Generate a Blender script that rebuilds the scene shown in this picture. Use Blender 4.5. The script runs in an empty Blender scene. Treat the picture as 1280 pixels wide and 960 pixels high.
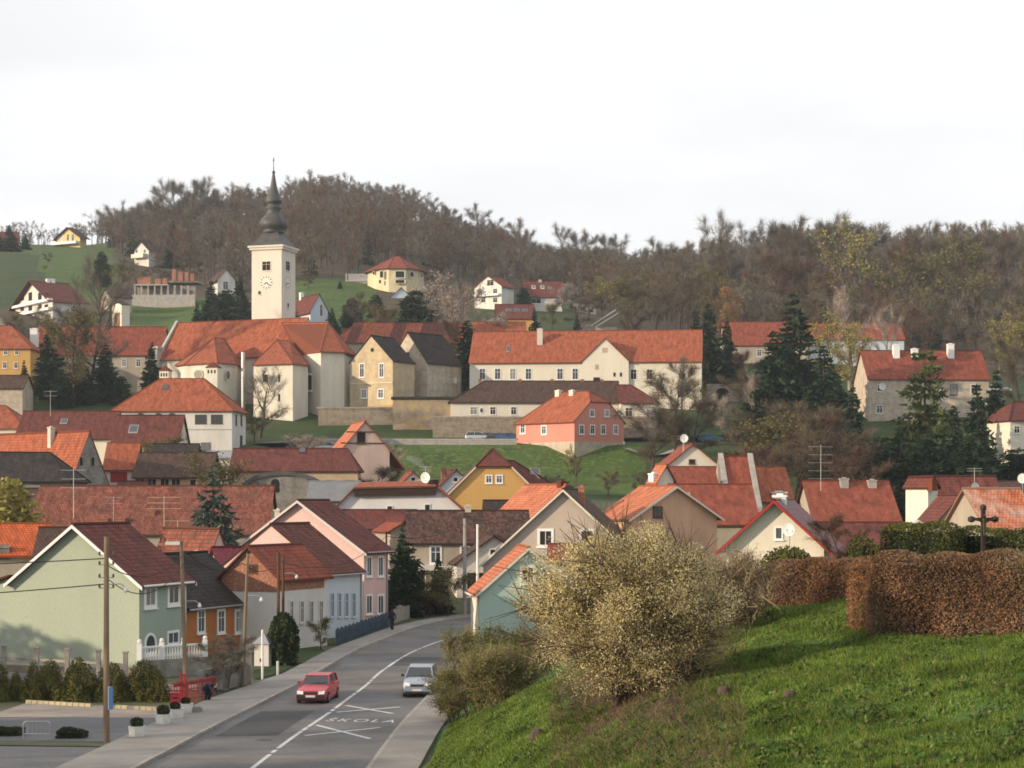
import bpy, math, random
import numpy as np
from mathutils import Vector, Matrix
R=math.radians
scene=bpy.context.scene
COL=scene.collection
F=2388.0; YH=620.0; CZ=10.0       # focal length in photo pixels, horizon row, camera height
# ---------------- camera
cam=bpy.data.cameras.new('camera'); co=bpy.data.objects.new('camera',cam); COL.objects.link(co)
co.location=(0,0,CZ); co.rotation_euler=(R(90),0,0)
cam.sensor_width=36; cam.lens=36*F/1280; cam.shift_y=(YH-480)/1280; cam.clip_end=9000; cam.clip_start=.5
scene.camera=co
# ---------------- light
SUN_AZ=R(66); SUN_EL=R(14)        # sun to the left and slightly behind the camera
sdir=Vector((-math.sin(SUN_AZ)*math.cos(SUN_EL),-math.cos(SUN_AZ)*math.cos(SUN_EL),math.sin(SUN_EL)))
w=bpy.data.worlds.new('World'); scene.world=w; w.use_nodes=True
nt=w.node_tree; bg=nt.nodes['Background']
sky=nt.nodes.new('ShaderNodeTexSky'); sky.sky_type='NISHITA'; sky.sun_disc=False
sky.sun_elevation=SUN_EL; sky.sun_rotation=math.atan2(sdir.x,sdir.y)%(2*math.pi)
sky.air_density=1.0; sky.dust_density=2.5; sky.ozone_density=1.0
tc=nt.nodes.new('ShaderNodeTexCoord'); mp=nt.nodes.new('ShaderNodeMapping'); mp.inputs['Scale'].default_value=(1,1,3.5)
cl=nt.nodes.new('ShaderNodeTexNoise'); cl.inputs['Scale'].default_value=2.2; cl.inputs['Detail'].default_value=6
cr=nt.nodes.new('ShaderNodeMapRange'); cr.inputs['From Min'].default_value=.3; cr.inputs['From Max'].default_value=.62; cr.inputs['To Min'].default_value=.66; cr.inputs['To Max'].default_value=1.0
mx=nt.nodes.new('ShaderNodeMixRGB'); mx.inputs['Color2'].default_value=(9.5,9.5,9.6,1)
nt.links.new(tc.outputs['Generated'],mp.inputs['Vector']); nt.links.new(mp.outputs[0],cl.inputs['Vector'])
nt.links.new(cl.outputs['Fac'],cr.inputs['Value']); nt.links.new(cr.outputs[0],mx.inputs['Fac'])
nt.links.new(sky.outputs[0],mx.inputs['Color1']); nt.links.new(mx.outputs[0],bg.inputs['Color'])
bg.inputs['Strength'].default_value=.1
sl=bpy.data.lights.new('sun','SUN'); so=bpy.data.objects.new('sun',sl); COL.objects.link(so)
sl.energy=5.0; sl.angle=R(.6); sl.color=(1,.80,.58); so.rotation_euler=sdir.to_track_quat('Z','Y').to_euler(); so.location=(-50,-20,80)
scene.view_settings.view_transform='Standard'; scene.view_settings.look='None'
scene.view_settings.exposure=.2; scene.view_settings.gamma=1
scene.cycles.max_bounces=5; scene.cycles.volume_bounces=0; scene.cycles.filter_width=1.75
scene.cycles.transparent_max_bounces=4
# ---------------- helpers
rnd=random.Random(7)
def S(v): return ((v+.055)/1.055)**2.4 if v>.04045 else v/12.92
def rgb(r,g,b): return (S(r/255),S(g/255),S(b/255))
def at(px,py,D): return Vector(((px-640)*D/F,D,CZ+(YH-py)*D/F))
def gnd(px,py,z=0.0):
    D=(CZ-z)*F/(py-YH); return Vector(((px-640)*D/F,D,z))
MATS={}
def nodes(name):
    m=bpy.data.materials.new(name); m.use_nodes=True; n=m.node_tree
    return m,n,n.nodes['Principled BSDF']
def mat(name,col,rough=.85,spec=.2,metal=0,em=None):
    if name in MATS: return MATS[name]
    m,n,b=nodes(name); b.inputs['Base Color'].default_value=(*col,1); b.inputs['Roughness'].default_value=rough
    b.inputs['Specular IOR Level'].default_value=spec; b.inputs['Metallic'].default_value=metal
    MATS[name]=m; return m
def mottle(name,c1,c2,scale=.6,fine=9,c3=None,rough=.9,bump=.0,lo=.38,hi=.64,spec=.15,coord='Object',zs=1,c3w=.35):
    """two colours mixed by broad noise, a third sprinkled by fine noise"""
    if name in MATS: return MATS[name]
    m,n,b=nodes(name); L=n.links.new
    t=n.nodes.new('ShaderNodeTexCoord'); mpp=n.nodes.new('ShaderNodeMapping'); mpp.inputs['Scale'].default_value=(1,1,zs)
    L(t.outputs[coord],mpp.inputs['Vector'])
    a=n.nodes.new('ShaderNodeTexNoise'); a.inputs['Scale'].default_value=scale; a.inputs['Detail'].default_value=8; a.inputs['Roughness'].default_value=.62
    L(mpp.outputs[0],a.inputs['Vector'])
    r=n.nodes.new('ShaderNodeMapRange'); r.inputs['From Min'].default_value=lo; r.inputs['From Max'].default_value=hi; L(a.outputs['Fac'],r.inputs['Value'])
    x=n.nodes.new('ShaderNodeMixRGB'); x.inputs['Color1'].default_value=(*c1,1); x.inputs['Color2'].default_value=(*c2,1); L(r.outputs[0],x.inputs['Fac'])
    f=n.nodes.new('ShaderNodeTexNoise'); f.inputs['Scale'].default_value=fine; f.inputs['Detail'].default_value=4; L(mpp.outputs[0],f.inputs['Vector'])
    r2=n.nodes.new('ShaderNodeMapRange'); r2.inputs['From Min'].default_value=.5; r2.inputs['From Max'].default_value=.75; r2.inputs['To Max'].default_value=c3w*2; L(f.outputs['Fac'],r2.inputs['Value'])
    y=n.nodes.new('ShaderNodeMixRGB'); c3=c3 or tuple(v*.7 for v in c1); y.inputs['Color2'].default_value=(*c3,1)
    L(r2.outputs[0],y.inputs['Fac']); L(x.outputs[0],y.inputs['Color1']); L(y.outputs[0],b.inputs['Base Color'])
    b.inputs['Roughness'].default_value=rough; b.inputs['Specular IOR Level'].default_value=spec
    if bump:
        bp=n.nodes.new('ShaderNodeBump'); bp.inputs['Strength'].default_value=bump; bp.inputs['Distance'].default_value=.1
        L(f.outputs['Fac'],bp.inputs['Height']); L(bp.outputs[0],b.inputs['Normal'])
    MATS[name]=m; return m
def plaster(name,c,dirt=.72,scale=.45):
    return mottle(name,c,tuple(v*dirt for v in c),scale,14,tuple(v*.8 for v in c),.95,.15,.40,.70,zs=.28,c3w=.5)
def tile(name,c,vary=.35,moss=None,row=.34,colw=.24,rough=.85,bump=.6):
    """roof tiles on UVs in metres: rows up the slope, columns along the eave"""
    if name in MATS: return MATS[name]
    m,n,b=nodes(name); L=n.links.new
    uv=n.nodes.new('ShaderNodeUVMap'); br=n.nodes.new('ShaderNodeTexBrick'); br.offset=.5
    br.inputs['Scale'].default_value=1; br.inputs['Brick Width'].default_value=colw; br.inputs['Row Height'].default_value=row
    br.inputs['Mortar Size'].default_value=.034; br.inputs['Mortar Smooth'].default_value=.6; br.inputs['Bias'].default_value=0
    br.inputs['Color1'].default_value=(*[min(1,v*(1+vary*.55)) for v in c],1); br.inputs['Color2'].default_value=(*[v*(1-vary*.6) for v in c],1)
    br.inputs['Mortar'].default_value=(*[v*.33 for v in c],1)
    L(uv.outputs[0],br.inputs['Vector'])
    a=n.nodes.new('ShaderNodeTexNoise'); a.inputs['Scale'].default_value=.35; a.inputs['Detail'].default_value=9; a.inputs['Roughness'].default_value=.7; L(uv.outputs[0],a.inputs['Vector'])
    r=n.nodes.new('ShaderNodeMapRange'); r.inputs['From Min'].default_value=.42; r.inputs['From Max'].default_value=.70; r.inputs['To Max'].default_value=.9; L(a.outputs['Fac'],r.inputs['Value'])
    x=n.nodes.new('ShaderNodeMixRGB'); moss=moss or tuple(v*.5+.01 for v in c); x.inputs['Color2'].default_value=(*moss,1)
    L(r.outputs[0],x.inputs['Fac']); L(br.outputs['Color'],x.inputs['Color1'])
    mg=n.nodes.new('ShaderNodeMapping'); mg.inputs['Scale'].default_value=(1,.35,1); L(uv.outputs[0],mg.inputs['Vector']); g=n.nodes.new('ShaderNodeTexNoise'); g.inputs['Scale'].default_value=1.7; g.inputs['Detail'].default_value=8; g.inputs['Roughness'].default_value=.68; L(mg.outputs[0],g.inputs['Vector'])
    r3=n.nodes.new('ShaderNodeMapRange'); r3.inputs['From Min'].default_value=.3; r3.inputs['From Max'].default_value=.7; r3.inputs['To Min'].default_value=.55; r3.inputs['To Max'].default_value=1.38; L(g.outputs['Fac'],r3.inputs['Value'])
    y=n.nodes.new('ShaderNodeMixRGB'); y.blend_type='MULTIPLY'; y.inputs['Fac'].default_value=1; L(x.outputs[0],y.inputs['Color1']); L(r3.outputs[0],y.inputs['Color2'])
    L(y.outputs[0],b.inputs['Base Color']); b.inputs['Roughness'].default_value=rough; b.inputs['Specular IOR Level'].default_value=.15
    bp=n.nodes.new('ShaderNodeBump'); bp.inputs['Strength'].default_value=bump; bp.inputs['Distance'].default_value=.05
    L(br.outputs['Fac'],bp.inputs['Height']); bp.invert=True; L(bp.outputs[0],b.inputs['Normal'])
    MATS[name]=m; return m
def leafm(name,cols,trans=.25,rough=.8):
    """foliage: per-island random pick along a colour ramp"""
    if name in MATS: return MATS[name]
    m,n,b=nodes(name); L=n.links.new
    g=n.nodes.new('ShaderNodeNewGeometry'); rp=n.nodes.new('ShaderNodeValToRGB'); rp.color_ramp.interpolation='LINEAR'
    e=rp.color_ramp.elements
    while len(e)<len(cols): e.new(.5)
    for i,c in enumerate(cols): e[i].position=i/(len(cols)-1) if len(cols)>1 else 0; e[i].color=(*c,1)
    L(g.outputs['Random Per Island'],rp.inputs[0])
    t=n.nodes.new('ShaderNodeTexCoord'); a=n.nodes.new('ShaderNodeTexNoise'); a.inputs['Scale'].default_value=.9; a.inputs['Detail'].default_value=3; L(t.outputs['Object'],a.inputs['Vector'])
    r=n.nodes.new('ShaderNodeMapRange'); r.inputs['From Min'].default_value=.3; r.inputs['From Max'].default_value=.7; r.inputs['To Min'].default_value=.58; r.inputs['To Max'].default_value=1.42; L(a.outputs['Fac'],r.inputs['Value'])
    y=n.nodes.new('ShaderNodeMixRGB'); y.blend_type='MULTIPLY'; y.inputs['Fac'].default_value=1; L(rp.outputs[0],y.inputs['Color1']); L(r.outputs[0],y.inputs['Color2'])
    L(y.outputs[0],b.inputs['Base Color']); b.inputs['Roughness'].default_value=rough; b.inputs['Specular IOR Level'].default_value=.12
    if trans:
        tr=n.nodes.new('ShaderNodeBsdfTranslucent'); L(y.outputs[0],tr.inputs['Color']); ms=n.nodes.new('ShaderNodeMixShader'); ms.inputs[0].default_value=trans
        L(b.outputs[0],ms.inputs[1]); L(tr.outputs[0],ms.inputs[2]); L(ms.outputs[0],n.nodes['Material Output'].inputs[0])
    MATS[name]=m; return m

def tag(o,label=None,cat=None,group=None,kind=None):
    if label: o['label']=label
    if cat: o['category']=cat
    if group: o['group']=group
    if kind: o['kind']=kind
    return o
def empty(name,loc,rz=0,label=None,cat=None,group=None):
    o=bpy.data.objects.new(name,None); COL.objects.link(o); o.location=loc; o.rotation_euler=(0,0,rz); o.empty_display_size=.3
    return tag(o,label,cat,group)
class MB:
    def __init__(s): s.v=[]; s.f=[]; s.uv=[]; s.mi=[]; s.has=False
    def poly(s,pts,uv=None,mi=0):
        i=len(s.v); s.v+=[tuple(p) for p in pts]; s.f.append(tuple(range(i,i+len(pts)))); s.mi.append(mi)
        if uv: s.has=True
        s.uv.append(uv or [(0,0)]*len(pts)); return s
    def box(s,x0,y0,z0,x1,y1,z1,mi=0):
        x0,x1=min(x0,x1),max(x0,x1); y0,y1=min(y0,y1),max(y0,y1); z0,z1=min(z0,z1),max(z0,z1)
        p=[(x0,y0,z0),(x1,y0,z0),(x1,y1,z0),(x0,y1,z0),(x0,y0,z1),(x1,y0,z1),(x1,y1,z1),(x0,y1,z1)]
        return s.hexa(p,mi)
    def hexa(s,p,mi=0):
        i=len(s.v); s.v+=[tuple(q) for q in p]
        for f in ((3,2,1,0),(4,5,6,7),(0,1,5,4),(1,2,6,5),(2,3,7,6),(3,0,4,7)):
            s.f.append(tuple(i+k for k in f)); s.mi.append(mi); s.uv.append([(0,0)]*4)
        return s
    def tube(s,a,b,r0,r1=None,n=6,mi=0,caps=True):
        a=Vector(a); b=Vector(b); r1=r0 if r1 is None else r1; d=(b-a)
        if d.length<1e-6: return s
        d.normalize(); u=d.cross(Vector((0,0,1)));  u=u if u.length>.01 else Vector((1,0,0)); u.normalize(); v=d.cross(u)
        i=len(s.v)
        for c,r in ((a,r0),(b,r1)):
            for k in range(n):
                t=2*math.pi*k/n; s.v.append(tuple(c+u*math.cos(t)*r+v*math.sin(t)*r))
        for k in range(n):
            k2=(k+1)%n; s.f.append((i+k,i+k2,i+n+k2,i+n+k)); s.mi.append(mi); s.uv.append([(0,0)]*4)
        if caps:
            s.f.append(tuple(i+k for k in range(n))[::-1]); s.mi.append(mi); s.uv.append([(0,0)]*n)
            s.f.append(tuple(i+n+k for k in range(n))); s.mi.append(mi); s.uv.append([(0,0)]*n)
        return s
    def lathe(s,prof,c=(0,0,0),n=16,mi=0,rot=0,sq=None):
        i=len(s.v)
        for r,z in prof:
            for k in range(n):
                t=2*math.pi*(k+.5)/n+rot; s.v.append((c[0]+r*math.cos(t),c[1]+r*math.sin(t),c[2]+z))
        for j in range(len(prof)-1):
            for k in range(n):
                k2=(k+1)%n; a=i+j*n
                s.f.append((a+k,a+k2,a+n+k2,a+n+k)); s.mi.append(mi); s.uv.append([(0,0)]*4)
        s.f.append(tuple(i+k for k in range(n))[::-1]); s.mi.append(mi); s.uv.append([(0,0)]*n)
        e=i+(len(prof)-1)*n; s.f.append(tuple(e+k for k in range(n))); s.mi.append(mi); s.uv.append([(0,0)]*n)
        return s
    def slab(s,pts,t=.12,mi=0,skirt=True,o=None):
        """sloping roof sheet of thickness t: pts in order, first two along the eave"""
        P=[Vector(p) for p in pts]; e=(P[1]-P[0]).normalized(); nrm=None
        for k in range(2,len(P)):
            c=e.cross(P[k]-P[0])
            if c.length>.01: nrm=c.normalized(); break
        if nrm.z<0: nrm=-nrm; 
        up=nrm.cross(e); up=up if up.z>0 else -up
        if abs(e.x)>abs(e.y): sg=1 if e.x>0 else -1
        else: sg=1 if e.y>0 else -1
        uv=[((p-P[0]).dot(e)*sg,(p-P[0]).dot(up)) for p in P]
        T=[p+Vector((0,0,t)) for p in P]; s.poly(T,uv,mi); s.poly(P[::-1],None,mi)
        n=len(P)
        for k in range(n):
            a,b=k,(k+1)%n; s.poly([P[a],P[b],T[b],T[a]],None,mi)
        return s
    def build(s,name,mats,parent=None,smooth=False):
        me=bpy.data.meshes.new(name); me.from_pydata(s.v,[],s.f)
        ms=mats if isinstance(mats,(list,tuple)) else [mats]
        for m in ms: me.materials.append(m)
        if len(ms)>1: me.polygons.foreach_set('material_index',s.mi)
        if s.has:
            l=me.uv_layers.new(name='UVMap'); l.data.foreach_set('uv',[c for f in s.uv for q in f for c in q])
        if smooth: me.polygons.foreach_set('use_smooth',[True]*len(me.polygons))
        me.update(); o=bpy.data.objects.new(name,me); COL.objects.link(o)
        if parent: o.parent=parent
        return o
def npmesh(name,V,faces,n,mats,parent=None,mi=None,link=True):
    """V (N,3); faces (M,n) index array"""
    me=bpy.data.meshes.new(name); V=np.asarray(V,dtype=np.float32); faces=np.asarray(faces,dtype=np.int32)
    me.vertices.add(len(V)); me.vertices.foreach_set('co',V.ravel())
    me.loops.add(faces.size); me.loops.foreach_set('vertex_index',faces.ravel())
    me.polygons.add(len(faces)); me.polygons.foreach_set('loop_start',np.arange(0,faces.size,n,dtype=np.int32))
    for m in (mats if isinstance(mats,(list,tuple)) else [mats]): me.materials.append(m)
    if mi is not None: me.polygons.foreach_set('material_index',np.asarray(mi,dtype=np.int32))
    me.update(calc_edges=True)
    if not link: return me
    o=bpy.data.objects.new(name,me); COL.objects.link(o)
    if parent: o.parent=parent
    return o
# ---------------- palette
white=mat('white_paint',(.72,.72,.70)); glass=mat('window_glass',(.035,.042,.05),.12,.5); glass2=mat('dull_glass',(.07,.075,.08),.3,.4)
darkhole=mat('dark_opening',(.02,.018,.016),.9); woodw=mat('brown_wood',(.10,.055,.03)); zinc=mat('zinc',(.28,.29,.30),.5,.4,.3)
concrete=mottle('concrete',(.36,.34,.31),(.26,.25,.23),1.2,12); stone=mottle('rubble_stone',(.27,.225,.175),(.17,.145,.115),.9,2.2,(.34,.29,.22),bump=.5,c3w=.4)
greystone=mottle('grey_stone',(.25,.235,.21),(.15,.14,.13),.9,2.6,(.33,.31,.28),bump=.4)
brickm=mottle('raw_brick',(.29,.125,.082),(.21,.088,.058),.8,7,(.38,.24,.17),c3w=.6)
T_or=tile('orange_tile',(.38,.112,.058),.3,(.27,.09,.05)); T_red=tile('red_tile',(.29,.078,.047),.3,(.18,.062,.042)); T_drk=tile('dark_red_tile',(.17,.054,.043),.33,(.10,.045,.038))
T_brn=tile('brown_tile',(.105,.062,.048),.45,(.06,.045,.038)); T_blk=tile('blackish_tile',(.052,.043,.04),.4,(.03,.028,.026)); T_old=tile('old_red_tile',(.25,.085,.058),.6,(.13,.068,.05))
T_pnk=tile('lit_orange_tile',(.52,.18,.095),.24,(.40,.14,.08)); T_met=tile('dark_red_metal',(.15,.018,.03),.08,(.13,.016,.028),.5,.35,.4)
# ---------------- terrain
TX=np.array([-1500,-300,0,100,200,300,400,500,600,700,800,900,1000,1100,1280,1600,2800.])
def tr(D,*ys): return [CZ+(YH-y)*D/F for y in ys]
TD=[-100,158,205,250,292,305,318,346,400,450,520,600,680,760,900,1100,1500,3200]
TZ=[[0]*17,[0]*17,[5]*9+[4.5,4,3.5,3,3,3,3,3],[8.5]*10+[8,7.5,7,7,7,7,7],
 tr(292,556,556,556,558,560,562,580,594,600,600,598,595,595,590,580,580,580),
 tr(305,550,550,550,550,550,552,556,556,556,556,556,556,558,560,560,550,550),
 tr(318,545,545,545,545,545,545,547,548,548,550,550,552,552,550,540,540,540),
 tr(346,500,500,500,500,505,510,510,506,504,504,505,507,510,510,505,505,505),
 tr(400,470,470,470,470,470,475,478,478,470,470,468,465,460,470,480,480,480),
 tr(450,415,415,415,420,420,425,425,430,425,425,430,440,442,450,455,455,455),
 tr(520,375,375,375,378,385,378,370,375,388,392,405,415,425,430,430,430,430),
 tr(600,340,340,340,345,348,345,332,342,365,378,390,398,402,405,400,400,400),
 tr(680,318,318,318,322,328,312,303,312,340,360,372,375,375,378,372,372,372),
 tr(760,306,306,305,308,308,290,280,292,330,358,362,354,345,350,345,345,345),
 tr(900,312,312,310,306,290,268,254,269,312,344,349,334,318,322,318,318,318),
 tr(1100,318,318,315,310,302,285,272,290,325,352,354,342,328,330,325,325,325),
 [60]*17,[60]*17]
TZ=np.array(TZ,dtype=float); TD=np.array(TD,dtype=float)
def sm(a,b,x):
    t=np.clip((x-a)/(b-a),0,1); return t*t*(3-2*t)
_rs=np.random.RandomState(3); _ph=_rs.rand(12,3)*6.28
def wob(X,Y,k,amp):
    s=0
    for i in range(4):
        a=_ph[i]; f=k*(1.0+.73*i); s=s+np.sin(X*f*math.cos(a[0])+Y*f*math.sin(a[0])+a[1])/(1+i*.6)
    return s*amp/2.2
def height(X,Y):
    X=np.asarray(X,dtype=float); Y=np.asarray(Y,dtype=float)
    Ys=np.maximum(Y,60.); px=640+F*X/Ys; px=np.clip(px,TX[0],TX[-1]); yy=np.clip(Ys,TD[0],TD[-1])
    i=np.clip(np.searchsorted(TX,px,side='right')-1,0,len(TX)-2); j=np.clip(np.searchsorted(TD,yy,side='right')-1,0,len(TD)-2)
    u=(px-TX[i])/(TX[i+1]-TX[i]); v=(yy-TD[j])/(TD[j+1]-TD[j]); u=u*u*(3-2*u)
    z=(TZ[j,i]*(1-u)+TZ[j,i+1]*u)*(1-v)+(TZ[j+1,i]*(1-u)+TZ[j+1,i+1]*u)*v
    z=z+wob(X,Y,.05,.9)*sm(360,520,Y)-.03
    xt=np.interp(Y,[-30,25,50,71,95,120,150],[-7.8,-5.3,-4.2,-3.15,-2.6,-1.2,0])
    s=np.maximum(X-xt,0); hb=7.5*(1-np.exp(-s*.163))*(1-sm(57,108,Y))
    hb=hb+np.minimum(s,3)/3*(wob(X,Y,.55,.26)+wob(X,Y,1.7,.10))*(1-sm(80,110,Y))
    return z+np.maximum(hb,0)
def hz(x,y): return float(height(x,y))
g_bright=mottle('meadow_grass',(.062,.112,.022),(.036,.066,.018),.16,1.3,(.12,.135,.045),bump=.5,c3w=.8)
g_dark=mottle('rough_grass',(.032,.062,.018),(.06,.07,.03),.15,2.0,(.02,.035,.012),bump=.5,c3w=.5)
g_wood=mottle('leaf_litter',(.085,.062,.042),(.055,.048,.028),.1,.9,(.12,.085,.055),bump=.3)
g_yard=mottle('yard_ground',(.06,.085,.03),(.13,.115,.085),.25,2,(.05,.06,.025),bump=.3)
g_bank=mottle('bank_soil_and_grass',(.055,.11,.018),(.042,.085,.016),.35,3,(.09,.14,.03),bump=.6)
g_soil=mottle('bare_soil',(.085,.055,.035),(.05,.06,.022),.6,3,(.16,.11,.07),bump=.8)
def terrain():
    tt=np.linspace(-.9,.9,361); ys=[-30.]
    while ys[-1]<110: ys.append(ys[-1]+.9)
    while ys[-1]<1400: ys.append(ys[-1]*1.0155)
    ys=np.array(ys); T,Yg=np.meshgrid(tt,ys); Xg=T*(Yg+50); Z=height(Xg,Yg)
    V=np.stack([Xg,Yg,Z],-1).reshape(-1,3); nr,nc=Xg.shape
    a=(np.arange(nr-1)[:,None]*nc+np.arange(nc-1)[None,:]).ravel(); Fc=np.stack([a,a+1,a+nc+1,a+nc],1)
    cx=V[Fc].mean(1); X,Y=cx[:,0],cx[:,1]; px=640+F*X/np.maximum(Y,20)
    j=wob(X,Y,.12,1); mi=np.full(len(Fc),3)
    mi[Y>262]=1
    mi[(Y>272+j*4+wob(X,Y,.6,3))&(Y<318)&(px>470+j*10)&(px+j*14<800)]=0
    mi[Y>430]=2
    mi[(Y>520)&(px+j*9<150)]=0; mi[(Y>500)&(Y<690+j*30)&(px<58+j*16+wob(X,Y,.5,6))]=1
    mi[(Y>425)&(Y<540)&(px>150)&(px+j*4<262)]=0
    mi[(Y>560)&(px>150)]=2
    mi[(Y>440)&(Y<600)&(px>590)&(px<720)]=1
    mi[(Y>470)&(Y<560)&(px>360)&(px<470)]=0
    xt=np.interp(Y,[-30,25,50,71,95,120,150],[-7.8,-5.3,-4.2,-3.15,-2.6,-1.2,0])
    b=(X>xt)&(Y<116); mi[b]=4
    sl=b&(Y<70)&(px+j*25>700)&(px+j*25<925)&(X-xt<8.6+j)&(X-xt>2.0); mi[sl&(wob(X,Y,.9,1)>-.25)]=5
    o=npmesh('ground',V,Fc,4,[g_bright,g_dark,g_wood,g_yard,g_bank,g_soil],mi=mi); tag(o,kind='structure')
    o.data.polygons.foreach_set('use_smooth',[True]*len(Fc))
terrain()
# ---------------- roads and paving
asph=mottle('asphalt',(.165,.16,.157),(.105,.105,.108),.22,5,(.19,.18,.17),coord='Object',c3w=.3)
asph2=mottle('old_asphalt',(.15,.15,.155),(.115,.115,.12),.3,5,(.18,.175,.17),c3w=.3)
paving=mottle('paving',(.28,.26,.24),(.21,.195,.18),.35,4,(.22,.21,.20)); slabm=mottle('beige_slabs',(.33,.28,.235),(.25,.21,.18),.5,4,(.24,.22,.20)); kerbm=mottle('kerbstone',(.36,.33,.29),(.26,.24,.22),2,9)
paint=mottle('road_paint',(.62,.62,.60),(.46,.46,.45),3,12)
LE=[(-17.4,-20),(-15.2,40),(-13.9,66),(-13.3,75),(-12.7,83.5),(-11.45,98.7),(-10.7,111.6),(-10.1,121.8),(-9.2,130),(-7.0,145.6),(-3.6,157),(2,163),(12,166),(60,170)]
RE=[(-9.4,-20),(-6.7,40),(-5.45,66),(-5.15,75),(-4.85,83.5),(-4.1,97),(-3.6,108),(-3.35,119.4),(-3.3,129),(-3.1,142.5),(-1.2,148),(3.5,152),(13,155),(60,159)]
def resample(P,n=160):
    P=[Vector(p) for p in P]; d=[0]
    for a,b in zip(P,P[1:]): d.append(d[-1]+(b-a).length)
    out=[]
    for k in range(n):
        t=d[-1]*k/(n-1); j=min(max(i for i in range(len(d)) if d[i]<=t+1e-9),len(P)-2); u=(t-d[j])/(d[j+1]-d[j])
        p0=P[max(j-1,0)];p1=P[j];p2=P[j+1];p3=P[min(j+2,len(P)-1)]
        out.append(p1+(p2-p1)*u if u<0 else .5*((2*p1)+(p2-p0)*u+(2*p0-5*p1+4*p2-p3)*u*u+(3*p1-p0-3*p2+p3)*u**3))
    return out
def strip(name,A,B,z,m,label=None):
    mb=MB(); i=0
    for k in range(len(A)-1):
        mb.poly([(A[k].x,A[k].y,z),(B[k].x,B[k].y,z),(B[k+1].x,B[k+1].y,z),(A[k+1].x,A[k+1].y,z)])
    return tag(mb.build(name,m),kind='structure')
def offs(A,d):
    out=[]
    for k in range(len(A)):
        t=(A[min(k+1,len(A)-1)]-A[max(k-1,0)]).normalized(); out.append(A[k]+Vector((-t.y,t.x))*d)
    return out
Lp=resample(LE); Rp=resample(RE)
strip('road',Lp,Rp,.0,asph)
def walk(name,A,d0,d1,z=.13):
    I=offs(A,d0); O=offs(A,d1); O=[a.lerp(o,float(np.interp(a.y,[93,107],[1,.6]))) if d1>0 else o for a,o in zip(A,O)]; mb=MB(); mk=MB(); K=offs(A,d0*.0+ (.16 if d1>0 else -.16))
    for k in range(len(A)-1):
        mb.poly([(K[k].x,K[k].y,z-.004),(K[k+1].x,K[k+1].y,z-.004),(O[k+1].x,O[k+1].y,z-.004),(O[k].x,O[k].y,z-.004)])
        mb.poly([(O[k].x,O[k].y,z-.004),(O[k+1].x,O[k+1].y,z-.004),(O[k+1].x,O[k+1].y,-.1),(O[k].x,O[k].y,-.1)])
        mk.poly([(A[k].x,A[k].y,-.05),(A[k+1].x,A[k+1].y,-.05),(A[k+1].x,A[k+1].y,z),(A[k].x,A[k].y,z)])
        mk.poly([(A[k].x,A[k].y,z),(A[k+1].x,A[k+1].y,z),(K[k+1].x,K[k+1].y,z),(K[k].x,K[k].y,z)])
    o=tag(mb.build(name,paving),kind='structure'); tag(mk.build('kerb',kerbm),kind='structure')
walk('pavement',[p for p in Lp if p.y>55 and p.x<8],0,2.9)
walk('pavement',[p for p in Rp if p.y<131],0,-1.9)
def sheet(name,pts,z,m):
    mb=MB(); mb.poly([(x,y,z) for x,y in pts]); return tag(mb.build(name,m),kind='structure')
def g2(px,py): p=gnd(px,py); return (p.x,p.y)
sheet('side_road',[(-60,40),(-15.3,40),(-14.2,62),(-13.65,72),(-14.2,76.4),g2(165,933),g2(0,931),(-60,77.5)],.012,asph2)
sheet('parking_lot',[g2(-160,924),g2(160,928),g2(215,905),g2(222,898),g2(-160,897)],.016,asph2)
sheet('paved_strip',[g2(-20,897),g2(222,898),g2(262,885),g2(30,880)],.02,slabm)
mb=MB(); a=Vector(g2(32,879.5)); b=Vector(g2(214,890))
for k in range(24):
    p=a.lerp(b,k/24); q=a.lerp(b,(k+.9)/24)
    if k in (11,12,13,14,17): continue
    mb.hexa([(p.x,p.y,-.02),(q.x,q.y,-.02),(q.x,q.y+.25,-.02),(p.x,p.y+.25,-.02),(p.x,p.y,.16),(q.x,q.y,.16),(q.x,q.y+.25,.16),(p.x,p.y+.25,.16)])
tag(mb.build('kerb',mottle('yellowed_kerb',(.5,.42,.25),(.38,.33,.24),2,9)),kind='structure')
sheet('side_path',[(-24,101.2),(-13.6,101.2),(-13.9,98.6),(-14.7,98.2),(-24,98.2)],.02,paving)
sheet('side_path',[(-20,124.2),(-12.9,124.2),(-13.2,121.8),(-20,121.2)],.024,paving)
sunbandm=mottle('sun_band_and_repair',(.19,.17,.15),(.14,.13,.12),.4,7,(.17,.155,.14),c3w=.3); patchd=mottle('asphalt_repair_dark',(.085,.083,.083),(.07,.07,.07),.4,7,c3w=.3)
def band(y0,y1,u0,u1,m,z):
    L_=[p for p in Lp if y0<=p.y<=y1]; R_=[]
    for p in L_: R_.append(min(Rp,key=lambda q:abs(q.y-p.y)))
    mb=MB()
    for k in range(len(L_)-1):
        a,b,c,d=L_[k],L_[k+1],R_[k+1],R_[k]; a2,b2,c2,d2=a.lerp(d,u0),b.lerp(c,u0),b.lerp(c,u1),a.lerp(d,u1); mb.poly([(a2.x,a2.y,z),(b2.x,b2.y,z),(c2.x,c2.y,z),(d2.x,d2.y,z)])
    if mb.v: tag(mb.build('sun_band_and_repair',m),kind='structure')
band(98,108,.02,.98,sunbandm,.003); band(72,75,.02,.98,sunbandm,.003); band(121,126,.02,.98,sunbandm,.003); band(112,119,.5,.95,patchd,.0034); band(79,90,.08,.40,patchd,.0034)  # pale bands paint sunlight on the road, far one a joint; dark ones repairs
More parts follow.
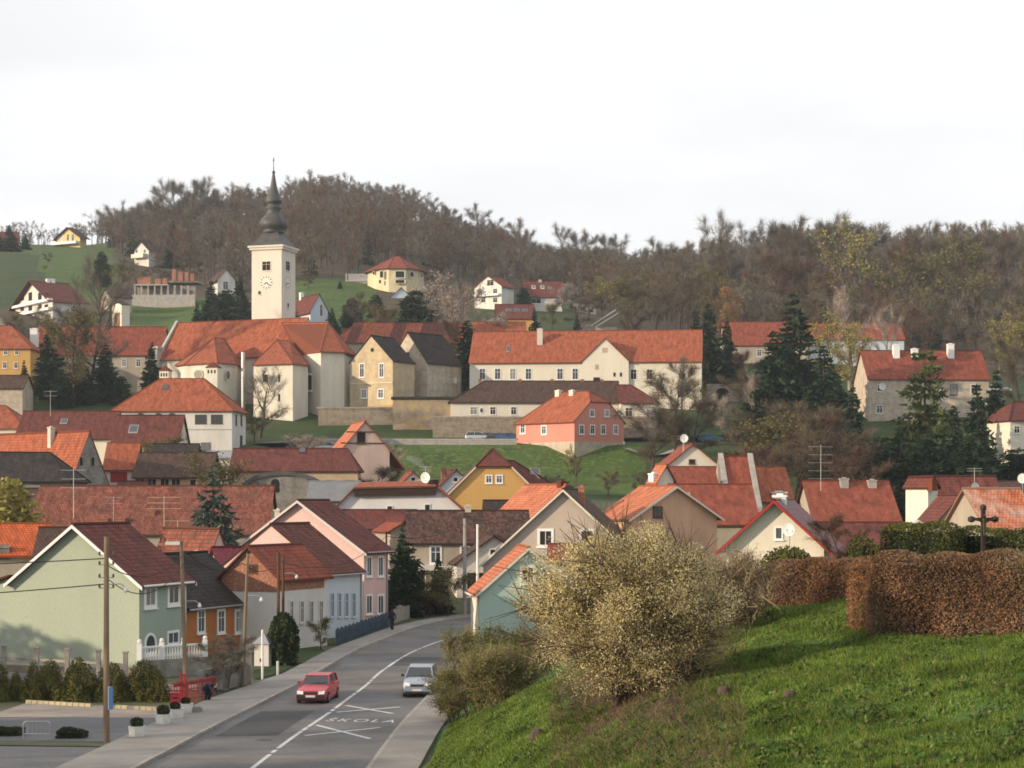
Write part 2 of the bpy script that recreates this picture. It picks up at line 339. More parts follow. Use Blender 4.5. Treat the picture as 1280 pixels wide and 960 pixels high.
for px,py in ((330,925),(455,862)):
    x,y=g2(px,py); mb=MB(); mb.poly([(x+.33*math.cos(k*math.pi/9),y+.33*math.sin(k*math.pi/9),.0055) for k in range(18)]); tag(mb.build('manhole_cover',mat('cast_iron',(.05,.048,.045),.6)),kind='structure')
# painted markings
mb=MB()
CL=[g2(300,975),g2(317,959),g2(367,921),g2(410,892),g2(430,877),g2(457,857),g2(480,837),g2(522,812),g2(586,791),(1.0,149.5),(10,154.5)]
CL=[(-11.2,40)]+CL; C=resample(CL,600); dist=[0]
for p,q in zip(C,C[1:]): dist.append(dist[-1]+(q-p).length)
for k in range(len(C)-1):
    ph=dist[k]%7.2
    if ph<5.6 or 5.95<ph<6.85 or dist[k]<34:
        t=(C[k+1]-C[k]).normalized(); nn=Vector((-t.y,t.x))*.085
        mb.poly([(*(C[k]+nn),.006),(*(C[k]-nn),.006),(*(C[k+1]-nn),.006),(*(C[k+1]+nn),.006)])
def bar(p,q,wd=.16):
    p=Vector(g2(*p)); q=Vector(g2(*q)); t=(q-p).normalized(); nn=Vector((-t.y,t.x))*wd/2; return [(*(p+nn),.009),(*(p-nn),.009),(*(q-nn),.009),(*(q+nn),.009)]
mb.poly(bar((432.5,882),(491,892),.22)); mb.poly([(x,y,.0125) for x,y,_ in bar((420.5,890.5),(500.4,884),.22)])
mb.poly(bar((395.5,906.5),(462.6,923.5),.2)); mb.poly([(x,y,.0125) for x,y,_ in bar((381,919.7),(474.6,909.7),.2)])
tag(mb.build('road_marking',paint),kind='structure')
fc=bpy.data.curves.new('t','FONT'); fc.body='\u0160KOLA'; fc.size=1; fc.space_character=1.25; fo=bpy.data.objects.new('t',fc); COL.objects.link(fo)
bpy.context.view_layer.update(); me=bpy.data.meshes.new_from_object(fo.evaluated_get(bpy.context.evaluated_depsgraph_get())); bpy.data.objects.remove(fo)
me.materials.clear(); me.materials.append(paint); to=bpy.data.objects.new('road_lettering',me); COL.objects.link(to)
xs=[v.co.x for v in me.vertices]; ys_=[v.co.y for v in me.vertices]; p0=Vector(g2(405,901.5)); p1=Vector(g2(491,903.5)); ln=(p1-p0).length
to.scale=(ln/(max(xs)-min(xs)),1.3/(max(ys_)-min(ys_)),1); to.location=(p0.x,p0.y,.01); to.rotation_euler=(0,0,math.atan2(p1.y-p0.y,p1.x-p0.x)); tag(to,kind='structure')
# ---------------- houses
def Zp(py,D): return CZ+(YH-py)*D/F
glass_c=mat('curtained_glass',(.20,.20,.19),.25,.5); glass_b=mat('bluish_glass',(.06,.08,.10),.1,.6)
class House:
    def __init__(s,name,label,cat,cx,D,th,xr,xl,ye,yr,ridge='x',zb=None,wall=None,roof=None,ends=('g','g'),oh=.35,g=.3,Lx=None,Ly=None,group=None,t=.14,trim=None,zr_at=None):
        th=R(th); s.th=th; c,sn=math.cos(th),math.sin(th); Cx=(cx-640)*D/F
        s.C=Vector((Cx,D)); s.ux=Vector((c,sn)); s.uy=Vector((-sn,c))
        if Lx is None: tt=(xr-640)/F; Lx=(tt*D-Cx)/(c-tt*sn)
        if Ly is None: tt=(xl-640)/F; Ly=(tt*D-Cx)/(-sn-tt*c)
        if not(0<Lx<80 and 0<Ly<80): print('BAD HOUSE',name,label,Lx,Ly)
        Lx=abs(Lx); Ly=abs(Ly); s.Lx,s.Ly=Lx,Ly; s.ridge=ridge
        mid=s.C+(s.uy*(Ly/2) if ridge=='x' else s.ux*(Lx/2)); Dm=mid.y
        if ridge=='x' and th<0.2 and ends[0]!='g': pass
        gz=[hz(*(s.C+s.ux*a+s.uy*b)) for a in(0,Lx) for b in(0,Ly)]
        s.z0=(min(gz)-.4) if zb is None else zb
        s.root=empty(name,(s.C.x,s.C.y,s.z0),th,label,cat,group)
        ze=CZ+(YH-ye)*D/F-s.z0; zr=CZ+(YH-yr)*Dm/F-s.z0; s.ze,s.zr=ze,zr
        if ze<1 or zr<ze+.2: print('BAD Z',label,round(s.z0,1),round(ze,1),round(zr,1))
        La,W=(Lx,Ly) if ridge=='x' else (Ly,Lx); s.La,s.W=La,W
        def P(a,b,z): return (a,b,z) if ridge=='x' else (b,a,z)
        s.P=P; sl=(zr-ze)/(W/2); s.sl=sl; eo=ze-sl*oh
        # walls
        mb=MB(); 
        def wallpoly(pts): mb.poly(pts)
        wallpoly([P(0,0,0),P(La,0,0),P(La,0,ze),P(0,0,ze)]); wallpoly([P(0,W,0),P(La,W,0),P(La,W,ze),P(0,W,ze)])
        R0=[];pts_lo=[];hi=[]
        rf=MB(); 
        left=[];right=[];ra=[]
        for k,e in enumerate(ends):
            A=0 if k==0 else La; dr=-1 if k==0 else 1
            if e=='g':
                wallpoly([P(A,0,0),P(A,W,0),P(A,W,ze),P(A,W/2,zr),P(A,0,ze)]); ga=A+dr*g
                left.append([(ga,-oh,eo),(ga,W/2,zr)]); right.append([(ga,W+oh,eo),(ga,W/2,zr)])
            elif e[0]=='h':
                i=e[1]; wallpoly([P(A,0,0),P(A,W,0),P(A,W,ze),P(A,0,ze)]); ga=A+dr*oh
                left.append([(ga,-oh,eo),(A-dr*i,W/2,zr)]); right.append([(ga,W+oh,eo),(A-dr*i,W/2,zr)])
                rf.slab([P(ga,-oh,eo),P(ga,W+oh,eo),P(A-dr*i,W/2,zr)],t); s._r(rf,P(ga,-oh,eo),P(A-dr*i,W/2,zr),t); s._r(rf,P(ga,W+oh,eo),P(A-dr*i,W/2,zr),t)
            else:
                f,i=e[1],e[2]; zf=ze+f*(zr-ze); bf=f*W/2; wallpoly([P(A,0,0),P(A,W,0),P(A,W,ze),P(A,W-bf,zf),P(A,bf,zf),P(A,0,ze)]); ga=A+dr*g
                left.append([(ga,-oh,eo),(ga,bf,zf),(A-dr*i,W/2,zr)]); right.append([(ga,W+oh,eo),(ga,W-bf,zf),(A-dr*i,W/2,zr)])
                rf.slab([P(ga,bf,zf),P(ga,W-bf,zf),P(A-dr*i,W/2,zr)],t); s._r(rf,P(ga,bf,zf),P(A-dr*i,W/2,zr),t); s._r(rf,P(ga,W-bf,zf),P(A-dr*i,W/2,zr),t)
        for sd in (left,right):
            a,b=sd; rf.slab([P(*a[0]),P(*b[0])]+[P(*q) for q in b[1:]]+[P(*q) for q in a[:0:-1]],t)
        s.rg0=left[0][-1][0]; s.rg1=left[1][-1][0]; s._r(rf,P(s.rg0,W/2,zr),P(s.rg1,W/2,zr),t)
        s.wall=mb.build('wall',wall,s.root); s.roof=rf.build('roof',roof,s.root)
        if trim:
            for k,e in enumerate(ends):
                if e[0]=='h' and e!='g': continue
                for sd in (left,right):
                    q=sd[k]; dr=-.03 if k==0 else .03
                    for p1,p2 in zip(q[:2],q[1:2]):
                        tb=MB()
                        a1=(p1[0]+dr,p1[1],p1[2]-.1); a2=(p2[0]+dr,p2[1],p2[2]-.1); w2=.04
                        tb.hexa([P(a1[0]-w2,a1[1],a1[2]),P(a1[0]+w2,a1[1],a1[2]),P(a2[0]+w2,a2[1],a2[2]),P(a2[0]-w2,a2[1],a2[2])]+[P(a1[0]-w2,a1[1],a1[2]+.2),P(a1[0]+w2,a1[1],a1[2]+.2),P(a2[0]+w2,a2[1],a2[2]+.2),P(a2[0]-w2,a2[1],a2[2]+.2)]); tb.build('bargeboard',trim,s.root)
    def _r(s,rf,p,q,t): rf.tube(Vector(p)+Vector((0,0,t-.02)),Vector(q)+Vector((0,0,t-.02)),.12,n=6)
    def gutter(s,m=None,side='F'):
        m=m or zinc; P=s.P; mb=MB(); e=s.ze-s.sl*.35+.05
        if s.ridge=='x': mb.tube((-.2,-.42,e),(s.Lx+.2,-.42,e),.07); mb.build('gutter',m,s.root); MB().tube((s.Lx-.25,-.06,0),(s.Lx-.25,-.06,s.ze-.2),.05).build('downpipe',m,s.root)
        else: mb.tube((-.42,-.2,e),(-.42,s.Ly+.2,e),.07); mb.build('gutter',m,s.root); MB().tube((-.06,.25,0),(-.06,.25,s.ze-.2),.05).build('downpipe',m,s.root)
    def loc(s,face,px,py):
        """local (along, z) on a face under photo point px,py"""
        if face=='F': Q,d=s.C,s.ux
        elif face=='L': Q,d=s.C,s.uy
        elif face=='R': Q,d=s.C+s.ux*s.Lx,s.uy
        t=(px-640)/F; Y=(Q.x*d.y-Q.y*d.x)/(t*d.y-d.x); p=Vector((t*Y,Y)); return (p-Q).dot(d),CZ+(YH-py)*Y/F-s.z0
    def fp(s,face,a,z,o):
        if face=='F': return (a,-o,z)
        if face=='L': return (-o,a,z)
        if face=='R': return (s.Lx+o,a,z)
    def fbox(s,mb,face,a0,z0,a1,z1,o0,o1,mi=0):
        p=s.fp(face,a0,z0,o0); q=s.fp(face,a1,z1,o1); mb.box(*p,*q,mi)
    def win(s,face,x0,y0,x1,y1,style='w',fm=None,pm=None,fr=.09,bars=(1,1),sill=True,label=None):
        """window from photo corners"""
        a0,za=s.loc(face,x0,(y0+y1)/2); a1,zb_=s.loc(face,x1,(y0+y1)/2)
        if a0>a1: a0,a1=a1,a0
        am=(x0+x1)/2; _,z1=s.loc(face,am,y0); _,z0=s.loc(face,am,y1)
        return s.winl(face,a0,z0,a1,z1,style,fm,pm,fr,bars,sill)
    def winl(s,face,a0,z0,a1,z1,style='w',fm=None,pm=None,fr=.09,bars=(1,1),sill=True):
        L=s.Lx if face=='F' else s.Ly
        if a0<-.05 or a1>L+.05: print('WIN off face',s.root['label'],face,round(a0,1),round(a1,1),round(L,1))
        fm=fm or white; pm=pm or rnd.choice([glass,glass,glass_c,glass_b]); f=MB(); w=a1-a0; h=z1-z0
        if style in('round','arch'):
            n=20; c=(a0+a1)/2; r=w/2; zc=(z0+z1)/2 if style=='round' else z1-r
            pts=[]; 
            if style=='round': pts=[(c+r*math.cos(2*math.pi*k/n),zc+h/2*math.sin(2*math.pi*k/n)) for k in range(n)]
            else: pts=[(a0,z0)]+[(c-r*math.cos(math.pi*k/10),zc+r*math.sin(math.pi*k/10)) for k in range(11)]+[(a1,z0)]
            cx=sum(p[0] for p in pts)/len(pts); cz=sum(p[1] for p in pts)/len(pts); m=len(pts)
            for k in range(m):
                p,q=pts[k],pts[(k+1)%m]; e=1+fr*2/min(w,h)
                P0,Q0=[(cx+(u-cx)*e,cz+(v-cz)*e) for u,v in (p,q)]
                f.hexa([s.fp(face,*p,.0),s.fp(face,*q,.0),s.fp(face,*Q0,.0),s.fp(face,*P0,.0),s.fp(face,*p,.06),s.fp(face,*q,.06),s.fp(face,*Q0,.06),s.fp(face,*P0,.06)])
            fo=f.build('window',fm,s.root); pb=MB(); pb.poly([s.fp(face,*p,.025) for p in pts]); pb.build('pane',pm,fo); return fo
        for A0,Z0,A1,Z1,o in ((a0-fr,z0-fr,a0,z1+fr,.06),(a1,z0-fr,a1+fr,z1+fr,.06),(a0,z1,a1,z1+fr,.06),(a0,z0-fr,a1,z0,.06)): s.fbox(f,face,A0,Z0,A1,Z1,-.02,o)
        if sill: s.fbox(f,face,a0-fr-.06,z0-fr-.06,a1+fr+.06,z0-fr,-.02,.13)
        for k in range(bars[0]): a=a0+w*(k+1)/(bars[0]+1); s.fbox(f,face,a-.025,z0,a+.025,z1,.0,.045)
        for k in range(bars[1]): z=z0+h*((k+1)/(bars[1]+1) if bars[1]>1 else .68); s.fbox(f,face,a0,z-.022,a1,z+.022,.0,.043)
        fo=f.build('window',fm,s.root); pb=MB(); s.fbox(pb,face,a0,z0,a1,z1,-.03,.02); pb.build('pane',pm,fo)
        return fo
    def slab_part(s,name,face,x0,y0,x1,y1,m,o=.05,parent=None):
        a0,_=s.loc(face,x0,y0); a1,_=s.loc(face,x1,y0); am=(x0+x1)/2; _,z1=s.loc(face,am,y0); _,z0=s.loc(face,am,y1)
        mb=MB(); s.fbox(mb,face,a0,z0,a1,z1,-.03,o); return mb.build(name,m,parent or s.root)
    def zroof(s,a,b):
        d=min(b,s.W-b); return s.ze+s.sl*d
    def axis_a(s,px,b):
        Q=s.C+(s.uy if s.ridge=='x' else s.ux)*b; d=s.ux if s.ridge=='x' else s.uy; t=(px-640)/F; Y=(Q.x*d.y-Q.y*d.x)/(t*d.y-d.x); return (Vector((t*Y,Y))-Q).dot(d),Y
    def chim(s,px,ytop,bf=.5,w=.55,m=None,cap=True,d=None):
        b=s.W*bf; a,Y=s.axis_a(px,b); zt=CZ+(YH-ytop)*Y/F-s.z0; m=m or plaster('chimney_plaster',(.55,.5,.42)); d=d or w
        zb=s.zroof(a,b)-.5; zt=max(zt,zb+.9); P=s.P; mb=MB(); x,y,_=P(a,b,0)
        mb.box(x-w/2,y-d/2,zb,x+w/2,y+d/2,zt-.12)
        if cap: mb.box(x-w/2-.07,y-d/2-.07,zt-.12,x+w/2+.07,y+d/2+.07,zt); mb.box(x-w/4,y-d/4,zt,x+w/4,y+d/4,zt+.12)
        return mb.build('chimney',m,s.roof)
    def sky(s,px,bf,w=.8,h=1.0,name='skylight',m=None):
        b=s.W*bf; a,Y=s.axis_a(px,b); P=s.P; sg=1 if bf<.5 else -1; mb=MB(); gl=MB()
        def q(da,db,o): return P(a+da,b+db*sg,s.zroof(a,b)+s.sl*db+.14+o)
        for m_,w_,h_,o in ((mb,w,h,.08),(gl,w*.8,h*.8,.1)):
            m_.hexa([q(-w_/2,-h_/2,0),q(w_/2,-h_/2,0),q(w_/2,h_/2,0),q(-w_/2,h_/2,0),q(-w_/2,-h_/2,o),q(w_/2,-h_/2,o),q(w_/2,h_/2,o),q(-w_/2,h_/2,o)])
        f=mb.build(name,m or zinc,s.roof); gl.build('pane',glass2,f)
    def wins(s,face,xs,y0,y1,w,**k):
        for x in xs: s.win(face,x-w/2,y0,x+w/2,y1,**k)
def dish(px,py,D,r,label,cat='satellite dish'):
    p=at(px,py,D); t=empty('satellite_dish',p,rnd.uniform(-.5,.5),label,cat,'satellite dishes on the roofs')
    mb=MB(); n=18; prof=[(r*.0,.0),(r*.35,.02*r),(r*.7,.1*r),(r,.22*r)]
    for j in range(3):
        for k in range(n):
            q=[]
            for (rr,d),kk in (((prof[j]),k),((prof[j]),k+1),((prof[j+1]),k+1),((prof[j+1]),k)):
                a=2*math.pi*kk/n; q.append((rr*math.cos(a),-d,rr*math.sin(a)*1.05))
            mb.poly(q)
    mb.build('reflector',mat('dish_white',(.68,.68,.66),.5),t); MB().tube((0,.02,0),(0,.12,-r*.2),.03).tube((0,.12,-r*.2),(0,.12,-r-1.0),.035).build('mast',zinc,t); MB().tube((0,-.0,-r*.9),(0,-r*.9,-.05),.018).box(-.05,-r*.95,-.07,.05,-r*.82,.05).build('feed_arm',zinc,t)
def antenna(px,ytop,ybase,D,label,wid=1.2,rows=3,tilt=0,m=None):
    p=at(px,ybase,D); H=(ybase-ytop)*D/F; t=empty('tv_antenna',p,R(rnd.uniform(-25,25)),label,'antenna','television antennas on the roofs'); m=m or mat('aerial_metal',(.45,.43,.40),.5,.4,.4)
    MB().tube((0,0,-.6),(tilt,0,H),.03,.022).build('mast',m,t)
    for k in range(rows):
        z=H*(.95-.2*k); b=MB(); b.tube((-wid/2,0,z),(wid/2,0,z),.018)
        for j in range(7): x=-wid/2+wid*j/6; b.tube((x,-.22+.015*j,z+.01),(x,.22-.015*j,z+.01),.011,n=4)
        b.build('crossbar',m,t)
H=House
# wall colours
W_green=plaster('pale_green_plaster',(.36,.405,.32),.88,.25); W_green2=plaster('sage_green_plaster',(.30,.37,.31),.9); W_or=plaster('orange_plaster',(.42,.16,.055),.85); W_wht=plaster('off_white_plaster',(.60,.585,.54),.8)
W_blue=plaster('pale_blue_plaster',(.50,.58,.64),.88); W_pink=plaster('pale_pink_plaster',(.62,.44,.40),.9); W_teal=plaster('pale_teal_plaster',(.37,.49,.44),.92,.3); W_grey=plaster('beige_grey_plaster',(.45,.385,.32),.88)
W_yel=plaster('ochre_plaster',(.55,.34,.12),.92); W_crm=plaster('cream_plaster',(.66,.615,.51),.88); W_old=mottle('weathered_yellow_plaster',(.52,.42,.26),(.36,.30,.22),.55,1.4,(.42,.27,.12),bump=.2,c3w=.4)
W_salm=plaster('salmon_plaster',(.58,.245,.19),.9); W_bg=plaster('dull_beige_plaster',(.40,.35,.28),.72); W_dirt=mottle('patchy_wall',(.50,.45,.36),(.34,.29,.23),.8,2.0,(.40,.24,.17),bump=.2,c3w=.45)
shut=mat('dark_shutter',(.07,.065,.06)); greenp=mat('green_frame',(.05,.09,.07))
# ===== street, left side
h=H('green_house','pale green two storey house with huge blank gable and dark red roof by the street','house',174,110,70,233,18,728,658,'x',-.3,[W_green][0],T_drk,trim=white,oh=.45,g=.4)
mb=MB(); mb.poly([(0,-.004,0),(h.Lx,-.004,0),(h.Lx,-.004,h.ze-.01),(0,-.004,h.ze-.01)]); mb.build('street_front',W_green2,h.root)
h.win('F',182,736,193,756,fr=.22,bars=(1,0)); h.win('F',211,733,222,753,fr=.22,bars=(1,0)); h.win('F',210,791,222,803,fr=.14,bars=(1,0)); h.win('F',182,794,193,815,'arch',fr=.2); h.gutter(white)
lb=MB(); e=h.ze; lb.slab([(-.35,h.Ly+2.9,e-.55),(h.Lx+.3,h.Ly+2.9,e-.55),(h.Lx+.3,h.Ly+.2,e+.18),(-.35,h.Ly+.2,e+.18)],.14); lb.build('lean_to_roof',T_drk,h.root)
lw=MB(); lw.poly([(0,h.Ly,0),(0,h.Ly+2.7,0),(0,h.Ly+2.7,e-.5),(0,h.Ly,e+.2)]); lw.poly([(0,h.Ly+2.7,0),(h.Lx,h.Ly+2.7,0),(h.Lx,h.Ly+2.7,e-.5),(0,h.Ly+2.7,e-.5)]); lw.build('lean_to_wall',W_green,h.root)
h=H('orange_house','low orange house with black tiled roof and tall white framed windows','house',232,118,69,318,None,758,697,'x',-.2,W_or,T_blk,Ly=7.5)
h.wins('F',(251,276,298),764,789,7,fr=.16,bars=(1,1)); h.gutter(); h.chim(246,690,.75)
h=H('brick_house','long house with raw brick gable over dirty white walls and bright red roof','house',349,123,64,409,277,723,685,'x',-.2,W_wht,T_red,g=.35,oh=.3)
h.slab_part('brick_course','F',349.5,724.5,405,737,brickm,.02)
gb=MB(); zl=h.loc('L',330,740)[1]; gb.poly([(-.02,0,zl),(-.02,h.Ly,zl),(-.02,h.Ly,h.ze),(-.02,h.Ly/2,h.zr-.1),(-.02,0,h.ze)]); gb.build('brick_gable',brickm,h.root)
h.win('L',308.5+4,707,319+2,716,fm=woodw,pm=darkhole,bars=(0,0),sill=False); h.wins('F',(364,377,389,401),752,777,3.6,fm=W_wht,pm=glass2,fr=.1,bars=(1,1))
h=H('blue_house','pale blue house with brown tiled roof and row of narrow tall windows','house',408.3,133.5,64,453,272,716,657,'x',-.2,W_blue,tile('brownish_red_tile',(.16,.06,.045),.4),g=.1,oh=.3)
mb=MB(); mb.poly([(-.02,0,h.ze-.3),(-.02,h.Ly,h.ze-.3),(-.02,h.Ly,h.ze),(-.02,h.Ly/2,h.zr),(-.02,0,h.ze)]); mb.build('pink_gable',W_pink,h.root)
h.wins('F',(415,424,433,442),742,770,3.2,fm=W_blue,pm=glass2,fr=.08,bars=(1,1)); h.gutter()
h=H('pink_house','pale pink two storey house with wide gable and dark red roof','house',455,146,66,485,299,688,627,'x',-.1,W_pink,T_drk,trim=mat('grey_barge',(.5,.48,.45)),oh=.5,g=.5)
h.wins('F',(461,475.5),697,719,5,fr=.14,bars=(1,0)); h.wins('F',(461,475.5),745,766,6,fr=.14,bars=(1,0)); h.chim(345+3,637,.85,.45); h.gutter()
h=H('beige_house','long beige house with mottled dark brown roof facing the bend','house',512,172,4,662,None,678,640,'x',None,W_bg,tile('mottled_brown_tile',(.12,.062,.05),.9,(.05,.04,.036)),Ly=9)
h.win('F',539,684,550,703,fr=.16); h.win('F',577,684,586,696,fr=.16); h.slab_part('balcony','F',512,706,566,713,W_wht,1.0); h.win('F',520,718,531,742,pm=darkhole); h.chim(585,632,.5); h.win('F',545,718,556,742,pm=darkhole)
h=H('white_outbuilding','small white gabled outbuilding with dark roof left of grey gable','outbuilding',571,168,8,664,None,704,671,'y',None,W_wht,T_brn,Ly=6)
h.win('F',613,687,619,693,pm=darkhole,bars=(0,0)); h.slab_part('garage_opening','F',584,716,610,745,darkhole,.02)
h=H('grey_gable_house','large beige grey gable house with dark brown tiled roof beside the bend','house',806,158,82,830,604,706,613,'x',None,W_grey,T_brn,Lx=11,trim=W_crm,oh=.3,g=.45)
h.win('L',675,664,689,681,fr=.22,bars=(1,0),pm=darkhole); h.win('L',727,664,741,681,fr=.22,bars=(1,0),pm=darkhole); h.chim(727,608,.4,.5,m=brickm); h.chim(712,608,.6,.7,m=T_brn)
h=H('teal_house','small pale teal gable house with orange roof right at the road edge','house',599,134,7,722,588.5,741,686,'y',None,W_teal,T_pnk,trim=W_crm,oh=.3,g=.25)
mb=MB(); mb.poly([(-.004,0,0),(-.004,h.Ly,0),(-.004,h.Ly,h.ze-.01),(-.004,0,h.ze-.01)]); mb.build('sunlit_side',W_crm,h.root)  # cream colour puts warm low sunlight into this teal side wall
h.win('F',653,710,666,727,fr=.2,bars=(1,0),pm=darkhole); h.gutter(W_crm)
h=H('red_roofed_annex','low annex with plain red roof behind teal gable house','annex',690,146,0,800,None,702,682,'x',None,W_wht,T_red,Ly=5)
h=H('brown_roofed_house','low brown roofed house with pale pink gable between green house and brick gable','house',263,148,48,284,196,693,663,'y',None,W_pink,T_old,oh=.25,g=.15); h.win('F',268,686,273,694,pm=darkhole,bars=(0,0))
h=H('red_metal_roofed_annex','tiny annex with bright dark red metal roof left of the brick gable','annex',276,139,20,303,None,706,686,'x',None,W_bg,T_met,Ly=4)
h=H('brown_roofed_house','low house with flat looking brown roof behind the blue spruce foot','house',204,160,3,262,None,690,676,'x',None,W_bg,T_brn,Ly=7)
# ===== left field of roofs
h=H('orange_roofed_house','house with bright orange corrugated tile roof at left edge behind green house','house',-30,128,8,52,None,694,657,'x',-.2,W_bg,tile('bright_orange_tile',(.52,.12,.04),.2,(.42,.10,.04)),Ly=8); h.chim(5,684,.05,.8,m=greystone)
h=H('brown_roofed_shed','shed with dark brown tiled roof between orange roof and green gable','shed',46,126,8,110,None,696,662,'x',-.2,W_green,T_brn,Ly=8)
h=H('long_red_roofed_house','very long house with old dark red roof and rows of antennas','house',37,176,3,333,None,667,609,'x',None,W_bg,T_old,Ly=13,g=.3)
for px,yt,bf in ((130,652,.12),(151,649,.12),(188,655,.2)): h.chim(px,yt-2,bf,.9,m=brickm)
mb=MB(); mb.box(h.Lx+.0,-.2,h.ze-2,h.Lx+.5,.3,h.ze+.2); 
h=H('brown_roofed_barn','barn with dark brown roof behind green shrub at left edge','barn',-25,190,3,47,None,660,612,'x',None,W_bg,T_brn,Ly=11)
h=H('stone_gable_house','old stone gable house with two slit windows and orange roof','house',87,212,48,136,-60,606,540,'y',None,greystone,T_or,g=.1)
h.win('F',99.5,572,103,582,fm=greystone,pm=darkhole,bars=(0,0),sill=False); h.win('F',114,572,117.5,582,fm=greystone,pm=darkhole,bars=(0,0),sill=False); h.chim(64,534,.4,.6)
h=H('black_roofed_house','low house with black tiled roof and long grey wall below stone gable','house',-20,198,2,86,None,601,567,'x',None,greystone,T_blk,Ly=10,ends=('g',('h',3)))
h=H('red_shed_house','small white house with orange roof and red shed door','house',131,228,4,168,None,586,555,'x',None,W_wht,T_or,Ly=8); h.slab_part('shed_door','F',138,590,159,603,mat('red_door',(.28,.04,.03)),.04)
h=H('brown_roofed_barn','long low barn with dark brown roof and pinkish brick wall','barn',168,224,1,262,None,596,567,'x',None,plaster('pinkish_plaster',(.45,.27,.19)),T_brn,Ly=9)
h.win('F',238,600,245,611,fm=W_bg,pm=darkhole,bars=(0,0)); 
for x in (175,190,206,220): h.win('F',x-5,599,x+5,610,fm=W_bg,pm=darkhole,bars=(1,0))
h=H('low_brown_roof_shed','tiny lean shed with brown roof below red shed door','shed',146,214,2,178,None,617,603,'x',None,W_bg,T_drk,Ly=5)
h=H('dark_red_roofed_house','house with plain dark red roof and one skylight in front of white presbytery','house',140,262,1,221,None,556,520,'x',None,W_crm,T_drk,Ly=11); h.sky(167,.25,1.3,1.5)
h=H('red_roofed_house','wide red roofed house left of the skylight roof','house',20,268,1,139,None,548,515,'x',None,W_crm,T_drk,Ly=11); h.sky(80,.3,1,1)
h=H('orange_roofed_house','orange roofed house at left edge above the stone gable roof','house',-40,272,1,30,None,535,508,'x',None,W_crm,T_or,Ly=11,ends=('g',('h',4)))
h=H('rubble_shed','ruined dark shed roof behind the brown barn roof','shed',190,246,2,244,None,568,556,'x',None,stone,T_blk,Ly=5)
h=H('garage','small white garage with flat looking grey roof below presbytery','garage',258,246,2,287,None,572,565,'x',None,W_wht,zinc,Ly=5)
h=H('presbytery','white presbytery with orange hipped roof and arched dark shuttered windows','house',290,291,86,304.5,141,511,474,'y',None,W_wht,T_or,ends=(('h',5.5),('h',6)),oh=.45,Lx=10)
for x in (251,271): h.win('L',x-6.5,519,x+6.5,529,fm=shut,pm=glass,bars=(2,0)); 
for x in (176,198,215): h.win('L',x-6.5,517,x+6.5,528,'arch',fm=shut)
h.win('L',148,518,156,523,pm=darkhole); h.slab_part('string_course','L',292,536.5,141.5,537.5,mat('grey_line',(.3,.3,.3)),.05); h.wins('F',(295,301.5),519,531,1.4,fm=shut); h.sky(207,.35,1.0,.8,m=shut); h.win('F',300,545,302.5,557,fm=shut)
h.slab_part('garage_door','L',263,553,251,571,mat('grey_door',(.13,.14,.14)),.08)
h=H('long_brick_house','long yellowish brick house with low red roof below the castle slope','house',289,238,2,447,None,588,562,'x',None,mottle('yellow_brick',(.46,.36,.24),(.40,.27,.17),.5,3,(.5,.44,.34)),T_drk,Ly=9,ends=('g',('h',1.5)))
for x0,x1,y0,y1 in((307,315,601,611),(408,417,601,607),(433,443,601,607)): h.win('F',x0,y0,x1,y1,fm=greenp)
h.sky(378,.45,.9,1.2,'dormer',m=T_drk); 
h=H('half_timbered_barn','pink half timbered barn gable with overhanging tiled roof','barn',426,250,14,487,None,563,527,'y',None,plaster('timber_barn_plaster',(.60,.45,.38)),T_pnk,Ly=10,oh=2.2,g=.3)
for y in (540,554): h.slab_part('beam','F',(433 if y==540 else 426),y-.8,(470 if y==540 else 483),y+.8,woodw,.07)
h.win('F',447,541,456,554,fm=woodw,pm=darkhole,bars=(0,0))
# barrel vault building
def barrel():
    p=at(303,622,222); w=(400-303)*222/F; n=14; t=empty('vaulted_hall',(p.x,p.y,5),R(3),'grey stone hall with curved barrel roof and small arched window','building')
    zt=CZ+(YH-594)*222/F-5; zs=CZ+(YH-622)*222/F-5; f=MB(); rf=MB(); pts=[(w/2-w/2*math.cos(math.pi*k/n),zs+(zt-zs)*math.sin(math.pi*k/n)**.85) for k in range(n+1)]
    f.poly([(0,0,0)]+[(x,0,z) for x,z in pts]+[(w,0,0)]); f.poly([(0,0,0),(0,14,0),(0,14,zs),(0,0,zs)]); f.build('wall',greystone,t)
    for (x0,z0),(x1,z1) in zip(pts,pts[1:]):
        c=(w/2,zs-2); 
        def o(x,z,d): v=Vector((x-c[0],z-c[1])).normalized()*d; return x+v.x,z+v.y
        a0=o(x0,z0,.02);a1=o(x1,z1,.02);b0=o(x0,z0,.5);b1=o(x1,z1,.5)
        rf.hexa([(a0[0],-.3,a0[1]),(a1[0],-.3,a1[1]),(a1[0],14,a1[1]),(a0[0],14,a0[1]),(b0[0],-.3,b0[1]),(b1[0],-.3,b1[1]),(b1[0],14,b1[1]),(b0[0],14,b0[1])])
    rf.build('roof',mottle('tar_felt',(.07,.068,.065),(.11,.105,.10),.5,4),t); x=w*.42; z=(CZ+(YH-606)*222/F)-5
    mb=MB(); mb.poly([(x-.5,-.02,z-.9)]+[(x-.5*math.cos(math.pi*k/8),-.02,z+.2+.5*math.sin(math.pi*k/8)) for k in range(9)]+[(x+.5,-.02,z-.9)]); mb.build('window',darkhole,t)
barrel()
h=H('grey_roofed_shed','low shed with plain grey roof right of the curved hall','shed',386,216,2,446,None,625,603,'x',None,greystone,mottle('fibre_cement',(.20,.21,.22),(.15,.155,.16),.4,5),Ly=9)
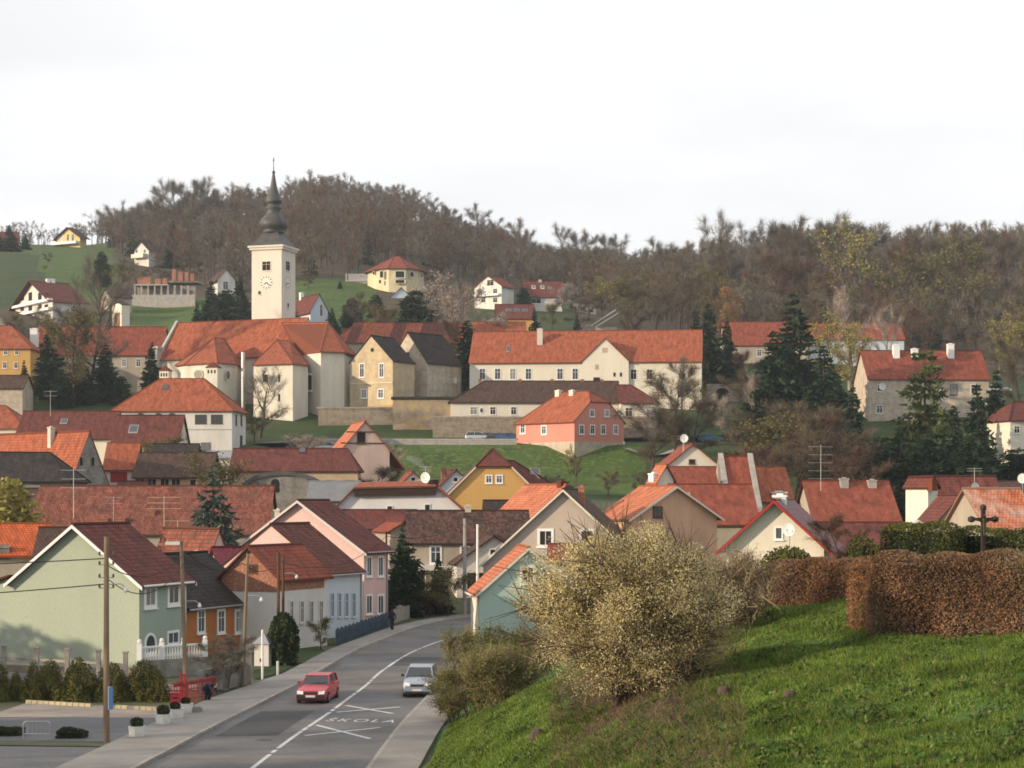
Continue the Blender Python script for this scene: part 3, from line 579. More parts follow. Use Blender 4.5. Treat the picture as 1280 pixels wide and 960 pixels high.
def whitehall():
    D=188; o=Vector(at(415,640,D)); t=empty('white_hall',(o.x,o.y,2.5),R(1),'wide white hall with flat topped gable and dark band under its eave','building'); k=D/F; Z=lambda y:Zp(y,D)-2.5
    pts=[(0,Z(641)),(28*k,Z(611)),(130*k,Z(609)),(166*k,Z(641))]; dp=15; b=MB(); b.poly([(0,0,0)]+[(x,0,z) for x,z in pts]+[(166*k,0,0)]); b.poly([(0,0,0),(0,dp,0),(0,dp,pts[0][1]),(0,0,pts[0][1])]); b.poly([(166*k,0,0),(166*k,dp,0),(166*k,dp,pts[3][1]),(166*k,0,pts[3][1])]); b.build('wall',plaster('hall_white',(.66,.66,.65),.85),t)
    r=MB(); r.slab([(-.3,-.5,pts[0][1]-.25),(-.3,dp,pts[0][1]-.25),(pts[1][0],dp,pts[1][1]),(pts[1][0],-.5,pts[1][1])],.16); r.slab([(pts[3][0]+.3,-.5,pts[3][1]-.25),(pts[3][0]+.3,dp,pts[3][1]-.25),(pts[2][0],dp,pts[2][1]),(pts[2][0],-.5,pts[2][1])],.16)
    r.slab([(pts[1][0],-.6,pts[1][1]),(pts[2][0],-.6,pts[2][1]),(pts[2][0],dp*.5,pts[2][1]+.55),(pts[1][0],dp*.5,pts[1][1]+.55)],.16); r.build('roof',T_or,t)
    MB().hexa([(pts[1][0],-.45,pts[1][1]-.75),(pts[2][0],-.45,pts[2][1]-.75),(pts[2][0],.0,pts[2][1]-.75),(pts[1][0],.0,pts[1][1]-.75),(pts[1][0],-.45,pts[1][1]-.02),(pts[2][0],-.45,pts[2][1]-.02),(pts[2][0],.0,pts[2][1]-.02),(pts[1][0],.0,pts[1][1]-.02)]).build('eave_band',T_brn,t)
    for x,y in ((119,634),(72,636)): q=MB().box(x*k-.32,-.06,Z(y)-.35,x*k+.32,0.02,Z(y)+.35).build('window',white,t); MB().box(x*k-.22,-.09,Z(y)-.25,x*k+.22,-.05,Z(y)+.25).build('pane',darkhole,q)
    MB().box((541-415)*k-.5,1.5,pts[2][1]-.2,(541-415)*k+.5,2.3,pts[2][1]+.75).build('chimney',T_brn,t)
whitehall()
h=H('red_brown_roofed_house','low house with rusty red roof in front of white hall','house',425,182,2,517,None,661,639,'x',None,W_bg,T_drk,Ly=8)
h=H('small_dark_gable_house','small low house with dark roof and tiny gable beside dark tree','house',488,176,20,520,None,664,654,'y',None,W_bg,T_red,Ly=5)
h=H('white_gable_house','tiny white gable house with dish behind white hall','house',505,232,10,528,None,602,590,'y',None,W_crm,T_red,Ly=6); h.win('F',514,597,519,601,pm=darkhole,bars=(0,0)); 
h=H('white_blue_gable_house','small bluish white gable house left of the ochre house','house',549,228,8,592,None,609,588,'y',None,W_blue,T_drk,Ly=8); h.win('F',567,597,572,602,pm=darkhole,bars=(0,0)); h.chim(555,585,.2,.7,m=brickm)
h=H('ochre_house','ochre house with clipped gable cream verges and twin white windows','house',558,206,3,676,None,620,562,'y',None,W_yel,T_drk,ends=(('j',.62,2.6),'g'),Ly=12,trim=W_crm,oh=.4,g=.3)
h.wins('F',(611,624),595,603,6,fr=.14); h.sky(668,.8)
h=H('ochre_house_wing','wing with dark red roof joined to the right of the ochre house','house',640,214,3,700,None,612,577,'x',None,W_yel,T_drk,Ly=11,ends=('g',('h',5))); h.sky(669,.3,1.1,1.1)
h=H('low_brown_roof_house','low house with dark brown roof below the ochre house','house',608,190,2,682,None,640,627,'x',None,W_yel,T_brn,Ly=6)
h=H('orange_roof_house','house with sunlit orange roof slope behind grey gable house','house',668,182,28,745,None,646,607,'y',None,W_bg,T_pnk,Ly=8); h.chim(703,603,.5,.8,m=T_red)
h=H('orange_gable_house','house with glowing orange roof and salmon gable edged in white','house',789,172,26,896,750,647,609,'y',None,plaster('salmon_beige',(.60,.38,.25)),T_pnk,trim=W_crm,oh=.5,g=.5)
h.win('F',817,634,827,646,fm=woodw,pm=glass2)
h=H('wide_red_roofed_house','house with very wide dark red roof right of the orange gable','house',845,186,0,947,None,655,607,'x',None,W_bg,T_red,Ly=13); h.sky(855,.3,1.4,2,m=W_bg)
h=H('cream_gable_house','cream gable house with tiny attic window and dish at its peak','house',836,216,4,897,None,581,556,'y',None,W_crm,T_red,Ly=9); h.win('F',862,575,868,579,fm=woodw,pm=darkhole,bars=(0,0))
h=H('red_roofed_wing','wing with red roof between cream gable and parapet walls','house',840,206,1,908,None,607,585,'x',None,W_crm,T_red,Ly=8)
h=H('tall_parapet_house','tall narrow red roof slope between two grey parapet walls','house',908,200,1,952,None,640,572,'x',None,W_bg,T_red,Ly=14,g=.0)
for a,yy in ((0,.0),(h.Lx-.5,0)):
    mb=MB(); o=.5; mb.hexa([(a,-.2,h.ze-3),(a+.55,-.2,h.ze-3),(a+.55,h.Ly/2,h.zr-3),(a,h.Ly/2,h.zr-3),(a,-.2,h.ze+o),(a+.55,-.2,h.ze+o),(a+.55,h.Ly/2,h.zr+o),(a,h.Ly/2,h.zr+o)]); mb.build('parapet',concrete,h.root)
h=H('red_roofed_house','house with orange red roof and grey verge right of the parapets','house',953,204,2,990,None,626,586,'x',None,W_bg,T_or,Ly=11); h.chim(973,622,.08,1.6,m=W_crm)
h=H('turret_house','little cream turret with orange roof and white round chimney','outbuilding',822,200,30,842,812,600,582,'y',None,W_crm,T_pnk)
h.chim(818,597,.1,.9,m=white)
h=H('dark_red_metal_house','cream gable house with dark red metal roof and round dish','house',1030,120,76,1050,908,683,627,'x',2,W_crm,T_met,Lx=11,oh=.6,g=.6,trim=mat('red_barge',(.30,.03,.03)))
h.win('L',970,660,977,673,fr=.1,pm=glass2,bars=(0,0)); h.chim(975,622,.5,.8,m=white)
h=H('red_roofed_house','plain house with broad red roof and two grey chimneys by the cemetery','house',1020,184,0,1125,None,655,603,'x',None,W_bg,T_red,Ly=14); h.chim(1055,598,.44,.8,m=concrete); h.chim(1090,600,.44,.8,m=concrete)
h=H('low_red_roof_house','low red roofed house below the broad red roof','house',1015,160,0,1140,None,690,655,'x',None,W_bg,T_drk,Ly=9)
h=H('cream_walled_house','narrow sunlit cream block with small dark red roof beside the dark red slope','house',1160,157,35,1172,1132,608,598,'y',None,W_crm,T_drk,g=.2,oh=.2); h.chim(1165,601,.1,.6,m=T_or)
h=H('dark_red_roofed_house','house with dark red roof and dish right of the narrow cream block','house',1167,160,1,1262,None,652,597,'x',None,W_bg,T_drk,Ly=9,g=.05)
h=H('grey_gable_shed','grey plastered half gable leaning under the dark red roof','shed',1172,150,5,1226,None,652,621,'y',None,plaster('grey_green_plaster',(.35,.35,.29)),T_drk,Ly=5)
h=H('orange_slope_house','house with bright orange patched roof at the right edge','house',1236,125,5,1300,None,662,613,'x',None,W_bg,tile('patched_orange_tile',(.5,.15,.07),.3,(.55,.45,.38)),Ly=9)
h=H('dark_roofed_house','far house with dark brown roof at right edge behind orange slope','house',1255,190,3,1310,None,622,603,'x',None,W_bg,T_brn,Ly=8)
h=H('red_roofed_lodge','small lodge with dark red roof at right edge below the conifers','house',1263,262,15,1300,None,525,503,'x',None,W_crm,T_drk,Ly=9,ends=(('h',3),'g')); h.win('F',1268,533,1274,541,pm=darkhole)
# ===== castle hill
h=H('church','church nave with large orange roof and stepped western parapet','church',366,350,68,381,201,442,398,'y',None,W_crm,T_or,Lx=12,oh=.5,g=.1)
mb=MB(); L=h.Ly; o=.55
for sgn in (0,1):
    b0,b1=(-.9,h.Lx/2) if sgn==0 else (h.Lx/2,h.Lx+.9); z0,z1=(h.ze-.4,h.zr) if sgn==0 else (h.zr,h.ze-.4)
    mb.hexa([(b0,L,z0-2),(b1,L,z1-2),(b1,L+.5,z1-2),(b0,L+.5,z0-2),(b0,L,z0+o),(b1,L,z1+o),(b1,L+.5,z1+o),(b0,L+.5,z0+o)])
mb.box(-1.4,L-.1,h.ze-2.5,0,L+.9,h.ze+1.6); mb.box(-1.6,L-.3,h.ze+1.6,.2,L+1.1,h.ze+2.1); mb.build('parapet',plaster('parapet_white',(.45,.43,.39)),h.root)
CH=h
def polyhouse(name,label,cat,pts,zb,ze,apex,assign,wall,roof,oh=.5,parent=None,gr=None):
    """footprint polygon with hipped roof: every footprint corner runs to apex[assign]"""
    c=sum((Vector(p) for p in pts),Vector((0,0)))/len(pts); root=parent or empty(name,(c.x,c.y,zb),0,label,cat,gr)
    M=root.matrix_world if parent is None else None
    def l(x,y,z):
        if parent is None: return Vector((x-c.x,y-c.y,z-zb))
        rz=parent.rotation_euler.z; v=Vector((x,y,z))-parent.location; return Matrix.Rotation(-rz,3,'Z')@v
    n=len(pts); mb=MB(); rf=MB()
    for k in range(n):
        p,q=pts[k],pts[(k+1)%n]; mb.poly([l(*p,zb),l(*q,zb),l(*q,ze),l(*p,ze)])
    E=[]
    for k,p in enumerate(pts):
        a=Vector(apex[assign[k]][:2]); v=Vector(p)-a; sc=1+oh/max(v.length,.1)*1.2; E.append((a+v*sc,))
    for k in range(n):
        k2=(k+1)%n; A=apex[assign[k]]; B=apex[assign[k2]]; p=E[k][0]; q=E[k2][0]; ps=[l(p.x,p.y,ze-.15),l(q.x,q.y,ze-.15)]
        ps+= [l(*A)] if assign[k]==assign[k2] else [l(*B),l(*A)]
        rf.slab(ps,.14); rf.tube(ps[0]+Vector((0,0,.12)),l(*A)+Vector((0,0,.12)),.12)
    if len(apex)>1: rf.tube(l(*apex[0])+Vector((0,0,.12)),l(*apex[1])+Vector((0,0,.12)),.12)
    w_=mb.build('wall' if parent is None else 'side_wall',wall,root); r_=rf.build('roof' if parent is None else 'side_roof',roof,root); return root,w_,r_
def A2(px,D): return ((px-640)*D/F,D)
def Zp(py,D): return CZ+(YH-py)*D/F
# choir with apse (world coords)
W_ch=plaster('church_grey_plaster',(.66,.62,.52),.75)
r,_,_=polyhouse('choir','church choir with tall plain walls and hipped orange roof right of nave','church choir',
  [A2(372,345),A2(401,338),A2(430,340),A2(441,347),A2(436,358),A2(384,362)],Zp(530,340),Zp(441,341),
  [(*A2(352,354),Zp(404,354)),(*A2(410,349),Zp(404,349))],[0,1,1,1,1,0],W_ch,T_or)
def wallbit(root,px,py,w,h_,D,name,m,style='arch',th=0,fm=None):
    """window on a far wall, put a little in front of it"""
    p=at(px,py,D); rz=root.rotation_euler.z; v=Matrix.Rotation(-rz,3,'Z')@(p-root.location); a=w*D/F/2; b=h_*D/F/2; ang=R(th)-rz
    ux=Vector((math.cos(ang),math.sin(ang),0)); uz=Vector((0,0,1)); n=Vector((math.sin(ang),-math.cos(ang),0))
    if style=='arch': pts=[(-a,-b)]+[(-a*math.cos(math.pi*k/8),b-a+a*math.sin(math.pi*k/8)) for k in range(9)]+[(a,-b)]
    elif style=='round': pts=[(a*math.cos(k*math.pi/8),b*math.sin(k*math.pi/8)) for k in range(16)]
    else: pts=[(-a,-b),(-a,b),(a,b),(a,-b)]
    mb=MB(); P0=[v+ux*x+uz*z for x,z in pts]; mb.poly([q+n*.05 for q in P0]); m_=len(pts)
    fb=MB()
    for k in range(m_):
        (x0,z0),(x1,z1)=pts[k],pts[(k+1)%m_]; e=1.22
        c=[v+ux*x0+uz*z0,v+ux*x1+uz*z1,v+ux*x1*e+uz*z1*e,v+ux*x0*e+uz*z0*e]; fb.hexa([q-n*.3 for q in c]+[q+n*.1 for q in c])
    f=fb.build(name,fm or W_crm,root); mb.build('pane',m,f)
wallbit(r,387,478,6,19,340.6,'window',darkhole,'arch',-13)
mb=MB()
# chapels
rc,_,_=polyhouse('south_chapel','round ended side chapel with orange pyramid roof left of metal flue','chapel',
  [A2(222,344),A2(233,341),A2(272,337),A2(296,341),A2(301,349),A2(235,355)],Zp(520,340),Zp(455,340),
  [(*A2(268,350),Zp(423,350)),(*A2(280,352),Zp(424,352))],[0,0,0,1,1,0],W_ch,T_or)
wallbit(rc,248,468,10,10,338.8,'window',mat('pale_pane',(.35,.33,.28)),'round',-4); wallbit(rc,285,469,5,11,338.3,'window',glass2,'round',28)
rc2,_,_=polyhouse('east_chapel','square side chapel with orange hipped roof and three small dark windows','chapel',
  [A2(317,336),A2(366,333),A2(385,338),A2(384,348),A2(322,350)],Zp(528,333),Zp(455,334),
  [(*A2(346,346),Zp(426,346)),(*A2(362,347),Zp(427,347))],[0,0,1,1,0],W_ch,T_or)
for x,y in ((332,473),(351,473),(351,497)): wallbit(rc2,x,y,6.5,9,334.0,'window',darkhole,'sq',-3)
t=MB().tube((0,0,0),(0,0,Zp(441,340)-24),.35,n=10); o=t.build('metal_flue',mat('steel_flue',(.5,.5,.5),.35,.5,.8)); o.location=(*A2(304,339),24.0); tag(o,'tall shiny metal flue pipe standing between the two chapels','flue')
for px,D,yt,yb,lab in ((207,343,460,480,'little cream chimney turret with red cap at the church west wall'),(267,335,456,490,'little white turret with red cap against the round ended chapel')):
    ww=(12 if px<250 else 15)*D/F; e=empty('chimney_turret',(*A2(px,D),Zp(yb+20,D)),R(-10),lab,'chimney'); hh=Zp(yt+4,D)-Zp(yb+20,D)
    MB().box(-ww/2,-ww/2,0,ww/2,ww/2,hh).build('shaft',W_ch,e); b=MB(); o=ww/2+.2
    b.lathe([(o*1.35,0),(o*1.2,.15),(.1,1.0)],(0,0,hh),4); b.build('cap',T_red,e)
    v=MB(); 
    for k in (-1,0,1): v.box(k*ww*.28-.14,-ww/2-.02,hh-1.0,k*ww*.28+.14,-ww/2+.1,hh-.4)
    v.build('vent',darkhole,e)
# tower
tw=empty('church_tower',(*A2(352,366),24),R(72),'tall cream church tower with black onion spire and clock','church tower')
c,sn=math.cos(R(72)),math.sin(R(72)); W_t=plaster('tower_plaster',(.64,.60,.51),.88,.3); TW=6.3; zt=Zp(309,366)-24
MB().box(0,0,0,TW,TW,zt).build('shaft',W_t,tw)
MB().box(-.35,-.35,zt-.35,TW+.35,TW+.35,zt+.1).box(-.6,-.6,zt+.1,TW+.6,TW+.6,zt+.45).build('cornice',W_t,tw)
spm=mottle('dark_slate',(.045,.045,.042),(.075,.075,.068),1,6,(.03,.03,.03),rough=.55,spec=.4); k=366/F
sp=MB(); cen=(TW/2,TW/2,zt+.4); 
sp.lathe([(4.8,0),(4.5,.35),(3.4,1.3),(2.5,2.4),(2.0,3.1)],cen,4,rot=0); sp.build('roof_skirt',spm,tw)
pr=[(13,288),(13.5,286),(12,285),(15,283),(17.6,279),(17.8,276),(16.5,272),(12.5,268),(9,264),(8,259),(9.6,257),(9.6,255.5),(8,254.5),(7.8,251),(10,249.5),(10.2,247.5),(8.6,243.5),(6.8,238),(4.8,232),(3.2,224),(1.9,216),(.9,210)]
b=MB(); b.lathe([(r_*k*1.04,(309-y)*k) for r_,y in pr],(TW/2,TW/2,zt),10); b.build('onion_dome',spm,tw,True)
b=MB(); 
for y,r_ in ((211,2.1),(196,1.1)): b.lathe([(max(.02,r_*k*math.sin(math.pi*j/8)),-(r_*k)*math.cos(math.pi*j/8)) for j in range(9)],(TW/2,TW/2,zt+(309-y)*k),10)
b.tube((TW/2,TW/2,zt+98*k),(TW/2,TW/2,zt+117*k),.1,.05); b.tube((TW/2-.35,TW/2,zt+115*k),(TW/2+.35,TW/2,zt+115*k),.05); b.build('finial',spm,tw)
class TWf: pass
tf=object.__new__(House); tf.C=Vector(A2(352,366)); tf.ux=Vector((c,sn)); tf.uy=Vector((-sn,c)); tf.Lx=tf.Ly=TW; tf.root=tw; tf.z0=24
for fc_,xx in (('L',333),('F',359.5)):
    wv=5 if fc_=='L' else 2.4
    o=tf.win(fc_,xx-wv,327,xx+wv,338,fm=W_t,pm=darkhole,bars=(1,1),fr=.15)
    a,z=tf.loc(fc_,xx,353); r_=1.25; cb=MB(); n=24
    def cp(r,an,o): return tf.fp(fc_,a+r*math.sin(an),z+r*math.cos(an),o)
    for j in range(n): cb.poly([cp(0,0,.04),cp(r_,2*math.pi*j/n,.04),cp(r_,2*math.pi*(j+1)/n,.04)])
    cf=cb.build('clock_face',mat('clock_white',(.68,.64,.55)),tw); hb=MB()
    for j in range(12):
        an=2*math.pi*j/12; d=.08; hb.poly([cp(r_*.98,an-d*.8,.06),cp(r_*.98,an+d*.8,.06),cp(r_*.70,an+d,.06),cp(r_*.70,an-d,.06)])
    for an,ln in ((4.0,.8),(2.2,.55)): hb.poly([cp(.12,an-1.2,.075),cp(ln*r_,an-.05,.075),cp(ln*r_,an+.05,.075),cp(.12,an+1.2,.075)])
    hb.build('clock_hands_and_ticks',mat('clock_black',(.05,.045,.04)),cf)
tf.win('L',323,364,326,368,fm=W_t,pm=darkhole,bars=(0,0)); tf.win('F',359,379,361,384,fm=W_t,pm=darkhole,bars=(0,0))
h=H('monastery_wing','long monastery wing with red roof running behind the choir','building',414,376,3,585,None,428,404,'x',None,W_bg,T_or,Ly=13,ends=(('h',5),'g'))
for i,(xa,xb) in enumerate(((432,446),(484,500),(520,560))):
    a0,_=h.axis_a(xa,h.W*.2); a1,_=h.axis_a(xb,h.W*.2); P=h.P; mb=MB(); z=lambda b:h.zroof(0,b)+.16
    mb.poly([P(a0,-.3,z(0)-.3*h.sl),P(a1,-.3,z(0)-.3*h.sl),P(a1+1.5,h.W/2,z(h.W/2)),P(a0+1.5,h.W/2,z(h.W/2))],[(0,0),(a1-a0,0),(a1-a0,9),(0,9)]); mb.build('darker_roof_patch',T_drk,h.roof)
h=H('yellow_gabled_wing','weathered yellow gabled wing with four windows above old wall','building',491,336,60,503,437.5,451,420,'x',None,W_old,T_blk,Lx=7,g=.15,oh=.2)
h.wins('L',(452.5,477),455,471,5,fr=.15); h.wins('L',(455,476),487,497,6,fr=.15); h.slab_part('string_course','L',490.5,478.5,438,479.5,W_crm,.1); h.win('L',463.5,435,467.5,440,'round',fm=W_old,pm=darkhole); h.slab_part('base_course','L',490.5,507,438,510,mat('base_orange',(.42,.27,.12)),.06)
h=H('weathered_gabled_hall','weathered plaster gabled hall with dark roof and oculus','building',534,344,52,577,486,453,416,'x',None,W_dirt,T_blk,g=.15,oh=.2)
h.win('L',507,440,512,446,'round',fm=W_old,pm=darkhole); h.win('F',567,472,571,479,fm=W_dirt,pm=white,bars=(0,0)); h.gutter(woodw)
h=H('old_terrace_wall','old patched yellow and stone retaining wall under the gabled halls','wall',491,325,0,650,None,499,498.2,'x',Zp(552,325),mottle('patched_wall',(.40,.29,.14),(.25,.205,.165),.55,2.6,(.32,.25,.20),bump=.5,c3w=.8,lo=.40,hi=.60),T_blk,Ly=1.2,oh=.2,t=.25)
h=H('grey_terrace_wall','grey stone retaining wall below the yellow gabled wing','wall',398,329,0,491,None,511,510.3,'x',Zp(552,329),stone,stone,Ly=1.0,oh=.1)
h=H('long_beige_hall','long beige hall with orange roof and central cross gable','building',877,342,84,885,587,450,413,'y',None,W_crm,T_or,Lx=13,oh=.45,g=.15)
h.wins('L',(603,622,641,660.5,700,719),461,474,6.5,fr=.12); h.wins('L',(792,812),462,474,7,fr=.1,pm=darkhole); h.win('L',849,462,856,474,pm=darkhole); h.win('L',848,489,855,497,pm=darkhole)
h.chim(675,411,.3,1.0); h.sky(635,.2,.5,1.4,'vent_pipe')
a0,_=h.loc('L',786,450); a1,_=h.loc('L',728,450); zz=h.ze; pk=Zp(425,346)-h.z0; am=(a0+a1)/2; d=2.0
mb=MB(); mb.poly([(-.6,a0,0),(-.6,a1,0),(-.6,a1,zz-.2),(-.6,am,pk),(-.6,a0,zz-.2)]); mb.poly([(-.6,a0,0),(.2,a0,0),(.2,a0,zz),(-.6,a0,zz-.2)]); mb.poly([(-.6,a1,0),(.2,a1,0),(.2,a1,zz),(-.6,a1,zz-.2)]); mb.build('cross_gable',W_crm,h.root)
rb=MB(); bk=6.3; rb.slab([(-.8,a0-.4,zz-.5),(bk,a0-.4,zz-.5),(bk,am,pk),(-.8,am,pk)],.14); rb.slab([(-.8,a1+.4,zz-.5),(bk,a1+.4,zz-.5),(bk,am,pk),(-.8,am,pk)],.14); rb.build('cross_gable_roof',T_or,h.root)
h.root['_']=0; del h.root['_']
S2=h; hh=h
def gw(x0,y0,x1,y1,pm=darkhole):
    a0,_=hh.loc('L',x0,(y0+y1)/2); a1,_=hh.loc('L',x1,0); _,z1=hh.loc('L',(x0+x1)/2,y0); _,z0=hh.loc('L',(x0+x1)/2,y1); mb=MB(); mb.box(-.66,a0,z0,-.55,a1,z1); mb.build('window',pm,hh.root)
gw(742,472,750,479); gw(767,466,769.5,471); gw(775,466,777.5,471); gw(753,435,759,441,plaster('niche',(.45,.36,.26))); gw(744,456,748,462,plaster('niche',(.45,.36,.26)))
h=H('low_range','low cream range with dark brown and red hipped roof along the wall','building',563,322,2,775,None,502,477,'x',Zp(522,322),W_crm,T_brn,Ly=11,ends=(('h',6),'g'),oh=.4)
h.wins('F',(616,642),509,518,6,pm=darkhole); h.win('F',588,509,596,518); h.win('F',600,510,604,516,'round')
for x in (600,650,690,728,752): h.chim(x,475.5,.5,.5,m=brickm)
h=H('low_range_end','red roofed end of the low cream range with tall recessed windows','building',775.5,321,2,822,None,503,482,'x',Zp(526,321),W_crm,T_drk,Ly=10,ends=('g',('h',4)),oh=.4); h.win('F',782,510,790,520,pm=darkhole); h.win('F',808,512,818,521,pm=plaster('mural',(.3,.25,.33)))
h=H('stone_terrace_wall','long rough stone wall under the low cream range','wall',541,318.5,1,822,None,522.5,522,'x',Zp(548,319),stone,stone,Ly=1.0,oh=.05)
h=H('salmon_pink_house','salmon pink house with clipped orange gable roof on stone base','house',718,300,42,780,645.5,526,489,'y',Zp(581,300),W_salm,T_or,ends=(('j',.62,2.4),('h',4.5)),oh=.35,g=.15)
zs=Zp(552,300)-h.z0; mb=MB(); mb.box(-.12,-.12,0,h.Lx+.12,h.Ly+.12,zs); mb.build('stone_base',mottle('pale_stone',(.50,.43,.33),(.36,.32,.26),.6,2,(.30,.27,.22),bump=.3),h.root)
h.wins('F',(727,740.5,754,769.5),532,542,4.6,fr=.16,bars=(1,1)); h.wins('F',(740,758.5),513,520,4.4,fr=.16); h.win('L',677.5,533,682.5,542,fr=.2); h.win('L',651,531,656,541,fr=.2)
h.chim(698.5,488,.47,.9,m=W_crm); h.chim(716,488,.47,.9,m=W_crm); h.slab_part('corner_pillar','F',778,552,780,571,white,.2); h.win('F',700.5+36,0,0,0) if False else None
h=H('slope_road_wall','low grey wall edging the castle access road','wall',398,306,.5,646,None,550,549.6,'x',Zp(556,306),concrete,concrete,Ly=.5,oh=.02,g=.0,t=.08)
# gate arch by the beige hall
ga=empty('gate_arch',(*A2(884,352),24),0,'grey stone wall with dark arched gateway beside the beige hall','gateway'); k=352/F; g_=MB(); wz=Zp(480,352)-24; xw=(932-884)*k
ax0,ax1,az=10*k,28*k,Zp(492,352)-24
g_.box(0,0,0,ax0,.8,wz); g_.box(ax1,0,0,xw,.8,wz); g_.box(ax0,0,az+1.1,ax1,.8,wz)
for j in range(10):
    t0,t1=math.pi*j/10,math.pi*(j+1)/10; m_=(ax0+ax1)/2; r_=(ax1-ax0)/2
    p=[(m_-r_*math.cos(t0),az+1.05*math.sin(t0)),(m_-r_*math.cos(t1),az+1.05*math.sin(t1))]
    g_.hexa([(p[0][0],0.002,p[0][1]),(p[1][0],0.002,p[1][1]),(p[1][0],.798,p[1][1]),(p[0][0],.798,p[0][1]),(p[0][0],0.002,az+1.12),(p[1][0],.002,az+1.12),(p[1][0],.798,az+1.12),(p[0][0],.798,az+1.12)])
g_.build('wall',mottle('gate_stone',(.36,.33,.28),(.28,.25,.22),.5,3),ga); MB().box(ax0-.2,2.5,0,ax1+.2,2.7,wz-.3).build('passage',darkhole,ga)
h=H('long_grey_building','plain grey building with red roof and white chimneys among conifers','building',1086,334,2,1236,None,473,439,'x',None,W_dirt,T_red,Ly=12)
for x,y in ((1120,431),(1143,436),(1188,430)): h.chim(x,y,.4,1.1,m=white)
h.win('F',1097,481,1103,489,pm=darkhole); h.win('F',1188,481,1196,493,fm=greenp); h.win('F',1214,481,1222,492,pm=darkhole); h.win('F',1096,507,1103,516,pm=glass2)
dish(1103,483,331,.6,'small round dish on the grey building wall')
h=H('red_roofed_hall','distant hall with bright red roof left of the giant conifer','building',908,420,1,1010,None,431,403,'x',None,W_bg,T_red,Ly=13); h.wins('F',(949,966),437,445,5)
h=H('red_roofed_hall','distant hall with bright red roof behind the pale bare tree','building',1012,422,1,1130,None,424,405,'x',None,W_blue,T_red,Ly=12)
h=H('yellow_hipped_house','yellow house with orange hipped roof at left edge of castle hill','house',-25,357,1,38,None,435,408,'x',None,W_yel,T_or,Ly=12,ends=('g',('h',5))); h.wins('F',(7,21),438,443,4,pm=darkhole); h.wins('F',(6,20),453,460,4,pm=darkhole)
h=H('long_castle_range','long weathered range with red roof behind bare tree and conifers','building',38,365,1,200,None,443,409,'x',None,W_bg,T_red,Ly=13)
for x in (50,90,120,155,173): h.win('F',x-2.5,449,x+2.5,458)
h.chim(43,411,.1,1.4,m=white)
h=H('brown_roofed_cottage','low cottage with dark brown roof under the yellow hipped house','cottage',-20,330,1,28,None,485,470,'x',None,W_dirt,T_brn,Ly=8)
h=H('transformer_tower','narrow cream tower house with brick panel above the castle range','tower',152,398,35,162,140,381,378,'x',None,W_crm,T_brn,oh=.1,g=.1); h.slab_part('brick_panel','L',150,391,143,409,brickm,.05)
# ===== hill houses
h=H('white_chalet','white chalet with tiered balconies and dark red roof on the left hill','house',66,470,35,104,19,376,352,'x',None,W_wht,T_drk,oh=.9,g=1.4)
for y in (378,389): h.slab_part('balcony','L',66,y,20,y+3,white,1.2)
for x in (28,38,50,58): h.win('L',x-2,366,x+2,375,fm=woodw,pm=darkhole); h.win('L',x-2,381,x+2,388,fm=woodw,pm=darkhole)
h.chim(60,349,.5,.9,m=white); h.chim(66,349,.5,.9,m=white)
h=H('yellow_hilltop_house','yellow house with dark roof on the hilltop meadow','house',100,745,60,108,71,296,285,'x',None,plaster('hill_yellow',(.62,.48,.20)),T_brn,oh=1.2,g=1.2); h.wins('L',(77,85,91),293,301,3); h.slab_part('terrace','L',100,303,70,306,white,2.5)
h=H('small_hill_cottage','small grey white cottage near the hilltop woods','cottage',186,655,55,194,168,311,301,'x',None,W_wht,T_brn,oh=.8,g=1.0); h.wins('L',(171,181),312,316,2.5,pm=darkhole); h.slab_part('terrace','L',184,318,169,323,W_crm,2.0)
cs=empty('building_site',(*A2(167,520),hz(*A2(167,520))-1),R(-4),'unfinished red brick house on concrete columns and slab','building'); k=520/F; z1=Zp(357,520)-cs.location.z; L_=(247-167)*k
b=MB(); b.box(0,0,z1,L_*.55,9,z1+.35); b.box(L_*.4,1,z1+.9,L_,9,z1+1.2); b.build('floor_slab',concrete,cs); MB().box(-.3,-.6,-6,L_*.98,-.2,z1-2.6).build('retaining_wall',concrete,cs); b=MB(); b.box(.3,2.5,0,L_*.95,2.8,z1); b.build('back_wall',greystone,cs)
for j in range(9): MB().box(j*L_/9.5+.1,.2,-1,j*L_/9.5+.45,.55,z1).build('column',concrete,cs)
for j,(a,b_,hh_) in enumerate(((.05,.26,2.1),(.33,.42,1.5),(.45,.52,1.6),(.60,.66,3.2),(.70,.77,2.6),(.80,.86,2.4),(.89,.95,2.0))): zz=z1+(.35 if a<.5 else 1.2); MB().box(L_*a,.6,zz,L_*b_,1.2,zz+hh_).build('brick_pier',brickm,cs)
h=H('small_brown_house','small house with brown roof between chalet and building site','house',138,500,30,165,None,371,362,'x',None,W_bg,T_brn,Ly=8)
h=H('white_hill_house','white gabled house half hidden by conifers left of the tower','house',272,545,25,294,None,349,337,'y',None,W_wht,T_brn,Ly=9,oh=.8); h.win('F',279,352,285,362,pm=glass2)
h=H('red_roofed_villa','villa with red roof and bluish white gable right of the tower','house',388,450,30,410,362,388,368,'y',None,W_blue,T_drk,oh=.5); h.chim(377,366,.5,.9,m=white); h.win('F',400,381,403,395,pm=darkhole)
ro,_,rr=polyhouse('octagonal_house','yellow many sided house with red pyramid roof below the wooded hill','house',
  [A2(459.5,556),A2(470,549),A2(486,545),A2(508,545),A2(523,549),A2(530,556),A2(520,566),A2(470,566)],Zp(372,550),Zp(337,548),[(*A2(493,557),Zp(321,557)),(*A2(499,557),Zp(321,557))],[0,0,0,1,1,1,1,0],plaster('octagon_yellow',(.62,.55,.36)),T_red,oh=1.0)
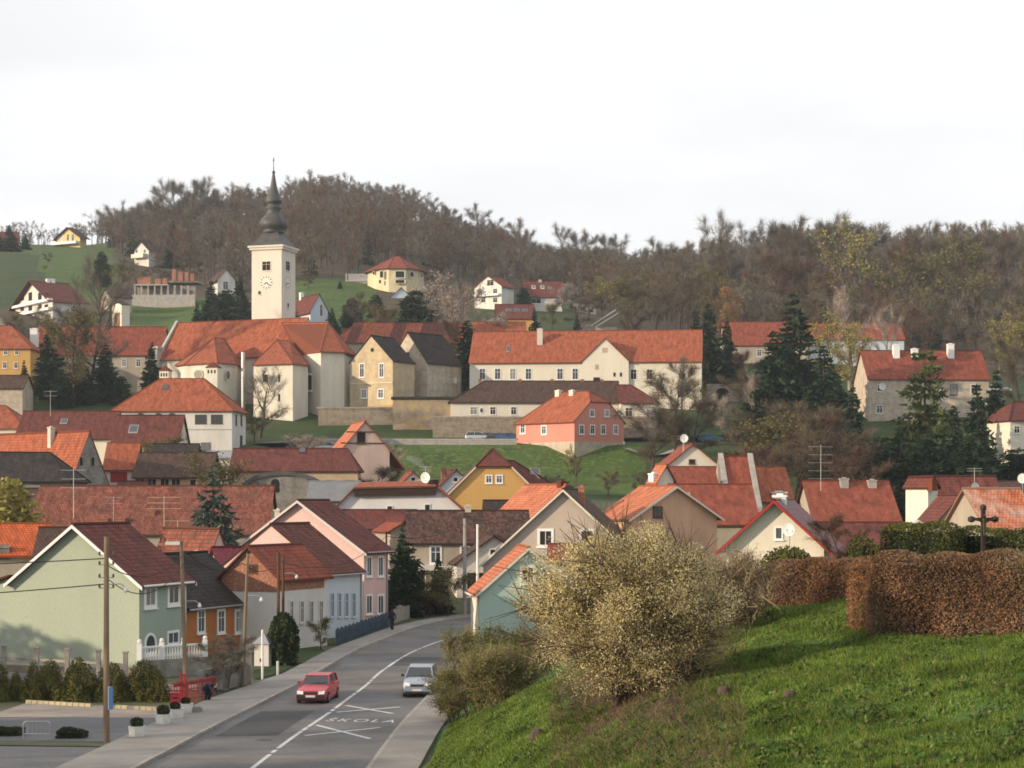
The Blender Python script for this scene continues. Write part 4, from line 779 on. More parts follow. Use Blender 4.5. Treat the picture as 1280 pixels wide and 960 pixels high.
for x,y,ww,hh_,th in ((477,343,4,8,-12),(500,343,11,8,0),(515,343,4,6,15),(467,341,2.5,4,-30),(475,352,2.5,4,-12),(500,352,11,4,0),(527,344,2,5,42)): wallbit(ro,x,y,ww,hh_,544.2 if 486<=x<=508 else 545.5 if x>470 and x<523 else 549,'window',darkhole,'sq',th)
h=H('white_gabled_annex','white annex below the yellow many sided house','house',488,530,10,515,None,372,360,'y',None,W_blue,T_brn,Ly=8); h.win('F',496,375,502,384,pm=darkhole)
h=H('long_garden_wall','pale garden building with flat roof left of the many sided house','building',433,560,4,459,None,351,343,'x',None,W_wht,concrete,Ly=6)
h=H('white_hill_villa','white villa with red roof and loggia left of the blossom tree','house',627,520,55,642,593,357,345,'x',None,plaster('villa_white',(.68,.66,.60)),T_red,oh=.7,g=.5)
h.win('L',609,350,617,357,pm=darkhole); h.wins('L',(600,619),361,367,5,pm=darkhole); h.wins('L',(604,619),372,378,5,pm=darkhole); h.slab_part('balcony','L',626,368,594,370.5,white,1.2)
h=H('red_roofed_villa','villa with steep red roof and skylights right of white villa','house',655,525,3,703,None,371,352,'x',None,W_wht,T_drk,Ly=12); h.sky(667,.3,1,1.2,m=white); h.sky(678,.3,1,1.2,m=white); h.chim(675,350,.5,.9); h.win('F',664,373,676,379,pm=darkhole); h.win('F',695,372,700,380)
h=H('solar_roofed_house','house with dark red roof and blue panels behind the beige hall','house',621,452,3,667,None,398,381,'x',None,W_yel,T_drk,Ly=10)
for x in (636,646,656): h.sky(x,.28,1.6,1.2,'solar_panel',m=mat('panel_blue',(.05,.07,.12),.3,.5))
h=H('orange_roofed_house','house with orange roof just behind beige hall left end','house',592,410,2,657,None,418,403,'x',None,W_crm,T_or,Ly=9); 
h=H('low_white_gable','low white gable house in front of solar roof','house',603,430,8,637,None,403,394,'y',None,W_crm,T_brn,Ly=6)
h=H('dark_flat_house','small dark roofed house with white balcony beside yellow shrub','house',718,530,3,745,None,378,370,'x',None,W_crm,T_blk,Ly=8)
h=H('grey_roofed_shed','pale grey roofed shed above the beige hall roof','shed',725,400,3,746,None,415,407,'y',None,W_bg,concrete,Ly=8)
rl=empty('pale_roof_house',at(740,402,460),0,'pale slanting metal roof edge among bare trees above the hall','roof'); k=460/F
b=MB(); b.slab([(0,0,-1),(6,4,3.0),(6,8,3.4),(0,6,-.6)],.3); b.slab([(.8,-1.0,-1.6),(6.6,2,2.2),(6.6,3.2,2.4),(.8,.4,-1.4)],.2); b.build('roof',mat('pale_metal',(.30,.29,.27),.6),rl); MB().box(1,1.5,-5,6,7,-1.2).build('wall',W_bg,rl)
h=H('dark_left_house','dark gabled house half hidden in trees at the left edge','house',-25,450,10,14,None,405,392,'y',None,W_bg,T_drk,Ly=9)
h=H('brick_tree_house','dark red roofed house on the far left hilltop','house',-10,740,10,22,None,298,290,'x',None,brickm,T_drk,Ly=9)
# ---------------- vegetation templates
def nrm(v): return v/np.maximum(np.linalg.norm(v,axis=-1,keepdims=True),1e-9)
def tubes(segs,n=4):
    """segs: list (a,b,r0,r1) -> verts, quads"""
    V=[];Fq=[]
    for a,b,r0,r1 in segs:
        a=np.array(a,float);b=np.array(b,float); d=b-a; d/=max(np.linalg.norm(d),1e-9); u=np.cross(d,[.31,.17,.93]); u/=max(np.linalg.norm(u),1e-9); v=np.cross(d,u); i=len(V)
        for c,r in((a,r0),(b,r1)):
            for k in range(n): t=2*math.pi*k/n; V.append(c+(u*math.cos(t)+v*math.sin(t))*r)
        for k in range(n): k2=(k+1)%n; Fq.append((i+k,i+k2,i+n+k2,i+n+k))
    return np.array(V),np.array(Fq)
def blades(P,Dr,W,rs,flat=None):
    """thin tapering quads from P along Dr (vectors with length) of base width W"""
    N=len(P); side=nrm(np.cross(Dr,rs.randn(N,3)))*W[:,None]/2
    V=np.stack([P-side,P+side,P+Dr+side*.35,P+Dr-side*.35],1).reshape(-1,3); return V,np.arange(4*N).reshape(N,4)
def leaves(P,size,rs):
    N=len(P); a=nrm(rs.randn(N,3))*size[:,None]; b=nrm(np.cross(a,rs.randn(N,3)))*size[:,None]*.62
    V=np.stack([P-a,P-b*.9,P+a,P+b],1).reshape(-1,3); return V,np.arange(4*N).reshape(N,4)
def cat(*vf):
    V=[];Fs=[];n=0
    for v,f in vf:
        if len(v)==0: continue
        V.append(v);Fs.append(f+n);n+=len(v)
    return np.concatenate(V),np.concatenate(Fs)
def limbs(seed,H=10,R_=4,n1=7,n2=5,h0=.25,up=.55,r0=.18,multi=1,n3=0):
    rs=np.random.RandomState(seed); segs=[];tips=[]
    for st in range(multi):
        ang=rs.rand()*6.28; lean=(0 if multi==1 else .22+.25*rs.rand()); base=np.array([math.cos(ang)*.25,math.sin(ang)*.25,0])*(multi>1); p=base.copy(); d=np.array([math.cos(ang)*lean,math.sin(ang)*lean,1.]); d/=np.linalg.norm(d)
        pts=[p]; K=7
        for k in range(K): d=d+rs.randn(3)*.06; d/=np.linalg.norm(d); p=p+d*H*.9/K; pts.append(p)
        rr=[r0*(1-.85*k/K) for k in range(K+1)]
        if multi>1: rr=[x*.5 for x in rr]
        for k in range(K): segs.append((pts[k],pts[k+1],rr[k],rr[k+1]))
        tips.append((pts[-1],d))
        for j in range(n1):
            t=h0+(0.92-h0)*(j+rs.rand()*.7)/n1; k=min(int(t*K),K-1); p=pts[k]+(pts[k+1]-pts[k])*(t*K-k); a=j*2.4+rs.rand()
            prof=math.sin(math.pi*min(1,max(.12,(t-h0*.6)/(1.05-h0*.6))))**.6; L=R_*(.65+.45*rs.rand())*prof+.4
            d=np.array([math.cos(a),math.sin(a),up+.5*t]); d/=np.linalg.norm(d); q=p; r=rr[k]*.55; S3=4
            for s in range(S3):
                d2=d+rs.randn(3)*.16+np.array([0,0,.1]); d2/=np.linalg.norm(d2); q2=q+d2*L/S3; segs.append((q,q2,r,r*.7)); 
                for m in range(max(1,n2//S3+(s>0))):
                    e=d2+rs.randn(3)*.55+np.array([0,0,.25]); e/=np.linalg.norm(e); l=L*(.42-.07*s)*(.7+.6*rs.rand()); mid=q2+e*l*.5; e2=e+rs.randn(3)*.3; e2/=np.linalg.norm(e2); end=mid+e2*l*.5
                    segs.append((q2,mid,r*.45,r*.3)); segs.append((mid,end,r*.3,r*.12)); tips+= [(mid,e),(end,e2)]
                    for z in range(n3):
                        e3=e+rs.randn(3)*.7; e3/=np.linalg.norm(e3); en=mid+e3*l*.6; segs.append((mid,en,r*.2,r*.08)); tips.append((en,e3))
                q=q2; d=d2; r*=.7
            tips.append((q,d))
    return segs,tips,rs
def twigs(tips,rs,n,L,W,upb=.3,spread=.65):
    T=np.array([t[0] for t in tips]); D_=np.array([t[1] for t in tips]); i=rs.randint(0,len(T),n); back=rs.rand(n,1)
    d=nrm(D_[i]+rs.randn(n,3)*spread+np.array([0,0,upb])); P=T[i]-D_[i]*back*L*.8+rs.randn(n,3)*L*.12
    return blades(P,d*(L*(.5+rs.rand(n,1)*.8)),W*(.6+.8*rs.rand(n)),rs)
bark=mottle('bark',(.085,.065,.05),(.055,.042,.034),3,12); barkg=mottle('grey_bark',(.16,.14,.12),(.10,.085,.07),3,12); birchb=mottle('pale_bark',(.34,.29,.25),(.22,.18,.15),3,9)
tw_brown=leafm('brown_twigs',[(.085,.068,.046),(.13,.105,.072),(.10,.08,.052)],0); tw_grey=leafm('grey_twigs',[(.11,.098,.078),(.16,.142,.115),(.085,.075,.06)],0)
tw_red=leafm('reddish_twigs',[(.105,.064,.045),(.14,.088,.06),(.08,.053,.04)],0); tw_pale=leafm('pale_twigs',[(.26,.20,.16),(.36,.29,.24),(.20,.16,.13)],0)
lf_olive=leafm('olive_buds',[(.10,.095,.035),(.16,.15,.05),(.11,.085,.04)],.2); lf_yg=leafm('yellow_green_buds',[(.24,.22,.05),(.34,.30,.08),(.16,.14,.05)],.2); lf_or=leafm('orange_buds',[(.26,.14,.05),(.34,.19,.08),(.18,.11,.06)],.2)
lf_white=leafm('white_blossom',[(.30,.25,.21),(.40,.34,.29),(.22,.18,.15)],.2); conif=leafm('dark_needles',[(.012,.028,.016),(.022,.045,.022),(.035,.06,.026)],.05); conif2=leafm('olive_needles',[(.03,.05,.018),(.06,.085,.028),(.10,.11,.035)],.1); conif3=leafm('blue_needles',[(.05,.075,.06),(.09,.12,.095),(.035,.055,.045)],.05)
def bare_t(name,seed,H=10,R_=4,n1=8,n2=6,tw=1500,L=.9,W=.035,twm=None,bk=None,leaf=0,lfm=None,ls=.09,n3=0,tn=4,**k):
    segs,tips,rs=limbs(seed,H,R_,n1,n2,n3=n3,**k); tv=tubes(segs,tn); m1=npmesh(name+'_trunk',*tv,4,bk or bark,link=False)
    c=twigs(tips,rs,tw,L,W); mats=[twm or tw_brown]; mi=np.zeros(len(c[1]))
    if leaf:
        P=c[0].reshape(-1,4,3)[:,2]; i=rs.randint(0,len(P),leaf); q=P[i]+rs.randn(leaf,3)*L*.3; lv=leaves(q,ls*(.6+.8*rs.rand(leaf)),rs); c=cat(c,lv); mi=np.concatenate([mi,np.ones(leaf)]); mats.append(lfm)
    return dict(trunk=m1,crown=npmesh(name+'_crown',*c,4,mats,mi=mi,link=False),H=H,raw=(tv,c,mi))
def conifer_t(name,seed,H=10,R_=2.3,lv=32,nb=12,m=None,top=1.0,gap=.0,n_b=18,pw=.85,h0=.04,droop=.25,W=.21):
    rs=np.random.RandomState(seed); P=[];Dd=[];Wd=[]
    for i in range(lv):
        t=h0+(1-h0)*(i+rs.rand()*.6)/lv
        if rs.rand()<gap: continue
        r=R_*(1-t)**pw*(.8+.4*rs.rand())+.12; z=t*H; nn=max(4,int(nb*(.5+.6*(1-t))))
        for j in range(nn):
            a=rs.rand()*6.28; rr=r*(.72+.42*rs.rand()); d=np.array([math.cos(a),math.sin(a),0]); M=max(3,int(n_b*(.35+.8*(rr/R_))))
            s=np.sort(rs.rand(M))**.8; pos=np.array([0,0,z])+d*rr*s[:,None]; pos[:,2]-=droop*rr*s**1.4-.12*rr*s**4
            dd=d+rs.randn(M,3)*.55; dd[:,2]-=.15; dd=nrm(dd)*(rr*.26+.12)*(.7+.6*rs.rand(M,1)); P.append(pos+rs.randn(M,3)*.05*rr); Dd.append(dd); Wd.append(np.full(M,W)*(.7+.6*rs.rand(M))*(.5+.5*rr/R_))
    P=np.concatenate(P);Dd=np.concatenate(Dd);Wd=np.concatenate(Wd); c=blades(P,Dd,Wd*1.6,rs)
    tv=tubes([((0,0,0),(0,0,H*.5),.16*R_/2,.1),((0,0,H*.5),(0,0,H*1.0),.1,.015)],6)
    return dict(trunk=npmesh(name+'_trunk',*tv,4,bark,link=False),crown=npmesh(name+'_crown',*c,4,m or conif,link=False),H=H,raw=(tv,c,np.zeros(len(c[1]))))
def blob(name,seed,n,size,shape,m,stems=6,H=2.0):
    rs=np.random.RandomState(seed); P=[]
    while len(P)<n:
        p=rs.rand(3)*2-1
        t=(p[2]+1)/2; r=math.hypot(p[0],p[1])
        lim=shape(t)*(1+.16*math.sin(5*math.atan2(p[1],p[0])+7*t+seed)+.1*math.sin(11*math.atan2(p[1],p[0])-9*t))
        if r<lim and (r>lim*.45 or rs.rand()<.35): P.append((p[0],p[1],t*H))
    P=np.array(P); c=leaves(P,size*(.6+.8*rs.rand(n)),rs); d=nrm(P*np.array([1,1,.3])+1e-6); 
    segs=[((0,0,0),(rs.randn()*.2,rs.randn()*.2,H*.8),.03,.01) for _ in range(stems)]
    return dict(trunk=npmesh(name+'_stem',*tubes(segs,4),4,bark,link=False),crown=npmesh(name+'_foliage',*c,4,m,link=False),H=H)
BT=[bare_t('bare%d'%i,10+i,10,3.6,9,8,tw=5200,L=.8,W=.027,n3=1) for i in range(3)]
BG=[bare_t('bareg%d'%i,20+i,10,3.4,9,8,tw=5200,L=.8,W=.024,n3=1,twm=tw_grey,bk=barkg) for i in range(2)]
BR=bare_t('barer',31,10,3.6,9,8,tw=5200,L=.8,W=.03,n3=1,twm=tw_red)
BO=[bare_t('bareo%d'%i,34+i,10,3.6,9,6,tw=1300,L=.9,W=.04,leaf=2600,lfm=lf_olive,ls=.13) for i in range(2)]
BY=bare_t('barey',41,10,3.2,9,6,tw=1200,L=.9,W=.04,leaf=2600,lfm=lf_yg,ls=.12); BOR=bare_t('bareor',43,10,2.4,9,6,tw=900,L=.8,W=.04,leaf=2600,lfm=lf_or,ls=.13)
BW=bare_t('barew',47,10,3.6,8,7,tw=1500,L=.8,W=.035,leaf=3800,lfm=lf_white,ls=.10,twm=tw_pale); BP=bare_t('barep',49,10,4.6,11,8,tw=1700,L=1.0,W=.045,twm=tw_pale,bk=birchb,r0=.3,h0=.2)
BS=bare_t('spread',53,10,6.2,11,8,tw=4200,L=1.0,W=.026,twm=tw_grey,h0=.12,up=.35,r0=.35,n3=1)
CF=[conifer_t('spruce%d'%i,60+i,R_=2.4) for i in range(3)]; CN=[conifer_t('narrow%d'%i,70+i,R_=1.9,nb=12,lv=34,droop=.1) for i in range(2)]; CL_=conifer_t('loose_pine',80,R_=2.9,lv=19,nb=13,m=conif2,droop=-.02,n_b=24,W=.15,pw=.6,gap=.05)
CB=conifer_t('blue_spruce',84,R_=2.6,lv=26,nb=12,m=conif3,n_b=20,droop=.15,W=.15); CR=conifer_t('round_conifer',86,R_=2.6,lv=30,nb=13,pw=.35,droop=.05)
CNT={}
def plant(T,px,ytop,D,label,cat_,name,width=None,group=None,zb=None,rz=None,wpx=None):
    x,y=(px-640)*D/F,D; zg=hz(x,y)-.15 if zb is None else zb; H=Zp(ytop,D)-zg
    if H<.8: print('SHORT',label,px,D,round(H,1)); H=2
    s=H/T['H']; o=empty(name,(x,y,zg),rnd.random()*6.28 if rz is None else rz,label,cat_,group); sx=s if width is None else s*width
    o.scale=(sx,sx,s)
    for k in ('trunk','crown'):
        if k in T: c=bpy.data.objects.new(k,T[k]); COL.objects.link(c); c.parent=o
    return o
# forest on the far hills (stuff)
def forest():
    rs=np.random.RandomState(11); lib=[]
    def lite(seed,twm,leaf=0,**k):
        segs,tips,r=limbs(seed,10,3.6,5,4,r0=.2,h0=.3,**k); segs=[s for s in segs if s[2]>.035]; a=tubes(segs,3); b=twigs(tips,r,560,1.05,.058)
        fl=[a,b]; 
        if leaf: P=b[0].reshape(-1,4,3)[:,2]; fl.append(leaves(P[r.randint(0,len(P),leaf)]+r.randn(leaf,3)*.3,.2*(.6+.8*r.rand(leaf)),r))
        V,Fc=cat(*fl); mi=np.concatenate([np.full(len(x[1]),{0:0,1:twm,2:6}[min(i,2)]) for i,x in enumerate(fl)]); return V,Fc,mi
    lib=[lite(101,1),lite(102,1),lite(103,2),lite(104,2),lite(105,3),lite(106,1),lite(107,1,170),lite(108,3)]
    def cl(seed,R_,nb): t=conifer_t('x',seed,R_=R_,lv=20,nb=nb,n_b=5,W=.3); V,Fc=cat(t['raw'][0],t['raw'][1]); mi=np.concatenate([np.zeros(len(t['raw'][0][1])),np.full(len(t['raw'][1][1]),4)]); bpy.data.meshes.remove(t['trunk']);bpy.data.meshes.remove(t['crown']); return V,Fc,mi
    lib+=[cl(120,2.3,7),cl(121,1.9,7)]
    def mixed(D,p):
        a=math.sin(p*.021+D*.013)+math.sin(p*.047-D*.021+1.3)+.7*math.sin(p*.009+2+D*.03); b=math.sin(p*.033+D*.017+4)+math.sin(p*.017-D*.011+.6); r=rs.rand()
        if p>830 and b>1.0 and r<.42: return 8+rs.randint(2)
        if p>700 and a>.3 and r<.55: return 6
        if a<-1.0 and r<.6: return rs.choice([4,7])
        if b<-.8 and r<.5: return rs.choice([2,3])
        return None
    Vs=[];Fs=[];Ms=[];n=0; cnt=0
    N=6000
    Dm=np.sqrt(rs.rand(N)*(1000**2-430**2)+430**2); px=rs.rand(N)*1700-200
    for D,p in zip(Dm,px):
        lim=np.interp(p,[-250,60,138,140,190,230,270,330,440,455,535,580,720,760,860,960,1280,1500],[860,850,800,720,650,590,560,545,560,600,600,590,590,560,490,455,450,450])
        if D<lim: continue
        if D>780 and rs.rand()<.35: continue
        x=(p-640)*D/F; z=hz(x,D); q=rs.rand(); con=(.10 if p>850 else .03)+ (.35 if p<60 else 0)
        i=(8+rs.randint(2)) if q<con else rs.choice([0,1,2,3,4,5,6,7],p=[.19,.17,.13,.12,.09,.12,.11,.07])
        m_=mixed(D,p); i=i if m_ is None else m_
        if p<120 and D>800 and rs.rand()<.5: continue
        V,Fc,mi=lib[i]; s=(.72+.85*rs.rand())*(1.0 if p>120 else .75)*np.interp(p,[200,500,780,1100],[1.0,.95,.95,1.05]); a=rs.rand()*6.28; c_,s_=math.cos(a),math.sin(a); wd=s*(.9+.35*rs.rand())
        X=V[:,0]*c_-V[:,1]*s_; Y=V[:,0]*s_+V[:,1]*c_; Vs.append(np.stack([X*wd+x,Y*wd+D,V[:,2]*s+z-.3],1)); Fs.append(Fc+n); Ms.append(mi); n+=len(V); cnt+=1
    # undergrowth
    o=npmesh('woodland',np.concatenate(Vs),np.concatenate(Fs),4,[bark,tw_brown,tw_grey,tw_red,conif,tw_pale,lf_olive],mi=np.concatenate(Ms)); tag(o,'dense bare brown woodland covering the hills behind the town','woodland',kind='stuff'); print('FOREST',cnt,n)
forest()
# individual trees that stand out from the wood
ORD=['first','second','third','fourth','fifth','sixth','seventh','eighth','ninth','tenth','eleventh','twelfth','thirteenth','fourteenth','fifteenth']
def many(T,lst,label,cat_,name,group,width=None):
    for i,(px,yt,D) in enumerate(sorted(lst)): plant(T[i%len(T)],px,yt,D,ORD[i]+' from left, '+label,cat_,name,group=group,width=width)
many([BG[0],BG[1],BT[0]],[(205,234,760),(222,228,770),(238,230,780),(255,229,780),(270,236,790),(188,250,740),(172,262,730),(158,272,735)],'grey bare tree in the skyline row left of the spire','tree','bare_tree','grey bare trees on the skyline left of the spire')
many(BT,[(300,240,860),(318,236,860),(366,232,880),(385,226,880),(405,226,890),(425,229,890),(447,230,890),(470,233,890),(492,232,890),(515,240,890),(540,250,880),(565,258,880),(598,262,860),(622,276,850)],'bare brown tree on the crest of the high wooded hill','tree','bare_tree','bare trees along the crest of the high hill')
many(BG,[(648,280,820),(662,286,800),(700,289,760),(716,291,760),(734,296,750),(752,294,750),(772,300,740)],'slender bare tree against the sky in the dip between the hills','tree','bare_tree','bare trees in the dip between the hills')
plant(CR,1270,560,250,'dark evergreen bush below the lodge at right edge','tree','conifer_tree',width=1.6)
many(BG+BT,[(942,288,640),(965,282,640),(985,284,640),(1003,286,630),(1022,280,640),(1046,280,640),(1068,278,640),(1092,290,650)],'tall bare skyline tree of the right wood','tree','bare_tree','tall bare trees on the right skyline')
many(BT+[BR],[(1130,296,620),(1155,292,620),(1180,290,620),(1205,294,600),(1235,290,600),(1262,300,580),(830,305,640),(860,312,620),(912,300,600)],'rounded bare brown tree in the right hand wood','tree','bare_tree','rounded bare trees of the right hand wood')
plant(BG[0],897,281,600,'isolated tall bare tree rising highest above the middle skyline','tree','bare_tree',width=.9)
plant(BY,1062,288,600,'yellow green budding tree on the skyline above giant conifer','tree','budding_tree')
plant(BO[0],1135,330,520,'round olive budding tree in the middle of right hand wood','tree','budding_tree',width=1.5)
plant(BO[1],1200,312,540,'broad olive brown tree near top of right hand wood','tree','budding_tree',width=1.4)
plant(BR,1020,325,520,'broad reddish bare tree behind the giant conifer','tree','bare_tree',width=1.5)
plant(BR,965,320,530,'reddish bare tree in the wood left of giant conifer','tree','bare_tree',width=1.3)
plant(BO[0],785,352,500,'yellowish budding tree above right end of the beige hall','tree','budding_tree',width=1.5)
plant(BY,752,352,505,'yellow green flowering shrub tree right of the hill villas','tree','budding_tree',width=1.3)
plant(BOR,907,360,460,'slim orange budding tree left of red roofed distant hall','tree','budding_tree')
plant(BO[1],888,335,520,'olive budding tree above the tall conifers beside beige hall','tree','budding_tree')
plant(CR,275,275,700,'pale olive conifer in the wood left of the church tower','conifer','conifer')
plant(BT[0],820,360,480,'large bare brown tree above the right half of beige hall','tree','bare_tree',width=1.5)
plant(BT[1],850,345,500,'tall bare brown tree behind the right end of beige hall','tree','bare_tree',width=1.4)
plant(BT[2],722,372,470,'bare tree among the gardens below the hill villas','tree','bare_tree',width=1.4)
plant(BT[1],795,385,440,'bare tree right of the pale slanting roof','tree','bare_tree',width=1.6)
for i,(px,yt,D,k,lab) in enumerate(((60,318,640,0,'hedgerow bush along the left meadow edge, upper'),(56,332,610,1,'hedgerow bush along the left meadow edge, middle'),(50,345,580,2,'hedgerow bush along the left meadow edge, lower'),(140,332,600,1,'brown bush at right end of the bright meadow'),(155,325,630,0,'brown bush below the small hill cottage'),(200,322,640,2,'brown bush right of the small hill cottage'),(225,326,620,1,'brown bush below the big hill spruce'),(250,328,600,0,'brown bush above the gabled white house'),(310,335,560,2,'brown bush left behind the tower'),(385,345,540,1,'olive bush right of the tower'),(300,322,590,0,'bare bush behind the tower'),(545,345,560,1,'brown bush right of the many sided house'),(575,352,540,2,'brown bush left of the white villa'),(735,368,500,0,'brown bush beside the dark roofed house'))):
    plant([BT[0],BO[1],BG[0]][k],px,yt,D,lab,'shrub','shrub',width=2.0)
# conifers in view
for px,yt,D,T,wd,lab in ((62,408,347,CN[0],1.2,'tall narrow spruce before the weathered castle range'),(132,427,347,CN[1],1.3,'dark spruce right of the spreading bare tree'),(190,427,349,CN[0],1.0,'slim dark spruce touching the church parapet wall'),
  (30,450,342,CF[0],.8,'small dark spruce below the yellow hipped house'),(100,455,343,CR,1.6,'broad dark yew mass between the two spruces'),(78,462,340,CR,1.2,'low dark evergreen beside tall narrow spruce'),(152,470,343,CR,1.2,'low dark evergreen left of presbytery roof'),
  (217,275,655,CF[1],1.0,'big dark spruce at the wood edge above cottage'),(236,286,655,CF[2],.8,'smaller dark spruce right of the big hill spruce'),(127,314,560,CR,.9,'rounded dark conifer on the meadow below hilltop house'),(12,281,700,CF[0],1.5,'dark pine on the far left skyline'),(-4,284,700,CF[2],1.4,'dark pine cut by the left picture edge'),(32,292,720,CF[1],1.2,'lower dark pine left of yellow hilltop house'),
  (264,350,455,CF[1],1.1,'dark conifer behind the church nave roof'),(246,378,425,CF[2],.8,'young spruce on the bright meadow above church roof'),(300,345,470,CF[0],1.1,'dark conifer just left of the church tower'),(283,362,450,CR,1.2,'broad dark conifer between two taller ones by the tower'),
  (518,362,405,CR,.95,'round topped dark conifer behind the yellow gabled wing'),(506,372,410,CF[0],.7,'thin conifer beside round topped one'),(584,400,372,CN[0],1.6,'dark conifer at left end of beige hall'),(668,386,425,CF[2],.9,'small dark conifer above the beige hall chimney'),(721,393,425,CF[0],.9,'small pointed conifer above cross gable'),
  (885,378,372,CF[1],1.0,'tall dark spruce at the right end of beige hall'),(908,396,378,CF[2],.9,'second dark spruce beside the tall one at hall end'),(425,352,540,CR,1.0,'dark shrub like conifer on the slope below the garden wall'),(870,395,380,CN[1],1.1,'narrow dark conifer hugging the beige hall gable'),
  (992,366,325,CF[0],1.2,'giant dark conifer left of centre on the right slope'),(966,412,318,CF[1],1.2,'dark conifer leaning into the giant one'),(1030,430,312,CF[2],1.2,'dark conifer right of the giant conifer'),(1066,482,285,CF[1],1.0,'olive dark spruce below grey building corner'),(1046,470,300,CN[1],1.5,'narrow conifer between giant one and grey building'),
  (1156,434,268,CL_,.95,'sunlit layered pine in front of the grey building'),(1125,520,255,CF[0],.85,'low dark spruce left below layered pine'),(1192,505,262,CF[2],.85,'dark spruce right below layered pine'),(1222,478,258,CF[1],.9,'tall dark spruce near the right edge lodge'),(1245,462,270,CF[0],.85,'tall olive spruce at right end of grey building'),(1100,545,250,CR,1.1,'dark evergreen bush mass under grey building'),(1165,540,248,CR,1.2,'wide dark evergreen mass under the layered pine'),(1215,545,246,CR,1.1,'wide dark evergreen mass near the right lodge'),(1085,560,240,CF[2],1.2,'low spruce right of bare thicket')):
    t=plant(T,px,yt,D,lab,'conifer','conifer_tree',width=wd)
plant(CB,266,578,168,'blue green spruce in front of the long old red roof','conifer','blue_spruce',width=1.0)
# bare trees of the middle ground
plant(BS,112,352,350,'big spreading bare tree before the castle range','tree','bare_tree',width=.62)
plant(BO[0],92,395,340,'brownish budding tree left of big spreading tree','tree','budding_tree'); plant(BG[0],60,395,390,'grey bushy trees below the white chalet','tree','bare_tree',width=1.6)
plant(BG[1],88,385,400,'grey bare tree beside the white chalet roof','tree','bare_tree',width=1.5); plant(BT[0],30,400,392,'brown bare tree under the chalet balconies','tree','bare_tree',width=1.5)
plant(BO[1],150,330,540,'brown bushy tree by the small brown house','tree','budding_tree',width=1.5); plant(BT[1],175,338,560,'bare tree above the building site','tree','bare_tree',width=1.7); plant(BT[2],205,336,570,'bare tree right behind the building site','tree','bare_tree',width=1.7); plant(BT[0],235,338,575,'bare tree between building site and gabled house','tree','bare_tree',width=1.7)
plant(BS,325,474,315,'low spreading bare orchard tree before the east chapel','tree','orchard_tree',width=1.0)
plant(BW,560,358,420,'pale grey branching tree behind the weathered hall','tree','pale_tree',width=1.25); plant(BP,578,365,425,'pale bare tree right behind the weathered hall','tree','pale_tree',width=.9)
plant(BR,552,402,372,'reddish tree against the monastery wing roof','tree','bare_tree',width=1.1); plant(BR,478,400,420,'reddish bare bush behind the monastery wing','tree','bare_tree',width=1.3)
for i,(px,yt,D) in enumerate(((440,372,470),(455,378,450),(470,368,490),(485,385,440),(535,380,450),(415,385,445),(545,372,500),(450,366,505))): plant(([CR,BT[0],CR,BO[1],BT[2],CF[0],BT[1],BO[0]])[i],px,yt,D,['dark evergreen on the slope right of red villa','bare shrub tree right of red villa','dark evergreen under the many sided house','olive shrub tree behind the monastery wing','bare tree right of round topped conifer','young conifer beside the bluish gable','bare tree left of the pale grey tree','brownish tree below the many sided house'][i],'tree','garden_or_shade_tree',width=1.3)
plant(BW,704,358,515,'pink white blossom tree right of the steep red villa','tree','blossom_tree',width=1.5); plant(BW,618,398,415,'grey bushy tree above left end of beige hall','tree','pale_tree'); plant(CR,655,360,515,'dark shrub between the two hill villas','shrub','evergreen_shrub',width=1.3); plant(BO[0],690,380,470,'olive tree beside the solar roofed house','tree','budding_tree',width=1.4)
plant(BP,1062,372,372,'large pale branching bare tree right of giant conifer','tree','pale_tree',width=.75); plant(BY,1040,402,362,'yellow green budding willow beside the giant conifer','tree','budding_tree',width=1.2); plant(BY,1068,415,350,'small yellow green tree under the large pale tree','tree','budding_tree',width=.9)
plant(BP,1110,395,380,'second pale bare tree above the grey building','tree','pale_tree',width=.6); plant(BR,1140,385,440,'reddish bare tree behind the grey building chimneys','tree','bare_tree',width=1.3); plant(BG[1],1250,385,420,'grey bare tree near the right edge above parked cars','tree','bare_tree',width=1.3); plant(BY,1262,400,400,'yellowish budding tree at the right edge slope','tree','budding_tree',width=.9)
plant(BT[1],1275,430,330,'brown bare tree cut by right picture edge','tree','bare_tree',width=1.2)
plant(BT[0],845,470,296,'bare tree before the right end of beige hall','tree','bare_tree',width=1.3); plant(BT[1],815,505,290,'dark bare bushy tree right of the low range','tree','bare_tree',width=1.5); plant(BT[2],868,500,296,'tangled bare tree by the castle car park','tree','bare_tree',width=1.3); plant(BG[0],852,455,332,'slim bare tree against the beige hall right end','tree','bare_tree',width=1.0)
plant(BP,945,478,318,'pale bare tree left of the dark giant conifer','tree','pale_tree',width=.7); plant(BT[0],925,470,322,'brown bare tree near the gate arch','tree','bare_tree',width=1.2); plant(BR,938,440,350,'reddish bare tree behind the gate arch','tree','bare_tree',width=1.3); plant(BW,903,498,318,'pale shrubby tree in front of the gate arch','tree','pale_tree',width=.9)
many([BR,BT[0],BR,BO[0],BT[1],BT[2]],[(950,520,268),(975,528,255),(1003,505,262),(1020,520,250),(1045,535,244),(930,550,262),(1070,560,236),(990,550,245),(960,560,240)],'bare brown tree in the thicket below the giant conifer','tree','bare_tree','bare trees of the thicket below the giant conifer',width=1.5)
plant(BW,372,545,296,'pink white blossom bush below the orchard tree','shrub','blossom_shrub',width=2.2); plant(BW,388,548,293,'pale blossom bush beside the parked blue car','shrub','blossom_shrub',width=2.2); plant(BP,487,560,270,'bare pale shrub climbing at the timber barn corner','shrub','bare_shrub',width=1.2)
